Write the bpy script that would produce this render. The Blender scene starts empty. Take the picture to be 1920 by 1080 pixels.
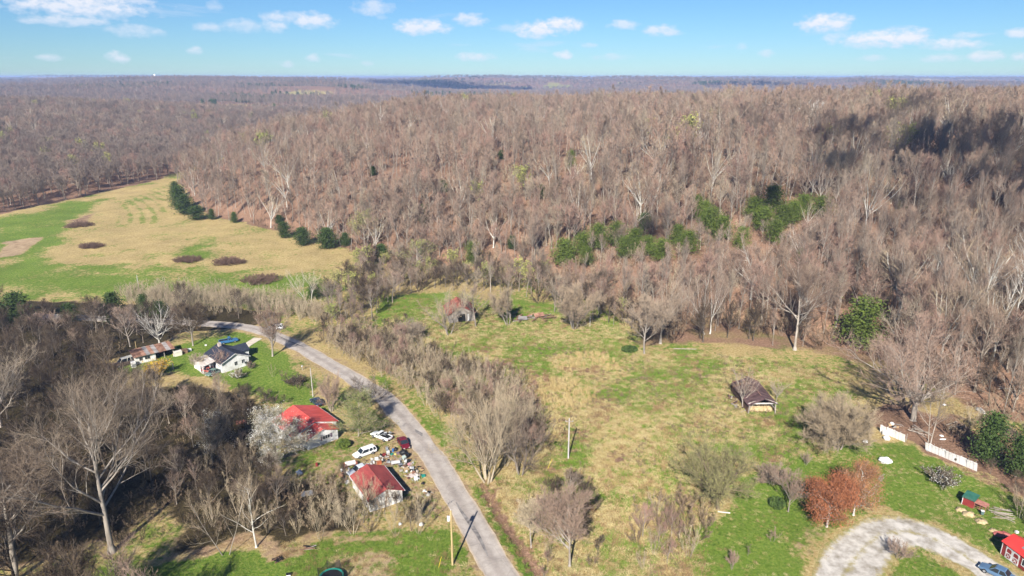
import bpy, math, random
import numpy as np

# ------------------------------------------------------------------ scene, camera, sky, sun
S = bpy.context.scene
C = S.collection
R = math.radians
CAM_H = 70.0
PITCH = R(17.2)
FOC = 1280.0            # focal length in pixels of a 1920 px wide frame

cam_d = bpy.data.cameras.new('camera')
cam_d.sensor_width = 36.0
cam_d.lens = FOC * 36.0 / 1920.0
cam_d.clip_start = 0.5
cam_d.clip_end = 60000.0
cam = bpy.data.objects.new('camera', cam_d)
C.objects.link(cam)
cam.location = (0, 0, CAM_H)
cam.rotation_euler = (math.pi / 2 - PITCH, 0, 0)
S.camera = cam

SUN_EL = R(35.0)
SHADOW_AZ = R(12.8)                                     # shadows fall away from the camera, a little to the east
sun_dir = np.array([-math.sin(SHADOW_AZ) * math.cos(SUN_EL), -math.cos(SHADOW_AZ) * math.cos(SUN_EL), math.sin(SUN_EL)])
sl = bpy.data.lights.new('sun', 'SUN')
sl.energy = 5.0
sl.angle = R(0.53)
sl.color = (1.0, 0.955, 0.88)
so = bpy.data.objects.new('sun', sl)
C.objects.link(so)
from mathutils import Vector
so.rotation_euler = Vector(sun_dir).to_track_quat('Z', 'Y').to_euler()
so.location = (-200, -600, 500)

S.view_settings.view_transform = 'Standard'
S.view_settings.look = 'None'
S.view_settings.exposure = 1.0
S.view_settings.gamma = 1.0
S.view_settings.use_curve_mapping = False
S.cycles.use_denoising = True
try:
    S.cycles.denoiser = 'OPENIMAGEDENOISE'
    S.cycles.denoising_input_passes = 'RGB_ALBEDO_NORMAL'
    S.cycles.denoising_prefilter = 'ACCURATE'
except Exception:
    pass
S.cycles.max_bounces = 5
S.cycles.diffuse_bounces = 1
S.cycles.glossy_bounces = 2
S.cycles.transmission_bounces = 2
S.cycles.volume_bounces = 0
S.cycles.transparent_max_bounces = 8
S.cycles.sample_clamp_indirect = 4.0
try:
    S.cycles.use_light_tree = False
except Exception:
    pass

world = bpy.data.worlds.new('World')
S.world = world
world.use_nodes = True
SKY_STRENGTH = 0.05


def build_sky():
    nt = world.node_tree
    nt.nodes.clear()
    N, L = nt.nodes, nt.links

    def math_node(op, a, b=None, c=None, clamp=False):
        n = N.new('ShaderNodeMath')
        n.operation = op
        n.use_clamp = clamp
        for i, v in enumerate((a, b, c)):
            if v is None:
                continue
            if isinstance(v, (int, float)):
                n.inputs[i].default_value = v
            else:
                L.new(v, n.inputs[i])
        return n.outputs[0]

    out = N.new('ShaderNodeOutputWorld')
    bg = N.new('ShaderNodeBackground')
    bg.inputs['Strength'].default_value = SKY_STRENGTH
    sky = N.new('ShaderNodeTexSky')
    sky.sky_type = 'NISHITA'
    sky.sun_disc = False
    sky.sun_elevation = SUN_EL
    sky.sun_rotation = math.atan2(sun_dir[0], sun_dir[1])
    sky.altitude = 250
    sky.air_density = 1.0
    sky.dust_density = 0.0
    sky.ozone_density = 4.0
    tc = N.new('ShaderNodeTexCoord')
    sep = N.new('ShaderNodeSeparateXYZ')
    L.new(tc.outputs['Generated'], sep.inputs[0])
    el = math_node('ARCSINE', sep.outputs[2])
    az = math_node('ARCTAN2', sep.outputs[0], sep.outputs[1])
    # self-similar cloud field: clouds shrink towards the horizon
    elp = math_node('MAXIMUM', el, 0.0)
    elq = math_node('ADD', elp, 0.022)
    u = math_node('DIVIDE', az, elq)
    v = math_node('LOGARITHM', elq, 2.718)
    comb = N.new('ShaderNodeCombineXYZ')
    L.new(math_node('MULTIPLY', u, 0.55), comb.inputs[0])
    L.new(math_node('MULTIPLY', v, 3.4), comb.inputs[1])
    comb.inputs[2].default_value = 3.7
    nz = N.new('ShaderNodeTexNoise')
    nz.inputs['Scale'].default_value = 1.25
    nz.inputs['Detail'].default_value = 6
    nz.inputs['Roughness'].default_value = 0.55
    L.new(comb.outputs[0], nz.inputs['Vector'])
    fld = N.new('ShaderNodeMapRange')
    fld.interpolation_type = 'SMOOTHSTEP'
    L.new(nz.outputs[0], fld.inputs[0])
    fld.inputs[1].default_value = 0.60
    fld.inputs[2].default_value = 0.74
    fld.inputs[3].default_value = 0.0
    fld.inputs[4].default_value = 0.34
    # edge noise for the larger cumulus clouds, in angle space
    c2 = N.new('ShaderNodeCombineXYZ')
    L.new(math_node('MULTIPLY', az, 1.0), c2.inputs[0])
    L.new(math_node('MULTIPLY', el, 1.7), c2.inputs[1])
    nz2 = N.new('ShaderNodeTexNoise')
    nz2.inputs['Scale'].default_value = 62
    nz2.inputs['Detail'].default_value = 5
    nz2.inputs['Roughness'].default_value = 0.6
    L.new(c2.outputs[0], nz2.inputs['Vector'])
    edge = math_node('MULTIPLY', math_node('SUBTRACT', nz2.outputs[0], 0.5), 2.6)
    # (px, py, half width px, half height px, opacity)
    clouds = [(150, 14, 105, 20, .8), (122, 40, 55, 9, .6), (255, 60, 40, 10, .5), (255, 3, 30, 7, .55), (390, 53, 20, 9, .5),
              (455, 50, 36, 11, .45), (527, 33, 32, 11, .6), (518, 50, 24, 11, .6), (588, 41, 34, 14, .75), (403, 14, 14, 9, .35),
              (700, 16, 34, 14, .55), (718, 33, 10, 5, .3), (790, 53, 48, 14, .8), (882, 39, 30, 12, .65), (1005, 58, 40, 16, .95),
              (1055, 49, 38, 14, .95), (955, 54, 28, 7, .35), (1168, 48, 28, 9, .6), (1242, 60, 32, 11, .65), (1548, 46, 42, 16, 1.0),
              (1650, 76, 70, 13, .9), (1700, 68, 34, 13, .85), (1570, 70, 22, 8, .45), (1690, 58, 26, 8, .35), (1785, 84, 42, 9, .7),
              (1812, 68, 20, 6, .5), (1850, 106, 26, 8, .7), (1765, 110, 30, 7, .5), (1912, 64, 20, 8, .7), (1918, 107, 16, 8, .6),
              (220, 109, 17, 10, .65), (95, 109, 17, 6, .5), (365, 96, 12, 7, .5), (588, 110, 13, 7, .5), (890, 108, 34, 8, .6),
              (1057, 105, 17, 9, .7), (1105, 86, 14, 5, .4), (1150, 108, 34, 6, .35), (540, 121, 12, 6, .4), (1438, 102, 14, 7, .45),
              (1390, 88, 9, 6, .3), (1640, 110, 22, 6, .4), (690, 120, 12, 5, .3)]
    total = None
    sh_tot = None
    for (px, py, hw, hh, op) in clouds:
        x = (px - 960) / FOC
        y = -(py - 540) / FOC
        d = np.array([x, math.cos(PITCH) + y * math.sin(PITCH), -math.sin(PITCH) + y * math.cos(PITCH)])
        d /= np.linalg.norm(d)
        a0, e0 = math.atan2(d[0], d[1]), math.asin(d[2])
        aw, eh = hw / FOC * 1.18, hh / FOC * 1.25
        dx = math_node('MULTIPLY', math_node('SUBTRACT', az, a0), 1 / aw)
        dy = math_node('MULTIPLY', math_node('SUBTRACT', el, e0), 1 / eh)
        dyl = math_node('MULTIPLY', math_node('MINIMUM', dy, 0.0), -0.55)       # flat base: steeper falloff below
        rr = math_node('ADD', math_node('MULTIPLY_ADD', dx, dx, math_node('MULTIPLY', dy, dy)), dyl)
        m = math_node('ADD', math_node('SUBTRACT', 1.0, rr), edge)
        m = math_node('MULTIPLY', math_node('MULTIPLY', m, 1.0, clamp=True), min(1.0, op * 1.2))
        total = m if total is None else math_node('MAXIMUM', total, m)
        shd = math_node('MULTIPLY', m, math_node('MULTIPLY_ADD', dy, 0.5, 0.5, clamp=True))
        sh_tot = shd if sh_tot is None else math_node('MAXIMUM', sh_tot, shd)
    cover = math_node('MAXIMUM', total, math_node('MULTIPLY', fld.outputs[0], math_node('MULTIPLY', elp, 40.0, clamp=True)))
    k = 1.0 / SKY_STRENGTH
    ccol = N.new('ShaderNodeMixRGB')
    ccol.inputs[1].default_value = (0.36 * k, 0.41 * k, 0.50 * k, 1)
    ccol.inputs[2].default_value = (0.52 * k, 0.50 * k, 0.505 * k, 1)
    L.new(sh_tot, ccol.inputs[0])
    tint = N.new('ShaderNodeMixRGB')
    tint.blend_type = 'MULTIPLY'
    tint.inputs[0].default_value = 1.0
    tint.inputs[2].default_value = (0.55, 0.80, 1.08, 1)
    L.new(sky.outputs[0], tint.inputs[1])
    mix = N.new('ShaderNodeMixRGB')
    L.new(math_node('MULTIPLY', cover, 0.92), mix.inputs[0])
    L.new(tint.outputs[0], mix.inputs[1])
    L.new(ccol.outputs[0], mix.inputs[2])
    L.new(mix.outputs[0], bg.inputs[0])
    L.new(bg.outputs[0], out.inputs[0])


build_sky()
try:
    world.cycles.sampling_method = 'MANUAL'
    world.cycles.sample_map_resolution = 512
except Exception:
    pass

# ------------------------------------------------------------------ noise and terrain


def _hash(ix, iy, seed):
    n = (ix.astype(np.int64) * 374761393 + iy.astype(np.int64) * 668265263 + seed * 1274126177) & 0xFFFFFFFF
    n = ((n ^ (n >> 13)) * 1274126177) & 0xFFFFFFFF
    n = n ^ (n >> 16)
    return (n & 0xFFFF) / 65535.0


def vnoise(x, y, seed=0):
    x = np.asarray(x, float)
    y = np.asarray(y, float)
    x0 = np.floor(x)
    y0 = np.floor(y)
    fx = x - x0
    fy = y - y0
    fx = fx * fx * (3 - 2 * fx)
    fy = fy * fy * (3 - 2 * fy)
    a = _hash(x0, y0, seed)
    b = _hash(x0 + 1, y0, seed)
    c = _hash(x0, y0 + 1, seed)
    d = _hash(x0 + 1, y0 + 1, seed)
    return a + (b - a) * fx + (c - a) * fy + (a - b - c + d) * fx * fy


def fbm(x, y, octv=4, seed=0):
    t = 0.0
    amp = 0.5
    for i in range(octv):
        t = t + amp * vnoise(x, y, seed + i * 17)
        x = x * 2.03 + 13.7
        y = y * 2.03 + 7.1
        amp *= 0.5
    return t / (1 - 0.5 ** octv)


def sstep(a, b, x):
    t = np.clip((x - a) / (b - a), 0, 1)
    return t * t * (3 - 2 * t)


_sp, _cp = math.sin(PITCH), math.cos(PITCH)


def ray(px, py):
    """direction of sight for a picture point (1920 x 1080 measure)"""
    x = (px - 960.0) / FOC
    y = -(py - 540.0) / FOC
    return x, _cp + y * _sp, -_sp + y * _cp


def flat(px, py, z=0.0):
    x, y, d = ray(px, py)
    t = (z - CAM_H) / d
    return (x * t, y * t)


def seg_dist(x, y, pts):
    best = np.full(np.shape(x), 1e9)
    for (x0, y0), (x1, y1) in zip(pts[:-1], pts[1:]):
        dx, dy = x1 - x0, y1 - y0
        l2 = dx * dx + dy * dy + 1e-9
        t = np.clip(((x - x0) * dx + (y - y0) * dy) / l2, 0, 1)
        d = np.hypot(x - x0 - t * dx, y - y0 - t * dy)
        best = np.minimum(best, d)
    return best


def inside(x, y, poly):
    ins = np.zeros(np.shape(x), bool)
    n = len(poly)
    for i in range(n):
        x0, y0 = poly[i]
        x1, y1 = poly[(i + 1) % n]
        c = ((y0 > y) != (y1 > y)) & (x < (x1 - x0) * (y - y0) / (y1 - y0 + 1e-12) + x0)
        ins ^= c
    return ins


def pdist(x, y, poly):
    """signed distance, positive inside"""
    d = seg_dist(x, y, list(poly) + [poly[0]])
    return np.where(inside(x, y, poly), d, -d)


TOE = [flat(*p) for p in [(325, 347), (345, 387), (388, 412), (530, 442), (640, 468), (690, 492), (800, 506), (900, 512), (1030, 530),
                          (1130, 574), (1200, 606), (1350, 614), (1560, 646), (1690, 700), (1830, 770)]]
RAVINE = [(40, 1500), (-110, 1150), (-190, 920), (-232, 720), (-240, 570)]
HILL_EDGE = RAVINE + TOE + [(128, 112), (170, 70), (260, 30), (420, -40)]
HILL = HILL_EDGE + [(6000, -40), (6000, 1500)]
WEST_EDGE = [(-150, 60), (-235, 150), (-280, 230), (-292, 262), (-266, 347), (-240, 460), (-246, 570), (-236, 720), (-194, 920), (-112, 1150), (40, 1500)]
WEST_EDGE = [(-420, 60), (-360, 150), (-310, 230)] + WEST_EDGE[3:]
WEST = WEST_EDGE + [(-6000, 1500), (-6000, 60)]

ROAD_PX = [(1040, 1260), (985, 1160), (940, 1080), (870, 957), (842, 910), (815, 862), (781, 816), (750, 778), (720, 747), (690, 727), (664, 711),
           (634, 693), (600, 673), (565, 653), (532, 637), (490, 620), (440, 611), (370, 606), (250, 600), (100, 594), (-120, 588)]
ROAD = [flat(*p) for p in ROAD_PX]
DITCH = [flat(*p) for p in [(905, 905), (925, 945), (950, 985), (975, 1020), (1000, 1060), (1035, 1120)]]


def height(x, y):
    x = np.asarray(x, float)
    y = np.asarray(y, float)
    dc = pdist(x, y, HILL)
    dw = pdist(x, y, WEST)
    dc = np.where(y > 1500, np.maximum(dc, 300), dc)
    wob = fbm(x / 70, y / 70, 3, 5)
    t = np.clip(dc / 430, 0, 1)
    hc = 42 * (1 - np.exp(-np.clip(dc, 0, None) / 100)) * (0.84 + 0.32 * fbm(x / 230, y / 230, 3, 11)) + np.clip(dc / 60, 0, 1) * (wob - 0.5) * 9
    hc = np.where(dc > 0, hc * sstep(0, 14, dc) + 0, 0)
    t = np.clip(dw / 700, 0, 1)
    hw = 33 * t * (2 - t) * (0.75 + 0.5 * fbm(x / 260, y / 260, 3, 23)) + np.clip(dw / 60, 0, 1) * (wob - 0.5) * 8
    hw = np.where(dw > 0, hw * sstep(0, 14, dw), 0)
    h = np.maximum(hc * (1 - 0.72 * sstep(740, 1060, y + 90 * (wob - 0.5))), hw * (1 - 0.72 * sstep(860, 1180, y)))
    far = 2 + 34 * sstep(0.25, 0.78, fbm(x / 1300 + 3.1, y / 1300, 5, 31)) + 26 * sstep(0.35, 0.7, fbm(x / 900 + 8, y / 420, 3, 33))
    # an open basin to the north-west, higher ground elsewhere
    far = far + 26 * sstep(3000, 6500, y) * sstep(0.45, 0.75, fbm(x / 2100, y / 2100 + 9, 3, 37))
    far = far - 10 * sstep(200, -1600, x) * sstep(900, 1500, y) * sstep(4500, 2500, y)
    far = np.clip(far * (0.45 + 0.55 * sstep(1300, 2200, y)), 2, 66)
    k = sstep(960, 1450, y)
    h = h * (1 - k) + far * k
    # valley floor
    low = (fbm(x / 33, y / 33, 3, 41) - 0.5) * 1.1 * sstep(6, 20, seg_dist(x, y, ROAD)) * sstep(95, 150, y)
    low = low + np.clip((y - 230) * 0.012, 0, 4) * sstep(20, -60, x)
    h = h + low * np.where(np.maximum(dc, dw) > 0, 1, 1)
    h = h - 1.1 * np.exp(-(seg_dist(x, y, DITCH) / 1.0) ** 2)
    return h


def hgt(x, y):
    return float(height(np.array([x]), np.array([y]))[0])


_T = np.geomspace(40, 3000, 1600)


def at(px, py):
    """the ground point seen at a picture point"""
    x, y, d = ray(px, py)
    X, Y, Z = x * _T, y * _T, CAM_H + d * _T
    below = np.nonzero(Z < height(X, Y))[0]
    i = below[0] if len(below) else len(_T) - 1
    a, b = _T[max(i - 1, 0)], _T[i]
    for _ in range(12):
        m = 0.5 * (a + b)
        if CAM_H + d * m < hgt(x * m, y * m):
            b = m
        else:
            a = m
    return Vector((x * b, y * b, hgt(x * b, y * b)))


def tall(base, py_top):
    """height of something standing at base whose top is seen at row py_top"""
    _, y, d = ray(960, py_top)
    return max(0.5, CAM_H + d / y * base.y - base.z)


def wide(base, n_px):
    zc = base.y * _cp + (CAM_H - base.z) * _sp
    return n_px * zc / FOC

# ------------------------------------------------------------------ materials
MATS = {}


def mat(name, col, rough=0.8, col2=None, scale=2.0, bump=0.0, metal=0.0, detail=4, stretch=None, spec=0.3, rnd=0.0, lo=0.35, hi=0.65, col3=None):
    """procedural material: two or three colours mixed by noise in object space, optional relief, random tint per object"""
    if name in MATS:
        return MATS[name]
    m = bpy.data.materials.new(name)
    m.use_nodes = True
    nt = m.node_tree
    N, L = nt.nodes, nt.links
    b = N['Principled BSDF']
    b.inputs['Roughness'].default_value = rough
    b.inputs['Metallic'].default_value = metal
    b.inputs['Specular IOR Level'].default_value = spec
    b.inputs['Base Color'].default_value = (*col, 1)
    last = None
    if col2 is not None or bump:
        tc = N.new('ShaderNodeTexCoord')
        vec = tc.outputs['Object']
        if stretch:
            mp = N.new('ShaderNodeMapping')
            mp.inputs['Scale'].default_value = stretch
            L.new(vec, mp.inputs[0])
            vec = mp.outputs[0]
        nz = N.new('ShaderNodeTexNoise')
        nz.inputs['Scale'].default_value = scale
        nz.inputs['Detail'].default_value = detail
        nz.inputs['Roughness'].default_value = 0.6
        L.new(vec, nz.inputs['Vector'])
        if col2 is not None:
            rp = N.new('ShaderNodeValToRGB')
            rp.color_ramp.elements[0].position = lo
            rp.color_ramp.elements[1].position = hi
            rp.color_ramp.elements[0].color = (*col, 1)
            rp.color_ramp.elements[1].color = (*col2, 1)
            if col3:
                e = rp.color_ramp.elements.new((lo + hi) / 2)
                e.color = (*col3, 1)
            L.new(nz.outputs[0], rp.inputs[0])
            last = rp.outputs[0]
            L.new(last, b.inputs['Base Color'])
        if bump:
            bp = N.new('ShaderNodeBump')
            bp.inputs['Strength'].default_value = bump
            bp.inputs['Distance'].default_value = 0.05
            L.new(nz.outputs[0], bp.inputs['Height'])
            L.new(bp.outputs[0], b.inputs['Normal'])
    if rnd:
        oi = N.new('ShaderNodeObjectInfo')
        hs = N.new('ShaderNodeHueSaturation')
        mr = N.new('ShaderNodeMapRange')
        mr.inputs[3].default_value = 1 - rnd
        mr.inputs[4].default_value = 1 + rnd
        L.new(oi.outputs['Random'], mr.inputs[0])
        L.new(mr.outputs[0], hs.inputs['Value'])
        hs.inputs['Color'].default_value = (*col, 1)
        if last:
            L.new(last, hs.inputs['Color'])
        L.new(hs.outputs[0], b.inputs['Base Color'])
    MATS[name] = m
    return m


def mat_tint(name, cols, rough=0.85, shift=0.0):
    """one colour per object, chosen from a row of colours by the object's random number"""
    if name in MATS:
        return MATS[name]
    m = bpy.data.materials.new(name)
    m.use_nodes = True
    nt = m.node_tree
    N, L = nt.nodes, nt.links
    b = N['Principled BSDF']
    b.inputs['Roughness'].default_value = rough
    b.inputs['Specular IOR Level'].default_value = 0.15
    oi = N.new('ShaderNodeObjectInfo')
    rp = N.new('ShaderNodeValToRGB')
    rp.color_ramp.interpolation = 'LINEAR'
    els = rp.color_ramp.elements
    n = len(cols)
    els[0].position, els[1].position = 0.0, 1.0
    els[0].color, els[1].color = (*cols[0], 1), (*cols[-1], 1)
    for i in range(1, n - 1):
        e = els.new(i / (n - 1))
        e.color = (*cols[i], 1)
    L.new(oi.outputs['Random'], rp.inputs[0])
    L.new(rp.outputs[0], b.inputs['Base Color'])
    MATS[name] = m
    return m


def mat_ground():
    m = bpy.data.materials.new('ground_cover')
    m.use_nodes = True
    nt = m.node_tree
    N, L = nt.nodes, nt.links
    b = N['Principled BSDF']
    b.inputs['Roughness'].default_value = 0.95
    b.inputs['Specular IOR Level'].default_value = 0.1
    tc = N.new('ShaderNodeTexCoord')
    at_ = N.new('ShaderNodeAttribute')
    at_.attribute_name = 'cover'
    sp = N.new('ShaderNodeSeparateColor')
    L.new(at_.outputs['Color'], sp.inputs[0])

    def noise(scale, detail=5, rough=0.6):
        n = N.new('ShaderNodeTexNoise')
        n.inputs['Scale'].default_value = scale
        n.inputs['Detail'].default_value = detail
        n.inputs['Roughness'].default_value = rough
        L.new(tc.outputs['Object'], n.inputs['Vector'])
        return n.outputs[0]

    def ramp(f, stops):
        r = N.new('ShaderNodeValToRGB')
        e = r.color_ramp.elements
        e[0].position, e[0].color = stops[0][0], (*stops[0][1], 1)
        e[1].position, e[1].color = stops[-1][0], (*stops[-1][1], 1)
        for p, c in stops[1:-1]:
            q = e.new(p)
            q.color = (*c, 1)
        L.new(f, r.inputs[0])
        return r.outputs[0]

    def mth(op, a, c):
        n = N.new('ShaderNodeMath')
        n.operation = op
        for i, v in enumerate((a, c)):
            if isinstance(v, (int, float)):
                n.inputs[i].default_value = v
            else:
                L.new(v, n.inputs[i])
        return n.outputs[0]

    def patch(w, f, k=1.5):
        # weight plus noise, sharpened: patches instead of a blend
        s = mth('ADD', w, mth('MULTIPLY', mth('SUBTRACT', f, 0.5), k))
        r = N.new('ShaderNodeMapRange')
        r.interpolation_type = 'SMOOTHSTEP'
        L.new(s, r.inputs[0])
        r.inputs[1].default_value = 0.30
        r.inputs[2].default_value = 0.70
        return r.outputs[0]

    n_f = noise(1.9, 6, 0.7)
    n_m = noise(0.45, 5, 0.65)
    n_l = noise(0.09, 4, 0.6)
    n_s = noise(0.75, 6, 0.7)
    green = ramp(n_f, [(0.30, (0.048, 0.090, 0.011)), (0.46, (0.112, 0.182, 0.022)), (0.58, (0.175, 0.220, 0.040)), (0.72, (0.275, 0.260, 0.095))])
    dry = ramp(n_f, [(0.28, (0.19, 0.130, 0.046)), (0.48, (0.375, 0.275, 0.115)), (0.72, (0.56, 0.45, 0.235))])
    litter = ramp(n_f, [(0.28, (0.125, 0.064, 0.036)), (0.5, (0.225, 0.135, 0.088)), (0.75, (0.41, 0.255, 0.165))])
    dirt = ramp(n_m, [(0.3, (0.26, 0.17, 0.095)), (0.7, (0.46, 0.345, 0.215))])

    def mixc(f, a, c):
        n = N.new('ShaderNodeMixRGB')
        L.new(f, n.inputs[0])
        L.new(a, n.inputs[1])
        L.new(c, n.inputs[2])
        return n.outputs[0]

    col = mixc(patch(sp.outputs[1], n_m), dirt, dry)
    col = mixc(patch(sp.outputs[0], n_s, 1.7), col, green)
    col = mixc(patch(sp.outputs[2], n_l, 0.9), col, litter)
    dark = ramp(n_f, [(0.3, (0.020, 0.015, 0.007)), (0.5, (0.046, 0.035, 0.016)), (0.75, (0.095, 0.075, 0.032))])  # near-black brown: shade of the low woods painted in, also some meadow mottling
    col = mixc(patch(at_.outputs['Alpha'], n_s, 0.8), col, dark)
    # bigger patches of tone
    hs = N.new('ShaderNodeHueSaturation')
    mr = N.new('ShaderNodeMapRange')
    L.new(n_l, mr.inputs[0])
    mr.inputs[1].default_value = 0.25
    mr.inputs[2].default_value = 0.75
    mr.inputs[3].default_value = 0.78
    mr.inputs[4].default_value = 1.18
    L.new(mr.outputs[0], hs.inputs['Value'])
    L.new(col, hs.inputs['Color'])
    L.new(hs.outputs[0], b.inputs['Base Color'])
    bp = N.new('ShaderNodeBump')
    bp.inputs['Strength'].default_value = 0.9
    bp.inputs['Distance'].default_value = 0.35
    L.new(n_f, bp.inputs['Height'])
    L.new(bp.outputs[0], b.inputs['Normal'])
    return m


# ------------------------------------------------------------------ object helpers
def mesh_of(name, V, F, mats, fm=None, smooth=False):
    me = bpy.data.meshes.new(name)
    me.from_pydata([tuple(v) for v in V], [], [tuple(f) for f in F])
    for m in (mats if isinstance(mats, (list, tuple)) else [mats]):
        me.materials.append(m)
    if fm is not None:
        me.polygons.foreach_set('material_index', np.asarray(fm, np.int32))
    if smooth:
        me.polygons.foreach_set('use_smooth', np.ones(len(me.polygons), bool))
    me.update()
    return me


def quads_mesh(name, V, Q, mats, fm=None, smooth=False):
    """fast mesh from arrays of points and quads"""
    me = bpy.data.meshes.new(name)
    V = np.asarray(V, np.float32)
    Q = np.asarray(Q, np.int32)
    me.vertices.add(len(V))
    me.vertices.foreach_set('co', V.ravel())
    me.loops.add(Q.size)
    me.loops.foreach_set('vertex_index', Q.ravel())
    me.polygons.add(len(Q))
    me.polygons.foreach_set('loop_start', np.arange(0, Q.size, Q.shape[1], dtype=np.int32))
    me.polygons.foreach_set('loop_total', np.full(len(Q), Q.shape[1], np.int32))
    for m in (mats if isinstance(mats, (list, tuple)) else [mats]):
        me.materials.append(m)
    if fm is not None:
        me.polygons.foreach_set('material_index', np.asarray(fm, np.int32))
    if smooth:
        me.polygons.foreach_set('use_smooth', np.ones(len(Q), bool))
    me.update(calc_edges=True)
    return me


def link(name, data, parent=None, loc=None, rz=0.0, coll=None):
    o = bpy.data.objects.new(name, data)
    (coll or C).objects.link(o)
    if parent is not None:
        o.parent = parent
    if loc is not None:
        o.location = loc
    if rz:
        o.rotation_euler = (0, 0, rz)
    return o


def tag(o, label=None, cat=None, group=None, kind=None):
    if label:
        o['label'] = label
    if cat:
        o['category'] = cat
    if group:
        o['group'] = group
    if kind:
        o['kind'] = kind
    return o


def thing(name, label, cat, loc=(0, 0, 0), rz=0.0, group=None):
    return tag(link(name, None, None, loc, rz), label, cat, group)


class MB:
    """collects simple solids, builds one mesh object"""

    def __init__(self):
        self.V, self.F = [], []

    def add(self, V, F):
        k = len(self.V)
        self.V += [tuple(v) for v in V]
        self.F += [tuple(i + k for i in f) for f in F]
        return self

    def box(self, x0, x1, y0, y1, z0, z1):
        V = [(x0, y0, z0), (x1, y0, z0), (x1, y1, z0), (x0, y1, z0), (x0, y0, z1), (x1, y0, z1), (x1, y1, z1), (x0, y1, z1)]
        return self.add(V, [(3, 2, 1, 0), (4, 5, 6, 7), (0, 1, 5, 4), (1, 2, 6, 5), (2, 3, 7, 6), (3, 0, 4, 7)])

    def hexa(self, b, t):
        """solid between two four-cornered rings"""
        return self.add(list(b) + list(t), [(3, 2, 1, 0), (4, 5, 6, 7), (0, 1, 5, 4), (1, 2, 6, 5), (2, 3, 7, 6), (3, 0, 4, 7)])

    def slab(self, quad, th):
        """a plate of the given thickness under a four-cornered face"""
        q = [Vector(p) for p in quad]
        n = (q[1] - q[0]).cross(q[2] - q[0]).normalized()
        return self.hexa([p - n * th for p in q], q)

    def prism(self, poly, axis, a, b):
        """polygon extruded along an axis ('x', 'y' or 'z')"""
        n = len(poly)

        def P(p, s):
            return (s, p[0], p[1]) if axis == 'x' else ((p[0], s, p[1]) if axis == 'y' else (p[0], p[1], s))
        V = [P(p, a) for p in poly] + [P(p, b) for p in poly]
        F = [tuple(range(n))[::-1], tuple(range(n, 2 * n))]
        F += [(i, (i + 1) % n, n + (i + 1) % n, n + i) for i in range(n)]
        return self.add(V, F)

    def tube(self, p0, p1, r0, r1=None, n=8, cap=True):
        r1 = r0 if r1 is None else r1
        p0, p1 = Vector(p0), Vector(p1)
        d = (p1 - p0).normalized()
        a = d.orthogonal().normalized()
        b = d.cross(a)
        V = []
        for p, r in ((p0, r0), (p1, r1)):
            for i in range(n):
                t = 2 * math.pi * i / n
                V.append(p + (a * math.cos(t) + b * math.sin(t)) * r)
        F = [(i, (i + 1) % n, n + (i + 1) % n, n + i) for i in range(n)]
        if cap:
            F += [tuple(range(n))[::-1], tuple(range(n, 2 * n))]
        return self.add(V, F)

    def lathe(self, prof, n=12, c=(0, 0, 0)):
        V, F = [], []
        for r, z in prof:
            for i in range(n):
                t = 2 * math.pi * i / n
                V.append((c[0] + r * math.cos(t), c[1] + r * math.sin(t), c[2] + z))
        for k in range(len(prof) - 1):
            for i in range(n):
                j = (i + 1) % n
                F.append((k * n + i, k * n + j, (k + 1) * n + j, (k + 1) * n + i))
        F.append(tuple(range(n))[::-1])
        F.append(tuple(range((len(prof) - 1) * n, len(prof) * n)))
        return self.add(V, F)

    def lump(self, c, rx, ry, rz, seed=0, n=9, m=6, rough=0.25):
        """an uneven rounded heap"""
        g = random.Random(seed)
        V, F = [], []
        for k in range(m + 1):
            ph = math.pi * k / m
            for i in range(n):
                t = 2 * math.pi * i / n
                s = 1 + rough * (g.random() - 0.5) * 2
                V.append((c[0] + rx * s * math.sin(ph) * math.cos(t), c[1] + ry * s * math.sin(ph) * math.sin(t), c[2] - rz * s * math.cos(ph)))
        for k in range(m):
            for i in range(n):
                j = (i + 1) % n
                F.append((k * n + i, k * n + j, (k + 1) * n + j, (k + 1) * n + i))
        return self.add(V, F)

    def mesh(self, name, m, smooth=False):
        return mesh_of(name, self.V, self.F, m, None, smooth)

    def build(self, name, m, parent=None, loc=None, rz=0.0, smooth=False):
        return link(name, self.mesh(name, m, smooth), parent, loc, rz)


def copy_tree(o, parent=None):
    c = o.copy()
    C.objects.link(c)
    if parent is not None:
        c.parent = parent
    for ch in o.children:
        copy_tree(ch, c)
    return c


# ------------------------------------------------------------------ the ground
def W(*pts):
    return [flat(*p) for p in pts]


GRAVEL_PX = [(1500, 1240), (1545, 1150), (1580, 1085), (1610, 1038), (1652, 1004), (1700, 997), (1748, 1010), (1795, 1034), (1845, 1064), (1900, 1104), (1970, 1160)]
GRAVEL = [flat(*p) for p in GRAVEL_PX]


def spline(pts, step=0.9):
    """smooth line through points, evenly stepped"""
    P = [np.array(p, float) for p in pts]
    P = [2 * P[0] - P[1]] + P + [2 * P[-1] - P[-2]]
    out = []
    for i in range(1, len(P) - 2):
        n = max(2, int(np.linalg.norm(P[i + 1] - P[i]) / step))
        for k in range(n):
            t = k / n
            a, b, c, d = P[i - 1:i + 3]
            out.append(0.5 * (2 * b + (c - a) * t + (2 * a - 5 * b + 4 * c - d) * t * t + (3 * b - a - 3 * c + d) * t ** 3))
    out.append(P[-2])
    return np.array(out)


ROAD_S = spline(ROAD, 1.0)
GRAVEL_S = spline(GRAVEL, 0.8)
DRIVE_S = spline(W((484, 634), (470, 643), (455, 654), (440, 668)), 0.8)


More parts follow.
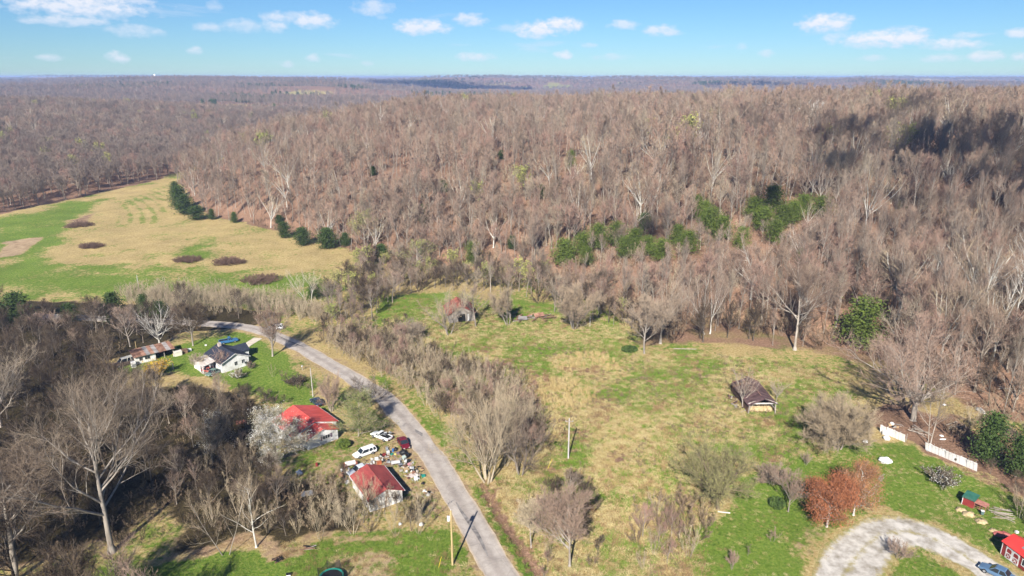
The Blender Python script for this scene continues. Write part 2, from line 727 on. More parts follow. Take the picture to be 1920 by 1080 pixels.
def cover_weights(x, y):
    n1 = fbm(x / 9.0, y / 9.0, 4, 71) - 0.5
    n2 = fbm(x / 3.0, y / 3.0, 3, 81) - 0.5
    jx = x + (fbm(x / 6, y / 6, 3, 91) - 0.5) * 7
    jy = y + (fbm(x / 6 + 50, y / 6, 3, 92) - 0.5) * 7
    g = np.full(x.shape, 0.36) + n1 * 0.9
    d = np.full(x.shape, 0.75) + n2 * 0.6
    l = np.zeros(x.shape)
    u = np.zeros(x.shape)

    def paint(px, gv, dv, lv, soft=2.0, jit=1.0, uv=0.0):
        nonlocal g, d, l, u
        poly = W(*px)
        xs = [p[0] for p in poly]
        ys = [p[1] for p in poly]
        m = (x > min(xs) - 12) & (x < max(xs) + 12) & (y > min(ys) - 12) & (y < max(ys) + 12)
        if not m.any():
            return
        k = sstep(-soft, soft, pdist(jx[m], jy[m], poly))
        g[m] = g[m] * (1 - k) + k * (gv + n1[m] * jit)
        d[m] = d[m] * (1 - k) + k * (dv + n2[m] * 0.5)
        l[m] = l[m] * (1 - k) + k * lv
        u[m] = u[m] * (1 - k) + k * uv

    hill = pdist(jx, jy, HILL)
    west = pdist(jx, jy, WEST)
    wood = np.maximum(hill, west)
    k = sstep(-2, 5, wood)
    l = k * 1.0
    # west field
    paint([(-200, 700), (-200, 430), (0, 412), (330, 346), (390, 412), (640, 468), (700, 500), (700, 545), (560, 560), (200, 545)], 0.25, 0.95, 0, 3, 0.8)
    paint([(-200, 500), (-200, 405), (0, 415), (150, 383), (205, 378), (140, 415), (110, 455), (60, 482), (0, 490)], 0.86, 0.7, 0, 8, 1.0)
    paint([(-200, 600), (-200, 490), (60, 478), (110, 488), (300, 500), (560, 514), (650, 538), (560, 575), (200, 560)], 0.72, 0.8, 0, 7, 1.1)
    paint([(130, 465), (110, 490), (330, 497), (430, 508), (400, 470), (360, 450)], 0.2, 0.9, 0, 3, 1.2)
    paint([(330, 475), (395, 452), (400, 480), (350, 495)], 0.62, 0.8, 0, 6, 1.0)
    paint([(8, 455), (75, 447), (40, 480), (5, 482)], 0.0, 0.15, 0.3, 2, 0.2)
    paint([(140, 415), (180, 405), (170, 420), (120, 432)], 0.1, 0.3, 0.6, 2, 0.2)
    # sites of the houses
    paint([(225, 690), (300, 660), (370, 640), (460, 622), (490, 640), (540, 690), (590, 715), (600, 770), (520, 745), (440, 722), (380, 705), (320, 700)], 0.93, 0.6, 0, 1.5, 0.5)
    paint([(480, 860), (570, 845), (640, 815), (720, 800), (760, 850), (800, 900), (830, 960), (760, 960), (640, 890), (540, 880)], 0.38, 0.35, 0.12, 1.5, 1.3)
    paint([(650, 870), (740, 830), (800, 890), (820, 930), (770, 930), (690, 880)], 0.22, 0.4, 0.3, 1.5, 1.3)
    paint([(735, 790), (772, 822), (800, 860), (790, 880), (752, 850), (700, 830)], 0.05, 0.1, 0, 1.0, 0.3)
    # low woods: litter with the deep tree shade painted into its colour
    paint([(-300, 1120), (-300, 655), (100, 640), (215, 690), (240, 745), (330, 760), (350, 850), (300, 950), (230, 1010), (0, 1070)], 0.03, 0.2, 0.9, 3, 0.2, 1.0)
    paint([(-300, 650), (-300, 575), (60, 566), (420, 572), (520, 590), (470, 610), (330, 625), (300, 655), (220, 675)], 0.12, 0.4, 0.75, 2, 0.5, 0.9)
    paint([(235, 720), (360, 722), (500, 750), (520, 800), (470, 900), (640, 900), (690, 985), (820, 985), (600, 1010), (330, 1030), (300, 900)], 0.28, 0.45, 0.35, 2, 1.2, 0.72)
    # strip of mown grass along the bottom
    paint([(150, 1180), (180, 1068), (330, 1045), (520, 1022), (700, 1000), (845, 985), (880, 1060), (905, 1180)], 0.95, 0.6, 0, 1.2, 0.7)
    paint([(330, 1040), (430, 1008), (640, 1012), (760, 1004), (760, 1016), (600, 1030), (450, 1040)], 0.1, 0.5, 0.45, 0.8, 0.8)
    paint([(590, 1110), (640, 1045), (730, 1040), (760, 1060), (740, 1120)], 0.15, 0.2, 0.25, 1.5, 0.9)
    paint([(848, 1040), (880, 1060), (915, 1140), (880, 1140)], 0.05, 0.55, 0, 0.8, 0.4)
    # verge between road and ditch
    paint([(700, 700), (760, 745), (820, 800), (870, 880), (910, 940), (960, 1010), (1030, 1130), (985, 1110), (905, 985), (860, 905), (800, 820), (740, 755), (690, 715)], 0.8, 0.8, 0, 0.8, 0.9)
    paint([(905, 900), (935, 945), (985, 1010), (1060, 1110), (1120, 1110), (1010, 990), (960, 905), (930, 880)], 0.15, 0.55, 0.25, 1.0, 0.8)
    # meadow
    paint([(800, 640), (1000, 650), (1180, 655), (1330, 660), (1430, 700), (1480, 800), (1480, 880), (1330, 960), (1150, 960), (1000, 930), (1000, 860), (1040, 780), (900, 690)], 0.30, 0.95, 0, 3, 1.1)
    paint([(1000, 850), (1060, 860), (1180, 900), (1330, 930), (1300, 1000), (1180, 1010), (1080, 960)], 0.22, 0.7, 0.3, 2, 1.0)
    paint([(1130, 700), (1280, 720), (1330, 760), (1280, 790), (1150, 760)], 0.62, 0.9, 0, 2, 1.3)
    paint([(1060, 686), (1130, 684), (1128, 698), (1068, 698)], 0.0, 0.3, 0.95, 0.8, 0.1)
    paint([(720, 560), (830, 545), (830, 600), (780, 645), (700, 640)], 0.75, 0.9, 0, 2, 1.2)
    paint([(900, 560), (1130, 575), (1190, 640), (1160, 665), (900, 660), (880, 600)], 0.62, 0.9, 0, 2, 1.3)
    mead = pdist(x, y, W((800, 640), (1000, 650), (1180, 655), (1330, 660), (1430, 700), (1480, 800), (1480, 880), (1330, 960), (1150, 960), (1000, 930), (1000, 860), (1040, 780), (900, 690)))
    km = sstep(-2, 4, mead)
    l = np.maximum(l, km * 0.85 * sstep(0.57, 0.68, fbm(x / 6.5, y / 6.5, 4, 311)))
    g = g + km * 0.75 * sstep(0.54, 0.66, fbm(x / 11, y / 9, 4, 321))
    u = np.maximum(u, km * 0.30 * sstep(0.60, 0.70, fbm(x / 4, y / 4, 3, 331)))
    # leaf litter under the trees at the foot of the hill
    paint([(1180, 640), (1215, 606), (1300, 596), (1420, 600), (1560, 626), (1650, 670), (1640, 690), (1560, 672), (1480, 656), (1400, 650), (1300, 646), (1230, 652), (1190, 650)], 0.38, 0.6, 0.62, 2.5, 1.2)
    paint([(1330, 670), (1500, 680), (1570, 720), (1480, 740), (1400, 700)], 0.42, 0.95, 0.05, 2, 1.3)
    # east lawn and farm yard
    paint([(1440, 720), (1540, 700), (1610, 740), (1600, 800), (1500, 850), (1440, 800)], 0.75, 0.8, 0.0, 2, 1.2)
    paint([(1310, 1140), (1325, 980), (1400, 900), (1520, 860), (1620, 830), (1720, 850), (1860, 900), (1960, 980), (1960, 1140)], 0.86, 0.7, 0, 1.5, 0.9)
    paint([(1640, 800), (1660, 760), (1740, 770), (1860, 820), (1960, 900), (1960, 960), (1830, 890), (1730, 850), (1690, 820)], 0.0, 0.35, 0.85, 1.0, 0.3)
    paint([(1200, 1000), (1300, 960), (1320, 1100), (1200, 1140)], 0.3, 0.5, 0.4, 2, 1.0)
    paint([(1500, 1000), (1560, 985), (1580, 1030), (1540, 1140), (1500, 1140)], 0.4, 0.5, 0.3, 2, 1.0)
    # straw edges of the gravel drive
    gd = seg_dist(x, y, GRAVEL)
    k = sstep(5.4, 3.9, gd + n2 * 2.2)
    g = g * (1 - k) + 0.05 * k
    d = d * (1 - k) + 1.2 * k
    l = l * (1 - k)
    paint([(1600, 940), (1640, 945), (1690, 965), (1680, 980), (1620, 955)], 0.05, 1.1, 0, 0.7, 0.3)
    # mowing rows and tractor lines on the west field
    fld = pdist(x, y, W((200, 425), (225, 380), (322, 352), (335, 385), (300, 425)))
    o0, o1 = flat(262, 420), flat(276, 365)
    ux, uy = o1[0] - o0[0], o1[1] - o0[1]
    ul = math.hypot(ux, uy)
    ux, uy = ux / ul, uy / ul
    al = (x - o0[0]) * ux + (y - o0[1]) * uy
    pr = (x - o0[0]) * uy - (y - o0[1]) * ux + 0.0022 * al * al + 1.2 * n1
    g = np.where(fld > 0, g + 0.75 * sstep(0, 6, fld) * np.clip(np.sin(pr * 1.15) * 2.2 - 1.3, 0, 1), g)
    # shoulders of the road
    rd = seg_dist(x, y, ROAD)
    k = sstep(3.6, 2.5, rd + n2 * 1.3)
    g = g * (1 - k) + 0.05 * k
    d = d * (1 - k) + 0.5 * k
    l = l * (1 - k)
    dd = seg_dist(x, y, DITCH)
    k = sstep(1.6, 0.5, dd)
    l = np.maximum(l, k)
    # far country: woods with some fields
    far = sstep(800, 1300, y)
    fp = fbm(x / 190, y / 190, 3, 131)
    open_f = sstep(0.70, 0.73, fp)
    l = l * (1 - far) + far * (1 - open_f)
    g = g * (1 - far) + far * (0.35 + 1.2 * (fbm(x / 900, y / 900, 2, 137) - 0.5))
    d = d * (1 - far) + far * 0.9
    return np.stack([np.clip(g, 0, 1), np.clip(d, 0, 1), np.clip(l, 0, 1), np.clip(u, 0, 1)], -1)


def axis_steps(core0, core1, step, lo, hi, grow):
    a = list(np.arange(core0, core1 + 1e-6, step))
    s, v = step, core1
    while v < hi:
        s *= grow
        v += s
        a.append(v)
    s, v = step, core0
    left = []
    while v > lo:
        s *= grow
        v -= s
        left.append(v)
    return np.array(left[::-1] + a)


def build_ground():
    xs = axis_steps(-285, 150, 1.25, -11000, 11000, 1.06)
    ya = axis_steps(72, 262, 1.15, -120, 263, 1.1)
    yb = axis_steps(264, 480, 2.2, 263.9, 15500, 1.032)
    ys = np.concatenate([ya[ya < 262.5], yb[yb > 263.5]])
    X, Y = np.meshgrid(xs, ys)
    Z = height(X.ravel(), Y.ravel())
    V = np.stack([X.ravel(), Y.ravel(), Z], -1)
    nx, ny = len(xs), len(ys)
    i = (np.arange(ny - 1)[:, None] * nx + np.arange(nx - 1)[None, :]).ravel()
    Q = np.stack([i, i + 1, i + nx + 1, i + nx], -1)
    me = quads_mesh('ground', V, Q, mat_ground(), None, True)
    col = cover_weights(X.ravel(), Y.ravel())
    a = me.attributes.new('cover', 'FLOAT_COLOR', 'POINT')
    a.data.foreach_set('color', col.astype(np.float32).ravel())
    o = link('ground', me)
    tag(o, kind='structure')
    print('ground', len(V))


build_ground()


def strip(name, line, widths, material, lift=0.05, across=6, crown=0.0):
    """a sheet of paving that follows the ground"""
    n = len(line)
    T = np.gradient(line, axis=0)
    T /= np.linalg.norm(T, axis=1)[:, None]
    Nn = np.stack([-T[:, 1], T[:, 0]], -1)
    w = np.broadcast_to(np.asarray(widths, float), (n,))
    r = np.random.default_rng(5)
    s = np.linspace(-1, 1, across + 1)
    edge = w[:, None] * 0.5 * s[None, :]
    wob = np.convolve(r.normal(0, 0.34, n + 4), np.ones(5) / 5, 'valid')
    wob2 = np.convolve(r.normal(0, 0.34, n + 4), np.ones(5) / 5, 'valid')
    edge[:, 0] += wob * min(1.0, float(w.max()) / 3)
    edge[:, -1] += wob2 * min(1.0, float(w.max()) / 3)
    P = line[:, None, :] + Nn[:, None, :] * edge[:, :, None]
    Z = height(P[..., 0].ravel(), P[..., 1].ravel()).reshape(P.shape[:2]) + lift + crown * (1 - s[None, :] ** 2)
    V = np.concatenate([P, Z[..., None]], -1).reshape(-1, 3)
    m = across + 1
    i = (np.arange(n - 1)[:, None] * m + np.arange(across)[None, :]).ravel()
    Q = np.stack([i, i + 1, i + m + 1, i + m], -1)
    me = quads_mesh(name, V, Q[:, ::-1], material, None, True)
    uv = me.attributes.new('across', 'FLOAT', 'POINT')
    uv.data.foreach_set('value', np.tile(s, n).astype(np.float32))
    return tag(link(name, me), kind='structure')


def mat_road():
    m = bpy.data.materials.new('worn_asphalt')
    m.use_nodes = True
    N, L = m.node_tree.nodes, m.node_tree.links
    b = N['Principled BSDF']
    b.inputs['Roughness'].default_value = 0.9
    b.inputs['Specular IOR Level'].default_value = 0.2
    tc = N.new('ShaderNodeTexCoord')
    a = N.new('ShaderNodeAttribute')
    a.attribute_name = 'across'
    nz = N.new('ShaderNodeTexNoise')
    nz.inputs['Scale'].default_value = 0.35
    nz.inputs['Detail'].default_value = 7
    nz.inputs['Roughness'].default_value = 0.7
    L.new(tc.outputs['Object'], nz.inputs['Vector'])
    r = N.new('ShaderNodeValToRGB')
    e = r.color_ramp.elements
    e[0].position, e[0].color = 0.30, (0.27, 0.235, 0.205, 1)
    e[1].position, e[1].color = 0.66, (0.44, 0.388, 0.338, 1)
    L.new(nz.outputs[0], r.inputs[0])
    # darker worn strip between the wheel tracks, pale crumbled edges
    ab = N.new('ShaderNodeMath')
    ab.operation = 'ABSOLUTE'
    L.new(a.outputs['Fac'], ab.inputs[0])
    r2 = N.new('ShaderNodeValToRGB')
    q = r2.color_ramp.elements
    q[0].position, q[0].color = 0.0, (0.82, 0.80, 0.80, 1)
    q[1].position, q[1].color = 1.0, (1.25, 1.12, 0.92, 1)
    for p, c in ((0.16, (0.84, 0.83, 0.83)), (0.34, (1.0, 1.0, 1.0)), (0.55, (1.04, 1.04, 1.04)), (0.85, (0.95, 0.94, 0.93))):
        t = q.new(p)
        t.color = (*c, 1)
    L.new(ab.outputs[0], r2.inputs[0])
    mx = N.new('ShaderNodeMixRGB')
    mx.blend_type = 'MULTIPLY'
    mx.inputs[0].default_value = 1
    L.new(r.outputs[0], mx.inputs[1])
    L.new(r2.outputs[0], mx.inputs[2])
    # cracks and tar patches
    vo = N.new('ShaderNodeTexVoronoi')
    vo.feature = 'DISTANCE_TO_EDGE'
    vo.inputs['Scale'].default_value = 0.55
    dis = N.new('ShaderNodeMixRGB')
    dis.inputs[0].default_value = 0.25
    L.new(tc.outputs['Object'], dis.inputs[1])
    L.new(nz.outputs['Color'], dis.inputs[2])
    L.new(dis.outputs[0], vo.inputs['Vector'])
    r3 = N.new('ShaderNodeValToRGB')
    r3.color_ramp.elements[0].position, r3.color_ramp.elements[0].color = 0.0, (0.55, 0.55, 0.55, 1)
    r3.color_ramp.elements[1].position, r3.color_ramp.elements[1].color = 0.03, (1, 1, 1, 1)
    L.new(vo.outputs['Distance'], r3.inputs[0])
    m2 = N.new('ShaderNodeMixRGB')
    m2.blend_type = 'MULTIPLY'
    m2.inputs[0].default_value = 0.35
    L.new(mx.outputs[0], m2.inputs[1])
    L.new(r3.outputs[0], m2.inputs[2])
    L.new(m2.outputs[0], b.inputs['Base Color'])
    bp = N.new('ShaderNodeBump')
    bp.inputs['Strength'].default_value = 0.2
    L.new(nz.outputs[0], bp.inputs['Height'])
    L.new(bp.outputs[0], b.inputs['Normal'])
    return m


strip('road', ROAD_S, 4.7, mat_road(), 0.05, 10, 0.05)
M_TAR = mat('tar_patch_asphalt', (0.10, 0.09, 0.085), 0.9, (0.26, 0.235, 0.215), 0.9, 0.1, detail=8, lo=0.35, hi=0.62)
for _a, _b, _o, _w in ((22, 36, 0.35, 0.75), (60, 63, -0.7, 0.9), (80, 92, 0.2, 0.5), (118, 132, -0.5, 0.6), (150, 152, 0.9, 1.1)):
    _l = ROAD_S[_a:_b + 1]
    _t = np.gradient(_l, axis=0)
    _t /= np.linalg.norm(_t, axis=1)[:, None]
    _n = np.stack([-_t[:, 1], _t[:, 0]], -1)
    _k = np.arange(len(_l)) / max(1, len(_l) - 1)
    strip('road_patch', _l + _n * (_o + 0.25 * np.sin(_k * 5 + _a))[:, None], _w * (0.25 + 0.75 * np.sin(_k * 3.14)), M_TAR, 0.106, 3)
M_GRAVEL = mat('gravel', (0.22, 0.19, 0.14), 0.95, (0.52, 0.48, 0.425), 0.42, 0.3, detail=12, lo=0.32, hi=0.58, col3=(0.36, 0.325, 0.28))
gw = 6.2 + 2.4 * np.sin(np.linspace(0, 3.14, len(GRAVEL_S))) ** 2 + 0.5 * np.sin(np.linspace(0, 21, len(GRAVEL_S)))
strip('gravel_driveway', GRAVEL_S, gw, M_GRAVEL, 0.045, 8)
# grass creeps in from the edges of the gravel and between the wheel tracks
_nt = M_GRAVEL.node_tree
_b = _nt.nodes['Principled BSDF']
_src = _b.inputs['Base Color'].links[0].from_socket
_at = _nt.nodes.new('ShaderNodeAttribute')
_at.attribute_name = 'across'
_rp = _nt.nodes.new('ShaderNodeValToRGB')
_e = _rp.color_ramp.elements
_e[0].position, _e[0].color = 0.0, (0.60, 0.60, 0.60, 1)
_e[1].position, _e[1].color = 1.0, (0.95, 0.95, 0.95, 1)
for _p, _c in ((0.16, 0.34), (0.32, 0.05), (0.62, 0.12), (0.80, 0.45)):
    _q = _e.new(_p)
    _q.color = (_c, _c, _c, 1)
_ab = _nt.nodes.new('ShaderNodeMath')
_ab.operation = 'ABSOLUTE'
_nt.links.new(_at.outputs['Fac'], _ab.inputs[0])
_nt.links.new(_ab.outputs[0], _rp.inputs[0])
_tc = _nt.nodes.new('ShaderNodeTexCoord')
_nz = _nt.nodes.new('ShaderNodeTexNoise')
_nz.inputs['Scale'].default_value = 0.8
_nz.inputs['Detail'].default_value = 8
_nz.inputs['Roughness'].default_value = 0.7
_nt.links.new(_tc.outputs['Object'], _nz.inputs['Vector'])
_ad = _nt.nodes.new('ShaderNodeMath')
_ad.operation = 'MULTIPLY_ADD'
_nt.links.new(_nz.outputs[0], _ad.inputs[0])
_ad.inputs[1].default_value = 1.7
_nt.links.new(_rp.outputs[0], _ad.inputs[2])
_mr = _nt.nodes.new('ShaderNodeMapRange')
_mr.interpolation_type = 'SMOOTHSTEP'
_mr.inputs[1].default_value = 1.15
_mr.inputs[2].default_value = 1.75
_nt.links.new(_ad.outputs[0], _mr.inputs[0])
_mx = _nt.nodes.new('ShaderNodeMixRGB')
_nt.links.new(_mr.outputs[0], _mx.inputs[0])
_nt.links.new(_src, _mx.inputs[1])
_mx.inputs[2].default_value = (0.27, 0.225, 0.085, 1)
_nt.links.new(_mx.outputs[0], _b.inputs['Base Color'])
strip('driveway', DRIVE_S, 2.6, mat('pale_gravel', (0.46, 0.38, 0.29), 0.95, (0.62, 0.54, 0.44), 1.2, 0.3), 0.055, 4)

# ------------------------------------------------------------------ haze
hz = MB()
hz.box(-13000, 13000, -160, 16500, -8.0, CAM_H + 10)
hm = bpy.data.materials.new('air')
hm.use_nodes = True
hm.node_tree.nodes.clear()
_o = hm.node_tree.nodes.new('ShaderNodeOutputMaterial')
_v = hm.node_tree.nodes.new('ShaderNodeVolumePrincipled')
_v.inputs['Color'].default_value = (0.46, 0.62, 1.0, 1)
_v.inputs['Density'].default_value = 0.00014
_v.inputs['Anisotropy'].default_value = 0.0
hm.node_tree.links.new(_v.outputs[0], _o.inputs['Volume'])
haze = hz.build('haze', hm)
tag(haze, kind='stuff')

# ------------------------------------------------------------------ trees
def norm(v):
    return v / (np.linalg.norm(v, axis=-1, keepdims=True) + 1e-9)


def lines(start, d, length, K, up, jit, rng):
    """polylines (N, K, 3) growing from start along d, bending upwards"""
    N = len(start)
    P = np.zeros((N, K, 3))
    P[:, 0] = start
    d = norm(d)
    step = (np.asarray(length) / (K - 1))[:, None]
    for k in range(1, K):
        d = norm(d + np.array([0, 0, up]) + rng.normal(0, jit, (N, 3)))
        P[:, k] = P[:, k - 1] + d * step
    return P


def shoots(P, n, t0, t1, ang, rng, ang_j=0.25):
    """n starting points and directions on every polyline"""
    N, K, _ = P.shape
    t = t0 + (t1 - t0) * (np.arange(n)[None, :] + rng.random((N, n))) / n
    f = t * (K - 1)
    i = np.clip(f.astype(int), 0, K - 2)
    w = (f - i)[..., None]
    a = np.arange(N)[:, None]
    st = P[a, i] * (1 - w) + P[a, i + 1] * w
    tg = norm(P[a, i + 1] - P[a, i])
    r = rng.normal(0, 1, tg.shape)
    pr = norm(r - (r * tg).sum(-1, keepdims=True) * tg)
    an = (ang + rng.normal(0, ang_j, (N, n)))[..., None]
    dr = tg * np.cos(an) + pr * np.sin(an)
    return st.reshape(-1, 3), dr.reshape(-1, 3), np.repeat(np.arange(N), n), t.reshape(-1)


def tubes(P, r0, r1, S, power=1.0):
    N, K, _ = P.shape
    r0 = np.broadcast_to(np.asarray(r0, float), (N,))
    r1 = np.broadcast_to(np.asarray(r1, float), (N,))
    T = np.zeros_like(P)
    T[:, 1:-1] = P[:, 2:] - P[:, :-2]
    T[:, 0] = P[:, 1] - P[:, 0]
    T[:, -1] = P[:, -1] - P[:, -2]
    T = norm(T)
    ref = np.where(np.abs(T[:, :1, 2:3]) > 0.8, np.array([1.0, 0, 0]), np.array([0, 0, 1.0]))
    A = norm(np.cross(T, np.broadcast_to(ref, T.shape)))
    B = np.cross(T, A)
    s = np.linspace(0, 1, K)[None, :] ** power
    rad = r0[:, None] * (1 - s) + r1[:, None] * s
    th = np.arange(S) * 2 * np.pi / S
    V = P[:, :, None] + rad[:, :, None, None] * (A[:, :, None] * np.cos(th)[None, None, :, None] + B[:, :, None] * np.sin(th)[None, None, :, None])
    n = (np.arange(N)[:, None, None] * K + np.arange(K - 1)[None, :, None]) * S
    j = np.arange(S)[None, None, :]
    j2 = (j + 1) % S
    Q = np.stack([n + j, n + j2, n + S + j2, n + S + j], -1).reshape(-1, 4)
    return V.reshape(-1, 3), Q


def ribbons(P, w0, w1, rng):
    N, K, _ = P.shape
    d = norm(P[:, -1] - P[:, 0])
    r = rng.normal(0, 1, d.shape)
    s = norm(np.cross(d, r))
    w = (np.broadcast_to(np.asarray(w0, float), (N,))[:, None] * np.linspace(1, 0, K) + np.broadcast_to(np.asarray(w1, float), (N,))[:, None] * np.linspace(0, 1, K)) * 0.5
    V = np.stack([P - s[:, None] * w[..., None], P + s[:, None] * w[..., None]], 2)
    n = (np.arange(N)[:, None] * K + np.arange(K - 1)[None, :]) * 2
    Q = np.stack([n, n + 1, n + 3, n + 2], -1).reshape(-1, 4)
    return V.reshape(-1, 3), Q


def leaves(c, size, rng, flat_up=0.0):
    N = len(c)
    a = norm(rng.normal(0, 1, (N, 3)))
    b = norm(np.cross(a, rng.normal(0, 1, (N, 3)) + np.array([0, 0, flat_up])))
    s = (np.broadcast_to(size, (N,)) * (0.6 + 0.8 * rng.random(N)) * 0.5)[:, None]
    V = np.stack([c - a * s * 1.3, c - b * s * 0.7, c + a * s * 1.3, c + b * s * 0.7], 1)
    Q = np.arange(N * 4).reshape(-1, 4)
    return V.reshape(-1, 3), Q


def join(parts):
    V, Q, k = [], [], 0
    for v, q in parts:
        V.append(v)
        Q.append(q + k)
        k += len(v)
    return np.concatenate(V), np.concatenate(Q)


STYLE = {
    # stem share, limbs, first limb, limb angle, limb length, upward bend, branches, branch length, twigs, twig length, trunk radius
    'round': dict(stem=0.80, nl=17, t0=0.30, ang=0.74, ll=0.46, up=0.10, nb=8, bl=0.46, nt=10, tl=0.075, tr=0.015, jit=0.11),
    'tall': dict(stem=0.94, nl=20, t0=0.42, ang=0.62, ll=0.27, up=0.13, nb=6, bl=0.46, nt=8, tl=0.055, tr=0.0095, jit=0.08),
    'spread': dict(stem=0.34, nl=15, t0=0.45, ang=0.78, ll=0.72, up=0.035, nb=10, bl=0.42, nt=10, tl=0.09, tr=0.026, jit=0.14),
    'vase': dict(stem=0.30, nl=9, t0=0.55, ang=0.48, ll=0.76, up=0.05, nb=10, bl=0.36, nt=10, tl=0.075, tr=0.019, jit=0.11),
    'bushy': dict(stem=0.88, nl=26, t0=0.10, ang=0.95, ll=0.40, up=0.09, nb=8, bl=0.46, nt=9, tl=0.075, tr=0.014, jit=0.12),
    'oak': dict(stem=0.86, nl=24, t0=0.20, ang=0.88, ll=0.40, up=0.09, nb=8, bl=0.46, nt=8, tl=0.075, tr=0.016, jit=0.12),
    'airy': dict(stem=0.94, nl=15, t0=0.22, ang=0.60, ll=0.44, up=0.05, nb=6, bl=0.46, nt=6, tl=0.07, tr=0.011, jit=0.14),
    'sapling': dict(stem=0.97, nl=10, t0=0.22, ang=0.42, ll=0.32, up=0.16, nb=4, bl=0.42, nt=4, tl=0.075, tr=0.010, jit=0.05),
    'fan': dict(stem=0.20, nl=17, t0=0.40, ang=0.60, ll=0.82, up=0.085, nb=11, bl=0.38, nt=7, tl=0.06, tr=0.036, jit=0.09),
}


def grow_tree(seed, H, style, dens=1.0, tw=0.035, stems=1, lean=0.0, leaf=None, sides=6, width=1.0, twig_only=False):
    """wood of a leafless tree: (trunk V, Q), (crown V, Q), leaf points"""
    rng = np.random.default_rng(seed)
    p = dict(STYLE[style])
    tr, cr = [], []
    base = np.zeros((stems, 3))
    d0 = np.tile([0, 0, 1.0], (stems, 1)) + rng.normal(0, 0.03, (stems, 3))
    if stems > 1:
        a = np.arange(stems) * 2 * np.pi / stems + rng.random(stems)
        sp = (0.18 + 0.5 * rng.random(stems)) * width
        d0 = np.stack([np.cos(a) * sp, np.sin(a) * sp, np.ones(stems)], -1)
        base = np.stack([np.cos(a), np.sin(a), np.zeros(stems)], -1) * H * 0.03
    d0[:, 0] += lean
    base[:, 2] = -0.3
    hs = H * p['stem'] * (np.ones(stems) if stems == 1 else (0.7 + 0.45 * rng.random(stems)))
    K = 7
    st = lines(base, d0, hs + 0.3, K, 0.03 if stems == 1 else 0.05, 0.035, rng)
    r_st = H * p['tr'] * (1 if stems == 1 else 0.6)
    tr.append(tubes(st, r_st, r_st * (0.42 if p['stem'] < 0.6 else 0.22), sides))
    if stems == 1:
        fl = np.stack([st[:, 0], st[:, 0] * 0.6 + st[:, 1] * 0.4], 1)
        tr.append(tubes(fl, r_st * 1.7, r_st * 0.95, sides, 0.6))
    nl = max(4, int(p['nl'] * (1 if stems == 1 else 0.62)))
    s, d, pi, t = shoots(st, nl, p['t0'], 0.99, p['ang'], rng, 0.16)
    d[:, 2] = np.maximum(d[:, 2], 0.12 if style == 'spread' else 0.3)
    tn = (t - p['t0']) / (1 - p['t0'])
    if p['stem'] < 0.6:
        ll = p['ll'] * H * (0.72 + 0.36 * rng.random(len(t)))
    else:
        ll = p['ll'] * H * (1.08 - 0.66 * tn) * (0.75 + 0.5 * rng.random(len(t)))
    ll = ll * (width if stems == 1 else 0.8)
    lb = lines(s, d, ll, 6, p['up'], p['jit'], rng)
    r_l = r_st * (0.50 - 0.28 * tn) if p['stem'] >= 0.6 else r_st * (0.36 + 0.16 * rng.random(len(t)))
    tr.append(tubes(lb, r_l, r_l * 0.18, 4))
    # branches
    nb = max(2, int(p['nb'] * dens ** 0.5))
    s, d, pi, t = shoots(lb, nb, 0.16, 1.0, 0.62, rng, 0.2)
    d[:, 2] += 0.15
    bl = ll[pi] * p['bl'] * (1.15 - 0.65 * t) * (0.7 + 0.6 * rng.random(len(t)))
    br = lines(s, d, bl, 4, 0.10, 0.14, rng)
    r_b = np.maximum(r_l[pi] * (0.46 - 0.24 * t), tw * 0.5)
    (tr if dens > 1.0 else cr).append(tubes(br, r_b, tw * 0.35, 3))
    # side branches of the branches for the larger trees
    tips = br
    if dens > 1.6:
        s, d, pi2, t = shoots(br, 4, 0.2, 1.0, 0.65, rng, 0.2)
        b2 = lines(s, d, bl[pi2] * 0.5 * (1.1 - 0.5 * t), 3, 0.08, 0.16, rng)
        cr.append(tubes(b2, np.maximum(r_b[pi2] * 0.5, tw * 0.5), tw * 0.35, 3))
        tips = np.concatenate([br[:, [0, 1, 3]], b2])
    # twigs
    nt_ = max(3, int(p['nt'] * (dens ** 0.5 if dens <= 1.6 else 1.0)))
    s, d, pi3, t = shoots(tips, nt_, 0.12, 1.0, 0.6, rng, 0.3)
    d[:, 2] += 0.10
    tl = p['tl'] * H * (0.55 + 0.8 * rng.random(len(s))) * (1 if dens <= 1.6 else 0.75)
    twg = lines(s, d, tl, 3, 0.08, 0.22, rng)
    cr.append(ribbons(twg, tw, tw * 0.45, rng))
    # twigs also sit on the limbs
    s, d, _, _ = shoots(lb, max(4, nt_), 0.3, 1.0, 0.7, rng, 0.3)
    t2 = lines(s, d, np.full(len(s), p['tl'] * H * 0.9), 3, 0.08, 0.2, rng)
    cr.append(ribbons(t2, tw, tw * 0.45, rng))
    pts = np.concatenate([twg[:, 1], twg[:, 2]])
    return join(tr), join(cr), pts


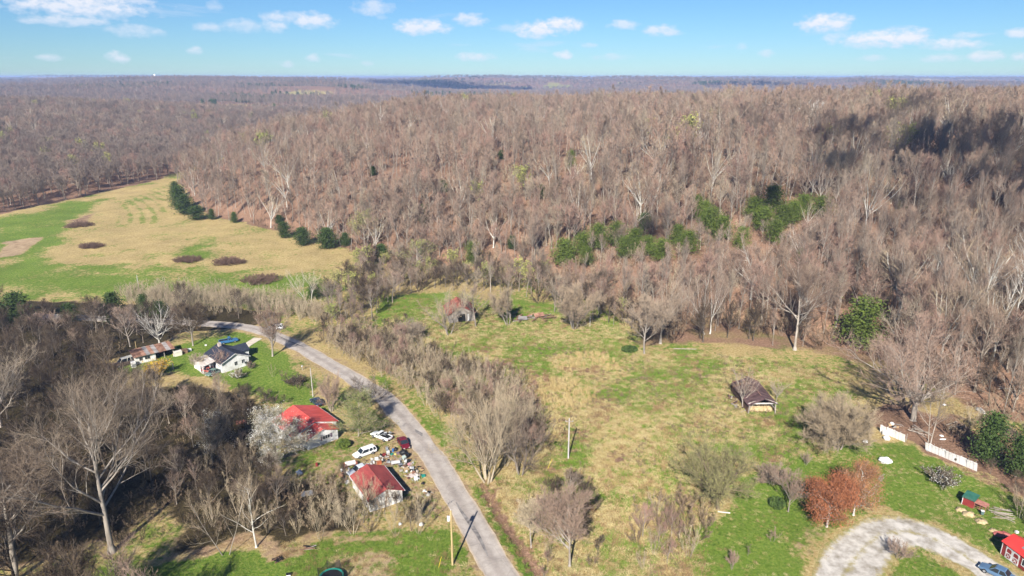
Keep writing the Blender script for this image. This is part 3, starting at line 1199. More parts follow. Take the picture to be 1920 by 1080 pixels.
M_BARK = mat('pale_bark', (0.215, 0.18, 0.145), 0.9, (0.36, 0.315, 0.265), 1.5, 0.2, stretch=(1, 1, 0.3), rnd=0.22)
M_BARK_D = mat('grey_brown_bark', (0.18, 0.145, 0.11), 0.9, (0.33, 0.28, 0.225), 1.2, 0.2, stretch=(1, 1, 0.3), rnd=0.25)
M_TAN_BARK = mat('tan_bark', (0.29, 0.23, 0.155), 0.9, (0.44, 0.37, 0.26), 1.5, 0.1, stretch=(1, 1, 0.3), rnd=0.15)
M_BARK_W = mat('white_bark', (0.40, 0.37, 0.32), 0.85, (0.60, 0.57, 0.51), 1.0, 0.1, rnd=0.1)
M_TWIG = mat_tint('winter_twigs', [(0.148, 0.110, 0.079), (0.268, 0.195, 0.142), (0.331, 0.227, 0.170), (0.177, 0.128, 0.093), (0.344, 0.277, 0.199),
                                   (0.296, 0.183, 0.131), (0.206, 0.162, 0.119), (0.359, 0.246, 0.182), (0.239, 0.176, 0.129)])
M_TWIG_GREY = mat_tint('grey_twigs', [(0.135, 0.108, 0.086), (0.215, 0.164, 0.130), (0.170, 0.138, 0.110), (0.265, 0.208, 0.166), (0.195, 0.140, 0.110), (0.235, 0.192, 0.150)])
M_TWIG_TAN = mat_tint('tan_twigs', [(0.40, 0.32, 0.205), (0.31, 0.235, 0.155), (0.46, 0.375, 0.25), (0.35, 0.265, 0.18)])
M_TWIG_RED = mat_tint('reddish_twigs', [(0.28, 0.175, 0.135), (0.32, 0.20, 0.15), (0.24, 0.155, 0.12)])
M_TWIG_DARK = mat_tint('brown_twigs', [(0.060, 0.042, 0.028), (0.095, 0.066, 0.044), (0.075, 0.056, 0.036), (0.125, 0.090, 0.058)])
M_TWIG_WILLOW = mat_tint('greenish_twigs', [(0.20, 0.185, 0.085), (0.25, 0.22, 0.11)])
M_BUD = mat_tint('yellow_green_buds', [(0.29, 0.30, 0.085), (0.35, 0.33, 0.11), (0.25, 0.28, 0.075)])
M_RED_LEAF = mat('russet_leaves', (0.185, 0.062, 0.026), 0.8, (0.38, 0.145, 0.066), 1.1, 0, lo=0.3, hi=0.7)
M_RED_LEAF2 = mat('tawny_leaves', (0.23, 0.10, 0.042), 0.8, (0.40, 0.20, 0.095), 1.1, 0, lo=0.3, hi=0.7)
M_WHITE_LEAF = mat('white_blossom', (0.20, 0.175, 0.105), 0.8, (0.72, 0.71, 0.68), 0.9, 0, lo=0.44, hi=0.68, detail=7)
M_GREEN_LEAF = mat('young_leaves', (0.10, 0.14, 0.03), 0.8, (0.20, 0.22, 0.07), 1.0, 0)
M_CEDAR = mat('cedar_needles', (0.024, 0.046, 0.009), 0.8, (0.068, 0.105, 0.020), 0.9, 0, detail=5, lo=0.3, hi=0.7, rnd=0.2)
M_PINE = mat('pine_needles', (0.050, 0.080, 0.011), 0.75, (0.135, 0.172, 0.026), 0.9, 0, detail=5, lo=0.3, hi=0.7, rnd=0.2)
M_GOLD = mat('yellow_blossom', (0.46, 0.25, 0.02), 0.8, (0.62, 0.40, 0.04), 1.0, 0)
M_BRUSH = mat_tint('brush_twigs', [(0.25, 0.175, 0.115), (0.30, 0.215, 0.14), (0.21, 0.15, 0.105), (0.35, 0.26, 0.165)])

PROTO = {}          # name -> list of (trunk mesh, crown mesh, height)


def make_proto(key, n, seed0, H, style, wood, twig, dens=1.0, tw=0.035, stems=1, leaf_m=None, leaf_n=0, leaf_s=0.3, width=1.0, sides=6):
    out = []
    for i in range(n):
        (tv, tq), (cv, cq), pts = grow_tree(seed0 + i * 13, H, style, dens, tw, stems, 0, None, sides, width)
        tm = quads_mesh('trunk', tv, tq, wood, None, True)
        mats, fm = [twig], None
        if leaf_m is not None:
            rng = np.random.default_rng(seed0 + i)
            c = pts[rng.integers(0, len(pts), leaf_n)] + rng.normal(0, 0.22, (leaf_n, 3))
            lv, lq = leaves(c, leaf_s, rng)
            n0 = len(cq)
            cv, cq = join([(cv, cq), (lv, lq)])
            fm = np.zeros(len(cq), np.int32)
            fm[n0:] = 1
            mats = [twig, leaf_m]
        cm = quads_mesh('crown', cv, cq, mats, fm)
        top = max(tv[:, 2].max(), cv[:, 2].max())
        out.append((tm, cm, top))
    PROTO[key] = out


def conifer(seed, H, Wd, leaf_m, n=1500, size=0.45, shape='cedar'):
    rng = np.random.default_rng(seed)
    st = lines(np.array([[0, 0, -0.3]]), np.array([[0, 0, 1.0]]), np.array([H * 0.93 + 0.3]), 6, 0.02, 0.01, rng)
    tv, tq = tubes(st, H * 0.016, H * 0.004, 6)
    # boughs
    nb = int(58 if shape == 'cedar' else 44)
    t = (np.arange(nb) + rng.random(nb)) / nb
    z0 = 0.06 if shape == 'cedar' else 0.14
    zz = H * (z0 + (0.97 - z0) * t)
    if shape == 'cedar':
        env = np.clip(np.sin(np.pi * (0.16 + 0.84 * t) ** 0.80), 0.05, 1) ** 0.8
    else:
        env = np.clip(1.05 - 0.95 * t ** 1.4, 0.12, 1) * (0.55 + 0.65 * rng.random(nb))
    a = np.arange(nb) * 2.399 + rng.normal(0, 0.3, nb)
    rad = Wd * 0.5 * env * (0.72 + 0.5 * rng.random(nb))
    d = np.stack([np.cos(a), np.sin(a), 0.25 + 0.3 * t], -1)
    s = np.stack([np.zeros(nb), np.zeros(nb), zz], -1)
    P = lines(s, d, rad, 4, 0.06, 0.08, rng)
    bv, bq = tubes(P, H * 0.004, 0.01, 3)
    # sprays of foliage along each bough
    k = n // nb
    i = np.repeat(np.arange(nb), k)
    f = (rng.random(len(i)) ** 0.6) * 2.999
    j = f.astype(int)
    w = (f - j)[:, None]
    c = P[i, j] * (1 - w) + P[i, j + 1] * w
    spread = (0.06 + 0.10 * f / 3) * Wd
    c = c + rng.normal(0, 1, c.shape) * spread[:, None] * np.array([1, 1, 0.8])
    lv, lq = leaves(c, size, rng, 0.5)
    tm = quads_mesh('trunk', *join([(tv, tq), (bv, bq)]), M_BARK_D, None, True)
    cm = quads_mesh('crown', lv, lq, leaf_m)
    return tm, cm, lv[:, 2].max()


make_proto('round', 5, 100, 15, 'round', M_BARK_D, M_TWIG, 1.25, 0.036)
make_proto('tall', 4, 200, 20, 'tall', M_BARK, M_TWIG, 1.2, 0.036)
make_proto('vase', 3, 300, 14, 'vase', M_BARK, M_TWIG, 1.2, 0.034)
make_proto('white', 2, 330, 20, 'vase', M_BARK_W, M_TWIG_TAN, 0.8, 0.034)
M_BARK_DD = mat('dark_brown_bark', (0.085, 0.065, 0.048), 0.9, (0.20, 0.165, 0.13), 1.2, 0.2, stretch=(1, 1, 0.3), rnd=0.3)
M_CANE = mat_tint('bramble_canes', [(0.15, 0.095, 0.065), (0.22, 0.14, 0.10), (0.17, 0.11, 0.08)])
make_proto('cane', 3, 680, 2.2, 'sapling', M_CANE, M_CANE, 1.2, 0.055, 8, sides=3, width=1.8)
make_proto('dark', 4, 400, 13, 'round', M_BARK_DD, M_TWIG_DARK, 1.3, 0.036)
make_proto('bud', 2, 450, 13, 'round', M_BARK_D, M_TWIG_WILLOW, 0.8, 0.036, leaf_m=M_BUD, leaf_n=1500, leaf_s=0.26)
make_proto('redbud', 2, 470, 14, 'round', M_BARK_D, M_TWIG_RED, 1.25, 0.042)
make_proto('sapling', 5, 500, 7, 'sapling', M_TAN_BARK, M_TWIG_TAN, 1.3, 0.034, 6, sides=4, width=0.62)
make_proto('darkbrush', 3, 660, 3.5, 'sapling', M_TWIG_DARK, M_TWIG_DARK, 1.0, 0.028, 6, sides=3, width=1.5)
make_proto('brush', 4, 600, 3.5, 'sapling', M_TWIG_DARK, M_BRUSH, 1.1, 0.028, 7, sides=3, width=1.5)
make_proto('reed', 2, 640, 5, 'sapling', M_TWIG_TAN, M_TWIG_TAN, 0.8, 0.026, 6, sides=3, width=0.8)
PROTO['cedar'] = [conifer(700 + i, 9, 4.2, M_CEDAR, 5600, 0.27) for i in range(3)]
PROTO['pine'] = [conifer(720 + i, 13, 7.5, M_PINE, 5200, 0.34, 'pine') for i in range(3)]
# lighter meshes for the woods further off
make_proto('mid_round', 6, 800, 15, 'round', M_BARK_D, M_TWIG, 0.55, 0.075, sides=4)
make_proto('mid_tall', 5, 850, 20, 'tall', M_BARK, M_TWIG, 0.55, 0.075, sides=4)
make_proto('mid_red', 2, 880, 14, 'round', M_BARK_D, M_TWIG_RED, 0.5, 0.075, sides=4)
make_proto('mid_bud', 2, 890, 13, 'round', M_BARK_D, M_TWIG_WILLOW, 0.3, 0.075, leaf_m=M_BUD, leaf_n=500, leaf_s=0.45, sides=4)
make_proto('mid_white', 2, 895, 20, 'vase', M_BARK_W, M_TWIG_TAN, 0.35, 0.07, sides=4)
PROTO['mid_cedar'] = [conifer(760 + i, 9, 4.4, M_CEDAR, 700, 0.8) for i in range(2)]
make_proto('mid_grey', 4, 820, 15, 'round', M_BARK_D, M_TWIG_GREY, 0.6, 0.075, sides=4)
make_proto('far', 5, 900, 16, 'round', M_BARK_D, M_TWIG_GREY, 0.14, 0.26, sides=3)
make_proto('far_tall', 3, 950, 19, 'tall', M_BARK, M_TWIG, 0.14, 0.26, sides=3)
PROTO['far_cedar'] = [conifer(980 + i, 12, 7, M_CEDAR, 220, 1.8) for i in range(2)]

wood_coll = bpy.data.collections.new('woodland_kinds')      # kinds of tree the masses of woodland are made of
KIND_ORDER = ['mid_round', 'mid_tall', 'mid_red', 'mid_bud', 'mid_white', 'mid_cedar', 'far', 'far_tall', 'far_cedar', 'round', 'tall', 'dark', 'brush', 'sapling', 'cedar', 'darkbrush', 'mid_grey']
KIND_FIRST = {}
_n = 0
for kname in KIND_ORDER:
    KIND_FIRST[kname] = _n
    for tm, cm, top in PROTO[kname]:
        a = np.zeros(len(tm.vertices) * 3, np.float32)
        tm.vertices.foreach_get('co', a)
        b = np.zeros(len(cm.vertices) * 3, np.float32)
        cm.vertices.foreach_get('co', b)
        qa = np.zeros(len(tm.loops), np.int32)
        tm.loops.foreach_get('vertex_index', qa)
        qb = np.zeros(len(cm.loops), np.int32)
        cm.loops.foreach_get('vertex_index', qb)
        fb = np.zeros(len(cm.polygons), np.int32)
        cm.polygons.foreach_get('material_index', fb)
        fm = np.concatenate([np.zeros(len(tm.polygons), np.int32), fb + 1])
        V = np.concatenate([a.reshape(-1, 3), b.reshape(-1, 3)])
        Q = np.concatenate([qa.reshape(-1, 4), qb.reshape(-1, 4) + len(tm.vertices)])
        me = quads_mesh('tree', V, Q, list(tm.materials) + list(cm.materials), fm)
        o = bpy.data.objects.new('woodland_kind_%03d' % _n, me)
        wood_coll.objects.link(o)
        _n += 1


def scatter_object(name, pts, rot, scl, idx, coll, label=None, cat=None):
    """one object: the trees of a wood set out on its points by geometry nodes"""
    me = bpy.data.meshes.new(name)
    me.vertices.add(len(pts))
    me.vertices.foreach_set('co', np.asarray(pts, np.float32).ravel())
    for nm, typ, val in (('rot', 'FLOAT_VECTOR', rot), ('scl', 'FLOAT_VECTOR', scl), ('idx', 'INT', idx)):
        a = me.attributes.new(nm, typ, 'POINT')
        if typ == 'INT':
            a.data.foreach_set('value', np.asarray(val, np.int32))
        else:
            a.data.foreach_set('vector', np.asarray(val, np.float32).ravel())
    o = link(name, me)
    ng = bpy.data.node_groups.new(name, 'GeometryNodeTree')
    ng.interface.new_socket('Geometry', in_out='INPUT', socket_type='NodeSocketGeometry')
    ng.interface.new_socket('Geometry', in_out='OUTPUT', socket_type='NodeSocketGeometry')
    N, L = ng.nodes, ng.links
    gi, go = N.new('NodeGroupInput'), N.new('NodeGroupOutput')
    ip = N.new('GeometryNodeInstanceOnPoints')
    ci = N.new('GeometryNodeCollectionInfo')
    ci.inputs['Collection'].default_value = coll
    ci.inputs['Separate Children'].default_value = True
    ci.inputs['Reset Children'].default_value = True
    ip.inputs['Pick Instance'].default_value = True

    def attr(nm, typ):
        n = N.new('GeometryNodeInputNamedAttribute')
        n.data_type = typ
        n.inputs['Name'].default_value = nm
        return n.outputs['Attribute']
    L.new(gi.outputs[0], ip.inputs['Points'])
    L.new(ci.outputs[0], ip.inputs['Instance'])
    L.new(attr('idx', 'INT'), ip.inputs['Instance Index'])
    L.new(attr('rot', 'FLOAT_VECTOR'), ip.inputs['Rotation'])
    L.new(attr('scl', 'FLOAT_VECTOR'), ip.inputs['Scale'])
    L.new(ip.outputs[0], go.inputs[0])
    md = o.modifiers.new('scatter', 'NODES')
    md.node_group = ng
    tag(o, label, cat, None, 'stuff')
    return o


# ------------------------------------------------------------------ where trees stand
rng = np.random.default_rng(7)
LOOK = 0.79          # half width of the view per metre of distance


def jittered(x0, x1, y0, y1, step):
    X, Y = np.meshgrid(np.arange(x0, x1, step), np.arange(y0, y1, step))
    x = X.ravel() + rng.uniform(-0.5, 0.5, X.size) * step * 0.95
    y = Y.ravel() + rng.uniform(-0.5, 0.5, X.size) * step * 0.95
    return x, y


def in_view(x, y, margin=25):
    return (np.abs(x) < y * LOOK + margin) & (y > 60)


CLEAR = W((325, 349), (0, 418), (-200, 440), (-200, 560), (300, 540), (560, 560), (720, 520), (690, 490), (640, 466), (530, 440), (388, 410), (345, 385))

EVERGREEN = [  # px, py base, py top, width px, kind
    (338, 392, 345, 34, 'cedar'), (348, 402, 362, 36, 'cedar'), (370, 412, 384, 34, 'cedar'), (330, 370, 338, 20, 'cedar'), (534, 446, 414, 26, 'cedar'),
    (568, 460, 424, 34, 'cedar'), (614, 466, 424, 40, 'cedar'), (648, 462, 434, 20, 'cedar'), (524, 420, 402, 18, 'cedar'), (440, 418, 396, 14, 'cedar'),
    (398, 412, 390, 14, 'cedar'), (886, 500, 446, 38, 'pine'), (1058, 500, 452, 50, 'pine'), (1120, 470, 424, 46, 'pine'), (1155, 462, 420, 46, 'pine'),
    (1190, 476, 432, 42, 'pine'), (1215, 480, 446, 36, 'pine'), (1240, 490, 452, 44, 'pine'), (1270, 462, 424, 34, 'pine'), (1306, 412, 370, 26, 'pine'),
    (1330, 440, 394, 46, 'pine'), (1352, 454, 408, 42, 'pine'), (1446, 398, 352, 50, 'pine'), (1430, 434, 392, 48, 'pine'), (1466, 430, 388, 42, 'pine'),
    (1505, 406, 368, 46, 'pine'), (1540, 408, 370, 46, 'pine'), (1070, 320, 284, 20, 'pine'), (1208, 430, 396, 26, 'cedar'), (1612, 655, 548, 92, 'pine'),
    (1850, 866, 768, 56, 'cedar'), (1904, 894, 812, 48, 'cedar'), (1932, 850, 778, 40, 'cedar'), (1565, 545, 505, 24, 'cedar'), (1500, 500, 470, 22, 'pine'),
    (36, 610, 544, 52, 'cedar'), (4, 615, 560, 30, 'cedar'), (132, 605, 566, 34, 'cedar'), (216, 606, 544, 40, 'cedar'), (272, 595, 548, 22, 'cedar'),
    (300, 600, 562, 30, 'cedar'), (590, 560, 530, 26, 'cedar'), (716, 492, 455, 34, 'cedar'), (796, 420, 380, 22, 'cedar'), (832, 362, 336, 20, 'cedar'),
    (1014, 372, 344, 24, 'cedar'), (410, 214, 198, 12, 'pine'), (442, 214, 202, 13, 'pine'), (478, 212, 194, 13, 'pine'), (500, 212, 196, 13, 'pine'),
    (515, 208, 192, 12, 'pine'), (490, 216, 202, 12, 'pine'), (1034, 196, 182, 18, 'pine'), (1136, 200, 184, 20, 'pine'), (1348, 196, 174, 14, 'pine'),
    (1585, 202, 186, 13, 'pine'), (1604, 204, 188, 12, 'pine'), (1636, 222, 204, 18, 'pine'), (1730, 216, 200, 18, 'pine'), (1056, 192, 182, 12, 'pine'),
    (1690, 400, 370, 18, 'cedar'), (1770, 470, 440, 18, 'cedar'), (1900, 560, 505, 30, 'cedar'), (940, 300, 280, 14, 'cedar'), (700, 330, 310, 14, 'cedar'),
    (165, 306, 290, 14, 'pine'), (70, 316, 300, 12, 'cedar'), (960, 468, 440, 20, 'cedar'), (1390, 470, 430, 34, 'pine'), (1100, 500, 466, 30, 'pine'), (1092, 478, 440, 40, 'pine'), (1172, 486, 446, 40, 'pine'), (1290, 478, 436, 40, 'pine'), (1320, 420, 380, 34, 'pine'), (1412, 412, 372, 40, 'pine'), (1486, 420, 380, 40, 'pine'), (1452, 460, 416, 38, 'pine'),
]
E_PT = []
for (px, pb, pt, w, kd) in EVERGREEN:
    b = at(px, pb)
    big = 1.15 if kd == 'pine' and 1000 < px < 1560 and pb > 300 else 1.0
    E_PT.append((b, tall(b, pt) * (1.6 * big - 0.6), wide(b, w) * big, kd, px))
E_XY = np.array([(b.x, b.y) for b, *_ in E_PT])
E_R = np.array([w for _, _, w, _, _ in E_PT]) * 0.55


def free_of(x, y):
    ok = np.ones(len(x), bool)
    for (ex, ey), r in zip(E_XY, E_R):
        ok &= np.hypot(x - ex, y - ey) > r
    return ok


NEAR_TREES = []      # x, y, kind, height, group


def fill(poly_px, step, kinds, hmin, hmax, group, poly=None, avoid_road=True, gap=0.0):
    P = poly or W(*poly_px)
    xs = [p[0] for p in P]
    ys = [p[1] for p in P]
    x, y = jittered(min(xs), max(xs), min(ys), max(ys), step)
    ok = inside(x, y, P)
    if avoid_road:
        ok &= seg_dist(x, y, ROAD) > 5.0
    if gap:
        ok &= fbm(x / 14, y / 14, 2, 55) > gap
    ok &= free_of(x, y)
    x, y = x[ok], y[ok]
    for a, b in zip(x, y):
        k = kinds[int(rng.integers(0, len(kinds)))]
        NEAR_TREES.append((a, b, k, float(rng.uniform(hmin, hmax)), group))


# the wooded hill behind the meadow
x, y = jittered(-420, 420, 95, 560, 7.0)
ok = (pdist(x, y, HILL) > 1.0) & in_view(x, y, 20) & free_of(x, y)
xb, yb = jittered(-120, 200, 95, 300, 6.5)
fb_ = pdist(xb, yb, HILL)
okb = (fb_ > 0.5) & (fb_ < 55) & in_view(xb, yb, 20) & free_of(xb, yb)
x, y = np.concatenate([x[ok], xb[okb]]), np.concatenate([y[ok], yb[okb]])
ok = fbm(x / 17, y / 17, 2, 78) > 0.30
x, y = x[ok], y[ok]
front = pdist(x, y, HILL)
for a, b, f in zip(x, y, front):
    q = rng.random()
    east = a > 60
    k = 'tall' if q < (0.66 if east else 0.54) else 'round' if q < 0.78 else 'vase' if q < 0.88 else 'redbud' if q < 0.965 else 'bud' if q < 0.973 else 'white'
    h = (rng.uniform(11.5, 16.5) + 9 * (fbm(np.array([a / 22]), np.array([b / 22]), 2, 77)[0] - 0.25)) * (1.2 if k in ('tall', 'white') else 1.0) * (1.12 if east else 0.95)
    NEAR_TREES.append((a, b, k, float(h), 'hill'))
# wood beyond the west field
x, y = jittered(-520, -100, 200, 560, 7.0)
ok = (pdist(x, y, WEST) > 2.0) & in_view(x, y, 20)
for a, b in zip(x[ok], y[ok]):
    q = rng.random()
    NEAR_TREES.append((a, b, 'round' if q < 0.6 else 'tall' if q < 0.8 else 'redbud' if q < 0.92 else 'bud' if q < 0.94 else 'vase', float(rng.uniform(12, 18)), 'west'))
# low wood along the creek, by the houses
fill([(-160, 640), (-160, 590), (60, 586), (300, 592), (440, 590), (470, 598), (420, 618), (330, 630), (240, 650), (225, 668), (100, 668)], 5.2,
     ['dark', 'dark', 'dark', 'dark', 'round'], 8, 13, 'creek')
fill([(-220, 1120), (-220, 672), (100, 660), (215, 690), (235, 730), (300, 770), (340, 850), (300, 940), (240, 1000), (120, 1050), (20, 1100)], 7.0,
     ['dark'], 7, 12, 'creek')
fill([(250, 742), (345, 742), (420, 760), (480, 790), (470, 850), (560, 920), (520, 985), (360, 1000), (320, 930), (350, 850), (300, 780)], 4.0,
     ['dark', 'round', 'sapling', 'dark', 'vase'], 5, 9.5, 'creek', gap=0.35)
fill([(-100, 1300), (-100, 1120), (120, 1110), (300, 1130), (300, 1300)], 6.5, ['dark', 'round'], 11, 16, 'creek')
# pale thicket between creek wood and field
fill([(210, 560), (300, 552), (420, 556), (560, 572), (640, 600), (600, 612), (520, 592), (430, 588), (300, 588)], 2.3, ['sapling'], 5.0, 7.5, 'thicket')
# thicket beside the road
fill([(600, 622), (715, 634), (820, 676), (925, 712), (1010, 772), (1025, 845), (985, 885), (905, 874), (850, 810), (780, 745), (700, 700), (620, 660)], 2.1, ['sapling', 'sapling', 'sapling', 'brush', 'redbud', 'sapling', 'dark'], 3.4, 7.6, 'hedge')
# trees between meadow and hill
fill([(610, 600), (640, 540), (690, 496), (800, 508), (900, 514), (1030, 532), (1130, 576), (1200, 606), (1180, 624), (1100, 596), (1030, 572), (960, 556), (880, 548), (800, 546), (720, 575), (670, 640)], 4.0,
     ['round', 'vase', 'dark', 'bud', 'round', 'tall', 'brush', 'dark'], 7, 12.5, 'fringe')
fill([(1030, 560), (1130, 580), (1160, 600), (1110, 612), (1030, 600)], 5.5, ['round', 'vase', 'tall'], 10, 15, 'fringe')
# brush at the east edge
fill([(1760, 800), (1860, 780), (1990, 840), (1990, 1010), (1930, 1000), (1880, 930), (1820, 870)], 3.6, ['dark', 'brush', 'sapling'], 3.0, 6.5, 'eastbrush')
fill([(1720, 720), (1960, 720), (1990, 800), (1860, 770), (1760, 765)], 5.5, ['round', 'dark', 'vase'], 8, 13, 'eastbrush')
fill([(1930, 990), (2020, 960), (2060, 1090), (1960, 1050)], 4.0, ['dark', 'vase'], 4, 7, 'eastbrush')
fill(None, 5.0, ['dark', 'round'], 13, 17, 'creek', poly=[(-80, 46), (-36, 46), (-36, 61), (-80, 61)])
fill([(1175, 640), (1225, 600), (1300, 592), (1420, 596), (1560, 624), (1640, 676), (1560, 668), (1400, 648), (1300, 644)], 5.6, ['round', 'vase', 'tall', 'brush', 'dark'], 7, 13, 'foot')
fill([(985, 965), (1040, 925), (1115, 945), (1150, 1080), (1020, 1090)], 3.4, ['brush', 'redbud', 'sapling', 'dark', 'brush'], 2.2, 5.0, 'scrub')
# scrub in the south meadow corner
fill([(1190, 960), (1270, 930), (1330, 970), (1300, 1070), (1190, 1070)], 2.7, ['redbud', 'brush', 'sapling', 'brush'], 3.0, 6.0, 'scrub')
fill([(1020, 930), (1090, 910), (1110, 960), (1040, 1000)], 3.2, ['brush', 'dark', 'round'], 4, 7, 'scrub')
fill([(480, 880), (560, 905), (640, 885), (665, 930), (690, 965), (600, 965), (500, 960)], 2.6, ['brush', 'sapling', 'brush', 'dark'], 2.0, 4.6, 'scrub')
fill([(835, 948), (842, 984), (760, 1000), (640, 1006), (520, 1008), (440, 1020), (450, 985), (560, 968), (680, 966), (765, 942)], 2.5, ['sapling', 'brush', 'sapling', 'dark'], 3.0, 6.2, 'scrub')
fill([(470, 735), (540, 752), (540, 768), (450, 765), (420, 745)], 2.6, ['brush', 'dark'], 2.5, 4, 'scrub')
fill([(520, 705), (585, 715), (590, 735), (540, 735)], 2.6, ['brush'], 1.6, 2.8, 'scrub')
fill([(690, 620), (760, 600), (800, 630), (770, 660), (700, 650)], 3.2, ['brush', 'dark'], 3, 5, 'scrub')
fill([(900, 690), (1000, 700), (1010, 740), (940, 740), (860, 690)], 3.4, ['redbud', 'brush', 'brush'], 3, 4.6, 'scrub')

T_XY = np.array([(a, b) for a, b, *_ in NEAR_TREES])
T_Z = height(T_XY[:, 0], T_XY[:, 1])
DIST = np.hypot(T_XY[:, 0], T_XY[:, 1])
print('near trees', len(NEAR_TREES))

# ------------------------------------------------------------------ single trees with a look of their own
def place_tree(name, cat, label, protos, base, H, wd=None, rz=None, group=None, lean=(0, 0)):
    tm, cm, top = protos
    s = H / top
    o = thing(name, label, cat, base, 0, group)
    sx = s if wd is None else wd
    o.scale = (sx, sx, s)
    o.rotation_euler = (lean[0], lean[1], rng.uniform(0, 6.28) if rz is None else rz)
    link('trunk', tm, o)
    link('crown', cm, o)
    return o


def hero(name, label, px, py, py_top, w_px, style, wood, twig, seed, dens=2.0, tw=0.03, stems=1, width=1.0, leaf=None, cat='tree'):
    b = at(px, py)
    H = tall(b, py_top)
    (tv, tq), (cv, cq), pts = grow_tree(seed, H, style, dens, tw, stems, 0, None, 8, width)
    # fit the crown to the measured width
    r = 2 * np.percentile(np.hypot(cv[:, 0], cv[:, 1]), 93)
    k = wide(b, w_px) / r
    kz = H / max(cv[:, 2].max(), tv[:, 2].max())
    hi = np.array([k, k, kz])

    def fit(v):
        z = np.clip(v[:, 2:3] / (0.12 * H), 0, 1)
        return np.concatenate([v[:, :2] * (1 + (k - 1) * z), v[:, 2:] * kz], 1)
    tv, cv, pts = fit(tv), fit(cv), fit(pts)
    o = thing(name, label, cat, b)
    link('trunk', quads_mesh('trunk', tv, tq, wood, None, True), o)
    mats, fm = [twig], None
    if leaf is not None:
        lm, n, size, jit = leaf
        g = np.random.default_rng(seed + 1)
        c = pts[g.integers(0, len(pts), n)] + g.normal(0, jit, (n, 3))
        n0 = len(cq)
        cv, cq = join([(cv, cq), leaves(c, size, g)])
        fm = np.zeros(len(cq), np.int32)
        fm[n0:] = 1
        mats = [twig, lm]
    link('crown', quads_mesh('crown', cv, cq, mats, fm), o)
    T_HERO.append((b.x, b.y, wide(b, w_px) * 0.5))
    return o


T_HERO = []
bt = 'bare_tree'
hero(bt, 'tallest bare tree, forked pale trunk rising from the dark wood beside the lawn', 210, 1035, 690, 275, 'round', M_BARK, M_TWIG, 11, 1.9, 0.022, width=1.3)
hero(bt, 'bare tree whose lower branches reach over the mown lawn, west of the brush pile', 30, 1090, 850, 190, 'round', M_BARK, M_TWIG, 12, 2.2)
hero(bt, 'bare pale-limbed tree at the dark wood edge near the rusty shed', 2, 800, 640, 120, 'vase', M_BARK, M_TWIG, 13, 2.0)
hero(bt, 'huge wide-spreading bare tree behind the white panel fence', 1712, 788, 610, 252, 'spread', M_BARK, M_TWIG, 114, 2.2, 0.03, width=1.0)
hero('willow_tree', 'olive-twigged willow with a thick leaning trunk at the lawn edge', 1346, 955, 820, 165, 'spread', mat('dark_willow_bark', (0.10, 0.075, 0.05), 0.9, (0.26, 0.19, 0.13), 1.2, 0.2), M_TWIG_WILLOW, 15, 2.2, 0.036, leaf=(M_BUD, 2500, 0.12, .2))
hero(bt, 'small bare grey tree beside the round green bush', 1478, 960, 872, 70, 'vase', M_BARK, M_TWIG, 16, 1.9)
hero(bt, 'broad bare tree standing on the creek bank, south of the meadow', 1068, 1062, 908, 122, 'round', M_BARK, M_TWIG, 17, 2.4, 0.030, width=1.2)
hero(bt, 'slender bare tree on the creek bank close to the road', 996, 1024, 930, 62, 'round', M_BARK, M_TWIG_TAN, 18, 1.8)
hero(bt, 'clump of bare trunks fanning out at the south end of the roadside thicket', 914, 902, 730, 165, 'vase', M_TAN_BARK, M_TWIG_TAN, 19, 1.5, 0.03, 6)
hero(bt, 'bare many-stemmed tree between roadside thicket and meadow pole', 976, 888, 738, 150, 'vase', M_BARK_D, M_TWIG, 20, 1.5, 0.03, 5)
hero(bt, 'bare tan tree filling the gap behind the two roadside clumps', 944, 852, 712, 130, 'vase', M_TAN_BARK, M_TWIG_TAN, 119, 1.3, 0.03, 4)
hero(bt, 'tall bare multi-limbed tree in front of the dark-roofed house', 511, 668, 566, 84, 'vase', M_BARK, M_TWIG, 21, 2.0, 0.03, 1)
hero(bt, 'pale bushy bare tree standing before the collapsing red barn', 842, 628, 528, 104, 'vase', M_BARK, M_TWIG_TAN, 22, 1.3, 0.03, 3)
hero(bt, 'bare tree on the far side of the collapsing red barn', 892, 612, 530, 70, 'round', M_BARK_D, M_TWIG, 222, 1.2)
hero(bt, 'narrow bare tree beside the heap of fallen barn boards', 952, 610, 532, 66, 'vase', M_BARK, M_TWIG_TAN, 23, 1.9, 0.034, 3)
hero(bt, 'round pale bare tree alone on the grass east of the fallen boards', 1076, 616, 520, 84, 'vase', M_BARK, M_TWIG_TAN, 24, 2.0, 0.036, 6)
hero(bt, 'bare tree over the small dark cedar shrub at the meadow corner', 1208, 664, 548, 84, 'round', M_BARK, M_TWIG, 25, 1.9, 0.034)
hero(bt, 'tall vase-shaped bare tree beside the fallen log', 1238, 644, 500, 100, 'vase', M_BARK, M_TWIG, 26, 2.0, 0.034)
hero(bt, 'tall pale twin-trunked tree at the litter-covered foot of the hill', 1326, 626, 466, 96, 'vase', M_BARK_W, M_TWIG, 27, 1.9, 0.034, 2)
hero(bt, 'pale bare tree just behind the twin-trunked one', 1408, 560, 432, 90, 'vase', M_BARK_W, M_TWIG, 28, 1.9, 0.036)
hero(bt, 'large bare tree with low drooping limbs at the hill foot', 1490, 656, 470, 130, 'round', M_BARK, M_TWIG, 29, 2.4, 0.036, width=1.2)
hero(bt, 'wide-crowned bare tree above the pine clump', 1500, 494, 404, 84, 'vase', M_BARK_W, M_TWIG, 30, 1.8, 0.04)
hero(bt, 'grey bare tree rising behind the pine clump', 1590, 492, 398, 66, 'vase', M_BARK, M_TWIG, 31, 1.8, 0.04)
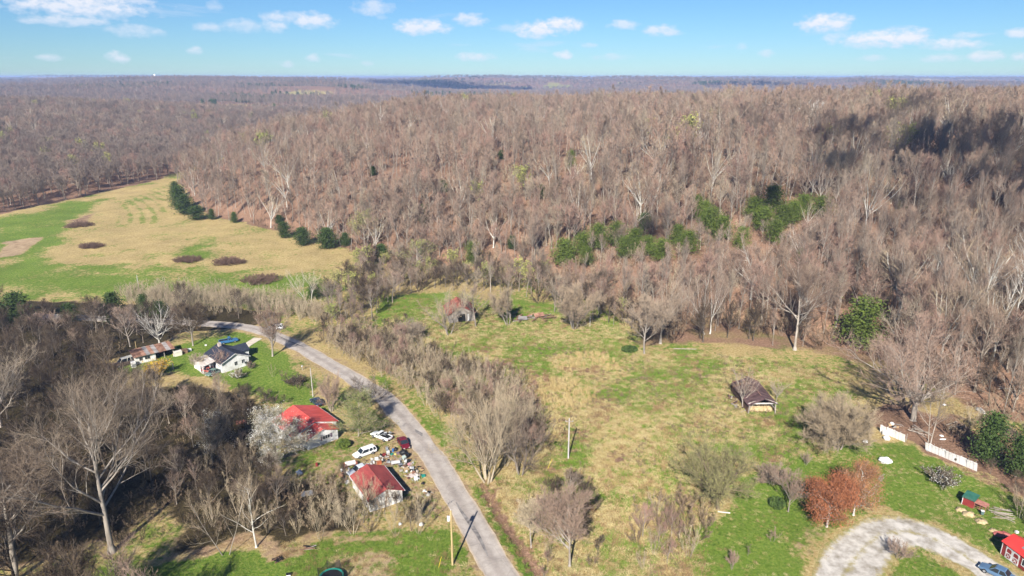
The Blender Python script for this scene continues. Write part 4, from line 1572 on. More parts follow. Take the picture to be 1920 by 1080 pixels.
hero('sycamore_tree', 'white-barked bare sycamore standing out on the hilltop', 1522, 248, 184, 46, 'vase', M_BARK_W, M_BARK_W, 32, 1.2, 0.09)
hero('sycamore_tree', 'white-limbed bare sycamore in the shaded upper wood', 1776, 380, 286, 60, 'vase', M_BARK_W, M_TWIG, 33, 1.4, 0.07)
hero(bt, 'bare round shrubby tree east of the hay barn', 1572, 842, 742, 124, 'spread', M_BARK_D, M_TWIG_TAN, 34, 2.6, 0.032, 5, leaf=None)
hero(bt, 'small bare tree leaning against the hay barn roof', 1392, 764, 690, 62, 'vase', M_BARK, M_TWIG, 35, 1.6, 0.03)
hero(bt, 'tiny bare tree on the sunny side of the hay barn', 1456, 752, 710, 36, 'vase', M_BARK, M_TWIG_TAN, 36, 1.2, 0.03)
hero(bt, 'thin bare double trunk leaning behind the white panel fence', 1744, 836, 700, 70, 'round', M_BARK, M_TWIG, 37, 1.4, 0.03, 2)
hero(bt, 'low bare bush-like tree inside the gravel loop', 1684, 1048, 1012, 48, 'vase', M_BARK, M_TWIG, 38, 1.3, 0.025, 4)
hero(bt, 'small bare orchard tree on the lawn in front of the russet tree', 1448, 1016, 988, 24, 'vase', M_BARK, M_TWIG, 39, 0.9, 0.025, 2)
hero(bt, 'small bare orchard tree low on the lawn by the scrub', 1372, 1068, 1032, 36, 'vase', M_BARK, M_TWIG, 40, 1.0, 0.025, 3)
hero(bt, 'thin bare orchard tree beside the lawn path', 1402, 1042, 1016, 14, 'sapling', M_BARK, M_TWIG, 41, 0.8, 0.025)
hero(bt, 'dark bare street tree leaning over the road bend', 694, 762, 700, 90, 'spread', M_BARK_D, M_TWIG_DARK, 42, 1.2, 0.035)
hero(bt, 'pale slim bare tree west of the lawn brush pile', 481, 1026, 880, 96, 'airy', M_BARK_W, M_TWIG_TAN, 43, 1.0, 0.024)
hero(bt, 'bare tree with arching boughs beside the pale slim one', 424, 1040, 884, 120, 'airy', M_BARK, M_TWIG_TAN, 44, 1.0, 0.024, 2)
hero(bt, 'bare sapling clump directly behind the brush pile', 600, 1012, 916, 62, 'airy', M_TAN_BARK, M_TWIG_TAN, 45, 1.0, 0.024, 3)
hero(bt, 'many-stemmed bare tree leaning in front of the old red roof', 662, 1000, 912, 70, 'airy', M_TAN_BARK, M_TWIG_TAN, 46, 0.9, 0.024, 5)
hero(bt, 'bare bush-like tree growing against the weathered red roof', 684, 966, 874, 66, 'airy', M_TAN_BARK, M_TWIG_TAN, 146, 1.0, 0.024, 5)
hero(bt, 'thin bare sapling row end beside the utility pole lawn', 786, 1000, 930, 60, 'sapling', M_TAN_BARK, M_TWIG_TAN, 47, 1.4, 0.028, 5)
hero(bt, 'bare sapling cluster on the bank south of the weathered red roof', 742, 1004, 940, 50, 'sapling', M_TAN_BARK, M_TWIG_TAN, 147, 1.3, 0.028, 4)
hero(bt, 'bare tree with pale curved stems beside the flowering pear', 398, 870, 762, 80, 'vase', M_BARK, M_TWIG_TAN, 48, 1.8, 0.03)
hero(bt, 'slim pale tree in the wood north of the rusty shed', 244, 650, 570, 48, 'round', M_BARK, M_TWIG, 49, 1.6, 0.03)
hero(bt, 'crooked white-limbed tree behind the rusty shed', 300, 650, 562, 76, 'spread', M_BARK_W, M_TWIG_DARK, 50, 1.2, 0.03)
hero(bt, 'bare trunk with thick dark crown beside the upper lawn', 362, 648, 565, 66, 'round', M_BARK, M_TWIG_DARK, 51, 1.8, 0.03)
hero(bt, 'white-branched tree at the corner of the west field', 580, 570, 500, 66, 'vase', M_BARK_W, M_TWIG_TAN, 52, 1.6, 0.034, 2)
hero(bt, 'yellowish budding tree behind the pale thicket', 782, 520, 444, 66, 'round', M_BARK, M_TWIG_WILLOW, 53, 1.6, 0.034, leaf=(M_BUD, 700, .3, .3))
hero(bt, 'greenish-yellow budding tree on the lower hillside above the field', 684, 470, 388, 60, 'round', M_BARK, M_TWIG_WILLOW, 54, 1.5, 0.036, leaf=(M_BUD, 700, .32, .3))
for k, (px, py, pt) in enumerate([(1893, 652, 420), (1868, 646, 470), (1826, 640, 440), (1800, 636, 480), (1912, 560, 400), (1760, 630, 470), (1735, 600, 440)]):
    names = ['thickest white straight trunk near the east edge of the hill wood', 'white leaning trunk just west of the thickest one',
             'slim white trunk third from the east edge of the hill wood', 'slim pale trunk behind the spreading tree crown',
             'pale straight tree high on the eastern slope', 'pale forked trunk rising over the spreading tree', 'slender pale tree above the spreading tree, uphill']
    hero(bt, names[k], px, py, pt, 50 + 6 * (k % 3), 'tall', M_BARK_W, M_TWIG, 60 + k, 1.5, 0.034)
# leafy and flowering ones
hero('russet_oak', 'dense russet-leaved tree on a white trunk by the gravel loop', 1550, 988, 888, 82, 'oak', M_BARK_W, M_TWIG_RED, 80, 1.3, 0.03, leaf=(M_RED_LEAF, 30000, 0.15, .45))
hero('tawny_oak', 'tawny-leaved tree behind the dense russet one', 1600, 966, 866, 78, 'oak', M_BARK_W, M_TWIG_RED, 81, 1.3, 0.03, leaf=(M_RED_LEAF2, 14000, 0.14, .4))
hero('pear_tree', 'big white flowering pear against the bright red roof', 520, 872, 758, 100, 'bushy', M_BARK_D, M_TWIG_TAN, 82, 1.5, 0.03, leaf=(M_WHITE_LEAF, 26000, 0.13, .35))
hero('pear_tree', 'smaller white flowering pear in the brush west of the red roof', 412, 862, 768, 64, 'bushy', M_BARK_D, M_TWIG_DARK, 83, 1.3, 0.03, leaf=(M_WHITE_LEAF, 5000, 0.12, .3))
hero('plum_shrub', 'low white flowering shrub on the lawn below the panel fence', 1768, 908, 880, 62, 'spread', M_BARK_D, M_TWIG_DARK, 84, 1.2, 0.03, 3, leaf=(M_WHITE_LEAF, 1200, 0.17, .2), cat='shrub')
hero('plum_shrub', 'round white shrub at the gable of the dark-roofed house', 446, 710, 690, 24, 'vase', M_BARK_D, M_TWIG_TAN, 85, 1.1, 0.03, 5, leaf=(M_WHITE_LEAF, 900, 0.22, .2), cat='shrub')
hero('forsythia_bush', 'golden yellow bush in front of the rusty shed', 296, 706, 674, 46, 'vase', M_BARK_D, M_TWIG_TAN, 86, 1.2, 0.03, 7, leaf=(M_GOLD, 2200, 0.24, .3), cat='shrub')
hero('leafing_tree', 'olive young-leaved tree beside the bright red roof and the road', 672, 818, 728, 82, 'bushy', M_BARK_D, M_TWIG_TAN, 87, 1.5, 0.03, 1, leaf=(M_GREEN_LEAF, 14000, 0.12, .35))
hero('brown_bush', 'tall brown bare bush between the red roof and the road bend', 622, 770, 690, 54, 'vase', M_BARK_D, M_TWIG, 88, 1.5, 0.032, 7, cat='shrub')
hero('brown_bush', 'low brown thorn bush on the lawn above the red roof', 556, 720, 704, 40, 'vase', M_BARK_D, M_TWIG_DARK, 89, 1.4, 0.03, 8, cat='shrub')
hero('lawn_shrub', 'upright brown shrub alone on the upper lawn', 512, 706, 676, 14, 'sapling', M_BARK, M_TWIG, 90, 1.2, 0.025, 4, cat='shrub')
hero('lawn_shrub', 'brown shrub against the end wall of the dark-roofed house', 470, 692, 676, 18, 'vase', M_BARK_D, M_TWIG, 91, 1.2, 0.03, 5, cat='shrub')
hero('bare_shrub', 'leafless shrub overhanging the porch roof of the dark-roofed house', 416, 694, 650, 38, 'vase', M_BARK, M_TWIG_RED, 92, 1.4, 0.026, 3, cat='shrub')
hero('bare_shrub', 'tan leafless shrub beside the wrecked red car', 372, 690, 662, 34, 'vase', M_BARK, M_TWIG_TAN, 93, 1.4, 0.026, 6, cat='shrub')
hero('bare_shrub', 'grey leafless shrub between panel fence and willow lawn', 1510, 872, 846, 20, 'vase', M_BARK, M_TWIG_TAN, 94, 1.1, 0.026, 3, cat='shrub')
hero('bare_shrub', 'dark leafless shrub thicket behind the round green bush', 1446, 908, 870, 60, 'vase', M_BARK_D, M_TWIG, 95, 1.6, 0.03, 8, cat='shrub')
hero('bare_shrub', 'white-flecked little shrub beside the tawny oak', 1652, 902, 890, 14, 'vase', M_BARK, M_TWIG_TAN, 96, 0.9, 0.026, 3, leaf=(M_WHITE_LEAF, 160, 0.16, .15), cat='shrub')
hero('bare_shrub', 'bare dark shrub clump under the roadside pole shadow, north meadow edge', 770, 640, 600, 60, 'spread', M_BARK_D, M_TWIG, 97, 1.5, 0.03, 5, cat='shrub')
for k, (px, py, pt, w, lb) in enumerate([(352, 492, 476, 44, 'dark bramble mound beside the bright grass streak on the west field'), (428, 497, 483, 56, 'bramble mound just east of the dark one on the west field'),
                                         (486, 530, 514, 78, 'widest bramble mound at the south end of the west field'), (172, 466, 457, 38, 'small bramble mound in the middle of the west field'),
                                         (150, 427, 417, 50, 'long bramble mound near the top of the west field')]):
    b = at(px, py - 3)
    o = thing('bramble_mound', lb, 'bramble', b)
    rx_, ry_ = wide(b, w) * 0.5, wide(b, w) * 0.42
    for j in range(46):
        an, rd_ = rng.uniform(0, 6.28), math.sqrt(rng.random())
        cx_, cy_ = rx_ * rd_ * math.cos(an), ry_ * rd_ * math.sin(an)
        P = PROTO['cane'][j % 3]
        c = link('cane_clump', P[1], o, (cx_, cy_, hgt(b.x + cx_, b.y + cy_) - b.z - 0.1), float(rng.uniform(0, 6.28)))
        hs_ = float(rng.uniform(1.4, 2.9)) * (1.15 - 0.6 * rd_)
        c.scale = (1.7 * hs_ / P[2], 1.7 * hs_ / P[2], hs_ / P[2])

# evergreens
ORDINAL = ['westernmost', 'second', 'third', 'fourth', 'fifth', 'sixth', 'seventh', 'eighth', 'ninth', 'tenth', 'eleventh', 'twelfth', 'thirteenth', 'fourteenth', 'fifteenth', 'sixteenth',
           'seventeenth', 'eighteenth', 'nineteenth', 'twentieth', 'twenty-first', 'twenty-second', 'twenty-third', 'twenty-fourth', 'twenty-fifth', 'twenty-sixth', 'twenty-seventh']
ORD_TXT = {'cedars in the creek wood': 'dark cedar from the west among the bare trees of the creek wood',
           'cedars edging the west field': 'dark green cedar from the west along the hill wood edge by the field',
           'pines of the hillside belt': 'green pine from the west in the evergreen belt on the hillside'}


def ev_group(i):
    if 35 <= i <= 40:
        return 'cedars in the creek wood'
    if i < 11 or i == 42:
        return 'cedars edging the west field'
    if 12 <= i <= 26 or i in (28, 34) or i >= len(E_PT) - 9:
        return 'pines of the hillside belt'
    return None


for i, (b, H, wd, kd, px) in enumerate(E_PT):
    P = PROTO[kd][i % len(PROTO[kd])]
    nat = {'cedar': 4.6, 'pine': 8.0}[kd]
    far_e = b.y > 420
    if i == 29:
        lb, gp = 'big bright green pine alone at the foot of the hill', None
    elif i in (30, 31, 32):
        lb = ['dark green cedar at the end of the white panel fence', 'dark cedar at the edge behind the red coop', 'cedar partly hidden behind the fence-end cedar'][i - 30]
        gp = None
    elif i == 11:
        lb, gp = 'dark green pine alone in the bare wood above the collapsing barn', None
    elif i == 27:
        lb, gp = 'narrow bright pine alone in the middle of the bare hillside', None
    elif 35 <= i <= 40:
        lb, gp = 'dark cedar among the bare trees of the creek wood', 'cedars in the creek wood'
    elif i < 11 or i in (42,):
        lb, gp = 'dark green cedar along the lower edge of the hill wood by the west field', 'cedars edging the west field'
    elif 12 <= i <= 26 or i in (28, 34) or i >= len(E_PT) - 9:
        lb, gp = 'green pine in the evergreen belt across the lower hillside', 'pines of the hillside belt'
    elif far_e:
        lb, gp = 'small evergreen standing among bare trees on the far ridge', 'evergreens on the far ridge'
    else:
        lb, gp = 'evergreen scattered singly among the bare hillside trees', 'evergreens scattered on the hillside'
    if gp in ORD_TXT:
        mates = sorted(j for j in range(len(E_PT)) if ev_group(j) == gp)
        rank = sorted(mates, key=lambda j: E_PT[j][4]).index(i)
        lb = ORDINAL[rank] + ' ' + ORD_TXT[gp]
    o = thing('pine_tree' if kd == 'pine' else 'cedar_tree', lb, 'tree', b, 0, gp)
    sx = wd / nat
    o.scale = (sx, sx, H / P[2])
    o.rotation_euler = (0, 0, float(rng.uniform(0, 6.28)))
    link('trunk', P[0], o)
    link('crown', P[1], o)
# round clipped bush and the tall cypress whose shadow lies on the lawn
bb = at(1456, 952)
cv, cq = leaves(norm(rng.normal(0, 1, (1500, 3))) * (0.75 + 0.28 * rng.random((1500, 1))) * np.array([1.25, 1.25, 1.0]) + np.array([0, 0, 0.95]), 0.28, rng)
cv[:, 2] = np.maximum(cv[:, 2], 0.02)
o = thing('boxwood_bush', 'round clipped dark green bush on the lawn', 'bush', bb)
link('crown', quads_mesh('crown', cv, cq, M_CEDAR), o)
o = thing('juniper_bush', 'green bush at the corner of the white gable under the bright red roof', 'bush', at(644, 838))
link('crown', quads_mesh('crown', cv * np.array([1.15, 1.0, 0.85]), cq, M_PINE), o)
o = thing('boxwood_bush', 'low dark evergreen shrub under the bare tree at the meadow corner', 'bush', at(1180, 660))
link('crown', quads_mesh('crown', cv * np.array([1.7, 1.2, 0.9]), cq, M_CEDAR), o)
P = conifer(790, 7.5, 1.9, M_CEDAR, 2000, 0.3)
b = Vector((*flat(1500, 1215), 0.0))
o = thing('cypress_tree', 'slim cypress whose shadow falls across the lawn', 'tree', b)
o.scale = (1, 1, 1)
link('trunk', P[0], o)
link('crown', P[1], o)

# ------------------------------------------------------------------ the woods: largest trees singly, the rest in one mass
hx = np.array(T_HERO)
keep = np.ones(len(NEAR_TREES), bool)
for a, b, r in hx:
    keep &= np.hypot(T_XY[:, 0] - a, T_XY[:, 1] - b) > min(r * 0.55, 3.2)
TREE_K = ('round', 'tall', 'vase', 'white', 'dark', 'bud', 'redbud')
hh = np.array([t[3] for t in NEAR_TREES])
is_tree = np.array([t[2] in TREE_K for t in NEAR_TREES])
# lower growth in front of the evergreens and the open sights


def pic(x, y, z):
    zc = y * _cp - (z - CAM_H) * _sp
    return 960 + FOC * x / zc, 540 - FOC * ((z - CAM_H) * _cp + y * _sp) / zc


for (b, H, wd, kd, ex) in E_PT:
    ed = math.hypot(b.x, b.y)
    m = (DIST < ed) & (DIST > ed - 45)
    e_px, e_py = pic(b.x, b.y, b.z + H * 0.25)
    half = wd * 0.5 * FOC / ed
    tx, ty = pic(T_XY[:, 0], T_XY[:, 1], T_Z + hh)
    hit = m & (np.abs(tx - e_px) < half * 0.9 + hh * 0.16 * FOC / DIST) & (ty < e_py)
    keep &= ~(hit & (rng.random(len(hh)) < 0.12))
    for i in np.nonzero(hit)[0]:
        hh[i] *= 0.76
# picture position, to take the ones in view
d_ax = T_XY[:, 1] * _cp + (CAM_H - T_Z) * _sp
v_up = -T_XY[:, 1] * _sp + (CAM_H - T_Z - hh) * -_cp * -1
px_ = 960 + FOC * T_XY[:, 0] / d_ax
py_ = 540 - FOC * ((T_Z + hh * 0.5 - CAM_H) * _cp + T_XY[:, 1] * _sp) / (T_XY[:, 1] * _cp - (T_Z + hh * 0.5 - CAM_H) * _sp)
vis = (px_ > -10) & (px_ < 1930) & (py_ < 1085)
size = np.where(vis & keep, hh / d_ax, -1)
single = set()
for mask, n in ((is_tree, 292 - 62), (~is_tree, 295)):
    c = np.nonzero(mask & (size > 0))[0]
    single |= set(c[np.argsort(-size[c])][:n].tolist())
GROUP_TXT = {
    'hill': ('on the wooded hillside behind the meadow', 'trees of the hillside wood'), 'west': ('in the wood beyond the west field', 'trees beyond the west field'),
    'creek': ('in the dark low wood around the houses', 'trees of the low wood'), 'thicket': ('in the pale thicket along the west field', 'saplings of the field thicket'),
    'foot': ('at the foot of the hill beside the meadow', 'trees at the hill foot'),
    'hedge': ('in the thicket beside the road', 'saplings of the roadside thicket'), 'fringe': ('between the old barn and the hill', 'trees behind the old barn'),
    'eastbrush': ('in the shady brush past the panel fence', 'brush past the panel fence'), 'scrub': ('in a scrub patch among the grass', 'scrub patches')}
KIND_TXT = {'round': 'round grey-brown bare tree', 'tall': 'tall pale-trunked bare tree', 'vase': 'bare tree with upswept pale limbs',
            'white': 'white-barked bare tree', 'dark': 'dark brown bare tree', 'bud': 'bare tree with yellow-green buds', 'redbud': 'bare tree with reddish twigs',
            'sapling': 'thin tan bare sapling clump', 'brush': 'low brown leafless brush clump'}
MASS = {'near': []}


def zone(a, b, gname, where):
    if gname == 'hill':
        d_ = float(pdist(np.array([a]), np.array([b]), HILL)[0])
        up = 'at the foot of the hill' if d_ < 14 else 'low on the slope' if d_ < 45 else 'midway up the slope' if d_ < 100 else 'high on the slope'
        ac = 'above the west field' if a < -50 else 'behind the fallen shed' if a < 20 else 'by the evergreen belt' if a < 62 else 'around the tall green pine' if a < 100 else 'beyond the spreading tree'
        return up + ' ' + ac
    if gname == 'hedge':
        return 'in the thicket beside the road, ' + ('south end' if b < 128 else 'middle stretch' if b < 150 else 'upper end')
    if gname == 'creek':
        return ('in the wood behind the rusty shed' if b > 158 else 'in the dark wood around the tallest bare tree' if a < -62 else 'in the brush south of the bright red roof')
    if gname == 'scrub':
        return ('in the scrub on the creek bank' if a > 5 and b < 110 and a < 30 else 'in the scrub between meadow and east lawn' if a >= 30 else 'in the sapling row along the mown lawn' if b < 112 else 'in the scrub patch at the upper lawn' if a < -20 else 'in the brown scrub at the meadow edge')
    if gname == 'fringe':
        return ('among the trees west of the collapsing barn' if a < -22 else 'among the trees around the collapsing barn' if a < 10 else 'among the trees east of the fallen shed')
    return where


for i, (a, b, k, h, gname) in enumerate(NEAR_TREES):
    h = hh[i]
    if not keep[i]:
        continue
    P = PROTO[k][int(rng.integers(0, len(PROTO[k])))]
    if i in single:
        where, grp = GROUP_TXT[gname]
        where = zone(a, b, gname, where)
        grp = grp + ', ' + where
        nm = 'bare_tree' if k in TREE_K else ('bare_sapling' if k == 'sapling' else 'brush_shrub')
        o = place_tree(nm, 'tree' if k in TREE_K else 'sapling' if k == 'sapling' else 'shrub', KIND_TXT[k] + ' ' + where, P, (a, b, T_Z[i]), h, h / P[2] * float(rng.uniform(0.85, 1.2)) * (0.72 if k == 'tall' and a > 55 else 1.0), None, KIND_TXT[k] + ', ' + grp,
                       (float(rng.normal(0, 0.03 if k in TREE_K else 0.09)), float(rng.normal(0, 0.03 if k in TREE_K else 0.09))))
    else:
        near = DIST[i] < 250
        kk = k
        if not near or k not in KIND_FIRST:
            kk = {'round': 'mid_round', 'tall': 'mid_tall', 'vase': 'mid_tall', 'white': 'mid_white', 'dark': 'mid_round', 'bud': 'mid_bud', 'redbud': 'mid_red', 'sapling': 'sapling', 'brush': 'brush'}[k]
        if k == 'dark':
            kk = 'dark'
        if gname == 'west' and k in ('round', 'tall', 'vase'):
            kk = 'mid_grey'
        n = len(PROTO[kk])
        j = int(rng.integers(0, n))
        MASS['near'].append((a, b, T_Z[i], KIND_FIRST[kk] + j, h / PROTO[kk][j][2]))

# far woods
FAR = []


def far_wood(y0, y1, step, kinds, hmin, hmax, seed):
    x, y = jittered(-y1 * LOOK - 40, y1 * LOOK + 40, y0, y1, step)
    ok = in_view(x, y, 40)
    x, y = x[ok], y[ok]
    hill = np.maximum(pdist(x, y, HILL), pdist(x, y, WEST))
    ok = (hill > 2) | (y > 900)
    far = sstep(800, 1300, y)
    fp = fbm(x / 190, y / 190, 3, 131)
    ok &= (far < 0.5) | (fp < 0.71) | (hill > 2) & (y < 1000)
    ok &= free_of(x, y)
    x, y = x[ok], y[ok]
    z = height(x, y)
    pat = fbm(x / 260, y / 200, 3, 171)
    for a, b, c, pt in zip(x, y, z, pat):
        q = rng.random()
        if pt > 0.64 and q < 0.85 and b > 1000:
            kk = kinds[-1]
        else:
            kk = kinds[min(int(q * (len(kinds) - 1)), len(kinds) - 2)]
            if a < -150 and kk in ('mid_round', 'mid_tall') and rng.random() < 0.8 and pdist(np.array([a]), np.array([b]), HILL)[0] < 0:
                kk = 'mid_grey'
            if kk == 'mid_white' and rng.random() < 0.6 or kk == 'mid_bud' and rng.random() < 0.9:
                kk = kinds[0]
        j = int(rng.integers(0, len(PROTO[kk])))
        h = rng.uniform(hmin, hmax) * (0.7 if 'cedar' in kk else 1.15 if 'tall' in kk or 'white' in kk else 1.0)
        FAR.append((a, b, c, KIND_FIRST[kk] + j, h / PROTO[kk][j][2]))


far_wood(560, 1000, 7.0, ['mid_round', 'mid_grey', 'mid_tall', 'mid_round', 'mid_tall', 'mid_red', 'mid_grey', 'mid_round', 'mid_white', 'mid_bud', 'mid_cedar'], 12, 17, 1)
far_wood(1000, 1700, 9.5, ['far', 'far', 'far_tall', 'far', 'far_cedar'], 12, 18, 2)
far_wood(1700, 3400, 19.0, ['far', 'far', 'far_tall', 'far', 'far_cedar'], 13, 18, 3)
far_wood(3400, 9000, 46.0, ['far', 'far', 'far', 'far', 'far_cedar'], 14, 20, 4)
# undergrowth inside the nearer woods
UND = []
x, y = jittered(-260, 260, 70, 330, 2.9)
ok = in_view(x, y, 10) & (((pdist(x, y, HILL) > 0) & (rng.random(len(x)) < 0.75)) | inside(x, y, W((-220, 1120), (-220, 672), (100, 660), (215, 690), (235, 720), (330, 745), (420, 745), (520, 790), (480, 860), (560, 920), (640, 930), (690, 985), (560, 990), (420, 1010), (200, 1030), (20, 1100)))
                         | inside(x, y, W((-160, 640), (-160, 580), (60, 580), (300, 586), (440, 588), (470, 598), (420, 616), (330, 625), (240, 640), (225, 668), (100, 668))))
ok &= seg_dist(x, y, ROAD) > 5.5
for a, b in zip(x[ok], y[ok]):
    kk = ('darkbrush' if rng.random() < 0.7 else 'brush') if a < -15 else 'brush' if rng.random() < 0.75 else 'sapling'
    j = int(rng.integers(0, len(PROTO[kk])))
    UND.append((a, b, hgt(a, b) if False else 0.0, KIND_FIRST[kk] + j, rng.uniform(0.35, 0.85)))
if UND:
    ua = np.array([(u[0], u[1]) for u in UND])
    uz = height(ua[:, 0], ua[:, 1])
    UND = [(u[0], u[1], z, u[3], u[4]) for u, z in zip(UND, uz)]


def mass(name, L_, label):
    if not L_:
        return
    A = np.array([(a, b, c) for a, b, c, _, _ in L_])
    n = len(A)
    rot = np.stack([rng.normal(0, 0.03, n), rng.normal(0, 0.03, n), rng.uniform(0, 6.28, n)], -1)
    s = np.array([q[4] for q in L_])
    w = s * (1 + 1.3 * sstep(1500, 4500, np.hypot(A[:, 0], A[:, 1])))
    scl = np.stack([w * rng.uniform(0.85, 1.2, n), w * rng.uniform(0.85, 1.2, n), s], -1)
    scatter_object(name, A, rot, scl, [q[3] for q in L_], wood_coll)
    print(name, n)


mass('hillside_woodland', MASS['near'], None)
mass('far_woodland', FAR, None)
mass('undergrowth', UND, None)

# ------------------------------------------------------------------ grass of the meadow
gc = bpy.data.collections.new('grass_kinds')
M_STRAW = mat_tint('straw_grass', [(0.42, 0.33, 0.15), (0.52, 0.43, 0.22), (0.34, 0.25, 0.10), (0.46, 0.40, 0.19)])
M_LUSH = mat_tint('green_grass', [(0.13, 0.215, 0.025), (0.19, 0.255, 0.045), (0.10, 0.175, 0.02)])
M_WEED = mat_tint('brown_weeds', [(0.24, 0.14, 0.07), (0.31, 0.20, 0.10), (0.19, 0.12, 0.06)])
for k in range(9):
    g = np.random.default_rng(3000 + k)
    n = 46
    c = np.concatenate([g.normal(0, 0.28, (n, 2)), np.zeros((n, 1)) - 0.03], 1)
    d = np.concatenate([g.normal(0, 0.55, (n, 2)), np.ones((n, 1))], 1)
    P = lines(c, d, 0.28 + 0.35 * g.random(n), 3, -0.25, 0.1, g)
    v, q = ribbons(P, 0.055, 0.012, g)
    o = bpy.data.objects.new('grass_kind_%03d' % k, quads_mesh('tuft', v, q, (M_STRAW, M_LUSH, M_WEED)[k // 3]))
    gc.objects.link(o)


def grass(name, poly_px, n, mixw, smin, smax):
    P = W(*poly_px)
    xs = [p[0] for p in P]
    ys = [p[1] for p in P]
    x = rng.uniform(min(xs), max(xs), n)
    y = rng.uniform(min(ys), max(ys), n)
    ok = inside(x, y, P) & (seg_dist(x, y, ROAD) > 3.4) & (seg_dist(x, y, GRAVEL) > 3.2)
    x, y = x[ok], y[ok]
    cw = cover_weights(x, y)
    pat = fbm(x / 3, y / 3, 3, 201)
    w0 = mixw[0] * (0.25 + cw[:, 1]) * (1.1 - cw[:, 0])
    w1 = mixw[1] * (0.05 + cw[:, 0])
    w2 = mixw[2] * (0.2 + cw[:, 2] + np.clip(pat - 0.55, 0, 1) * 3)
    tot = w0 + w1 + w2
    u = rng.random(len(x)) * tot
    kind = np.where(u < w0, 0, np.where(u < w0 + w1, 1, 2))
    idx = kind * 3 + rng.integers(0, 3, len(x))
    z = height(x, y)
    s = rng.uniform(smin, smax, len(x)) * (0.6 + 0.9 * fbm(x / 5, y / 5, 3, 211))
    A = np.stack([x, y, z], -1)
    rot = np.stack([np.zeros(len(x)), np.zeros(len(x)), rng.uniform(0, 6.28, len(x))], -1)
    scatter_object(name, A, rot, np.stack([s * 1.2, s * 1.2, s], -1), idx, gc)
    print(name, len(x))


grass('meadow_grass', [(700, 640), (740, 560), (900, 560), (1180, 600), (1190, 655), (1400, 670), (1560, 690), (1620, 760), (1560, 850), (1400, 890), (1320, 980), (1320, 1120), (1080, 1120), (980, 1000), (930, 900), (1000, 860), (1000, 740), (860, 660)], 44000, (1.0, 0.8, 0.5), 0.5, 1.15)
grass('lawn_grass', [(1310, 1140), (1325, 960), (1420, 890), (1620, 830), (1860, 890), (1960, 980), (1960, 1140)], 9000, (0.6, 1.0, 0.1), 0.3, 0.55)
grass('verge_grass', [(690, 700), (830, 790), (960, 960), (1100, 1120), (560, 1120), (520, 1020), (840, 985), (560, 900), (560, 840), (720, 800)], 14000, (0.6, 1.0, 0.4), 0.3, 0.7)
# knee-high weeds and briars in the meadow
x, y = rng.uniform(0, 110, 8200), rng.uniform(85, 205, 8200)
ok = inside(x, y, W((800, 640), (1180, 655), (1400, 670), (1560, 690), (1600, 760), (1540, 850), (1400, 890), (1320, 960), (1280, 1080), (1080, 1060), (1000, 900), (1040, 780)))
ok &= fbm(x / 8, y / 8, 4, 301) > 0.52
x, y = x[ok], y[ok]
mass('meadow_weeds', [(a, b, z, KIND_FIRST['brush'] + int(rng.integers(0, 4)), rng.uniform(0.10, 0.26)) for a, b, z in zip(x, y, height(x, y))], None)
# two stands of golden broom sedge
for k, (pp, n) in enumerate([([(1040, 662), (1152, 662), (1160, 700), (1036, 700)], 420), ([(1000, 712), (1112, 710), (1125, 762), (1010, 775)], 460)]):
    P = W(*pp)
    xs, ys = [p[0] for p in P], [p[1] for p in P]
    x, y = rng.uniform(min(xs), max(xs), n), rng.uniform(min(ys), max(ys), n)
    cx, cy = (min(xs) + max(xs)) / 2, (min(ys) + max(ys)) / 2
    rr_ = np.hypot((x - cx) / (max(xs) - cx), (y - cy) / (max(ys) - cy))
    ok = inside(x, y, P) & (rng.random(n) < 1.1 - rr_ * 0.9) & (fbm(x / 2.2, y / 2.2, 3, 66) > 0.42)
    A = np.stack([x[ok], y[ok], height(x[ok], y[ok])], -1)
    m = len(A)
    if k == 0:
        gs = bpy.data.collections.new('sedge_kinds')
        M_SEDGE = mat_tint('golden_sedge', [(0.48, 0.35, 0.15), (0.56, 0.43, 0.21)])
        g = np.random.default_rng(5000)
        c = np.concatenate([g.normal(0, 0.2, (40, 2)), np.zeros((40, 1)) - 0.03], 1)
        d = np.concatenate([g.normal(0, 0.18, (40, 2)), np.ones((40, 1))], 1)
        v, q = ribbons(lines(c, d, 0.8 + 0.5 * g.random(40), 3, 0, 0.06, g), 0.05, 0.012, g)
        gs.objects.link(bpy.data.objects.new('sedge_kind', quads_mesh('sedge', v, q, M_SEDGE)))
    scatter_object('golden_sedge_grass', A, np.stack([np.zeros(m), np.zeros(m), rng.uniform(0, 6.28, m)], -1), np.repeat(rng.uniform(0.7, 1.2, (m, 1)), 3, 1), np.zeros(m), gs)

# ------------------------------------------------------------------ buildings
M_WHITE = mat('white_paint', (0.50, 0.48, 0.45), 0.7, (0.76, 0.75, 0.73), 0.9, 0.05, detail=6)
M_WHITE_OLD = mat('weathered_white_block', (0.40, 0.36, 0.30), 0.9, (0.76, 0.73, 0.68), 0.8, 0.3, detail=8, lo=0.3, hi=0.55)
M_RED_ROOF = mat('red_metal_roof', (0.43, 0.060, 0.048), 0.5, (0.62, 0.10, 0.08), 0.8, 0.0, detail=8, spec=0.4, stretch=(0.5, 1.6, 1))
M_RED_OLD = mat('weathered_red_roof', (0.21, 0.040, 0.035), 0.75, (0.34, 0.070, 0.060), 1.1, 0.1, detail=9, lo=0.32, hi=0.62, stretch=(1, 0.35, 1))
M_DARK_ROOF = mat('dark_shingle_roof', (0.016, 0.020, 0.034), 0.85, (0.034, 0.040, 0.058), 3.0, 0.1, detail=6)
M_TIN = mat('pale_tin_roof', (0.42, 0.36, 0.31), 0.55, (0.60, 0.55, 0.50), 0.8, 0.0, detail=7, stretch=(3, 0.4, 1))
M_RUST = mat('rusty_tin', (0.16, 0.075, 0.045), 0.8, (0.34, 0.19, 0.13), 1.0, 0.1, detail=8, rnd=0.35)
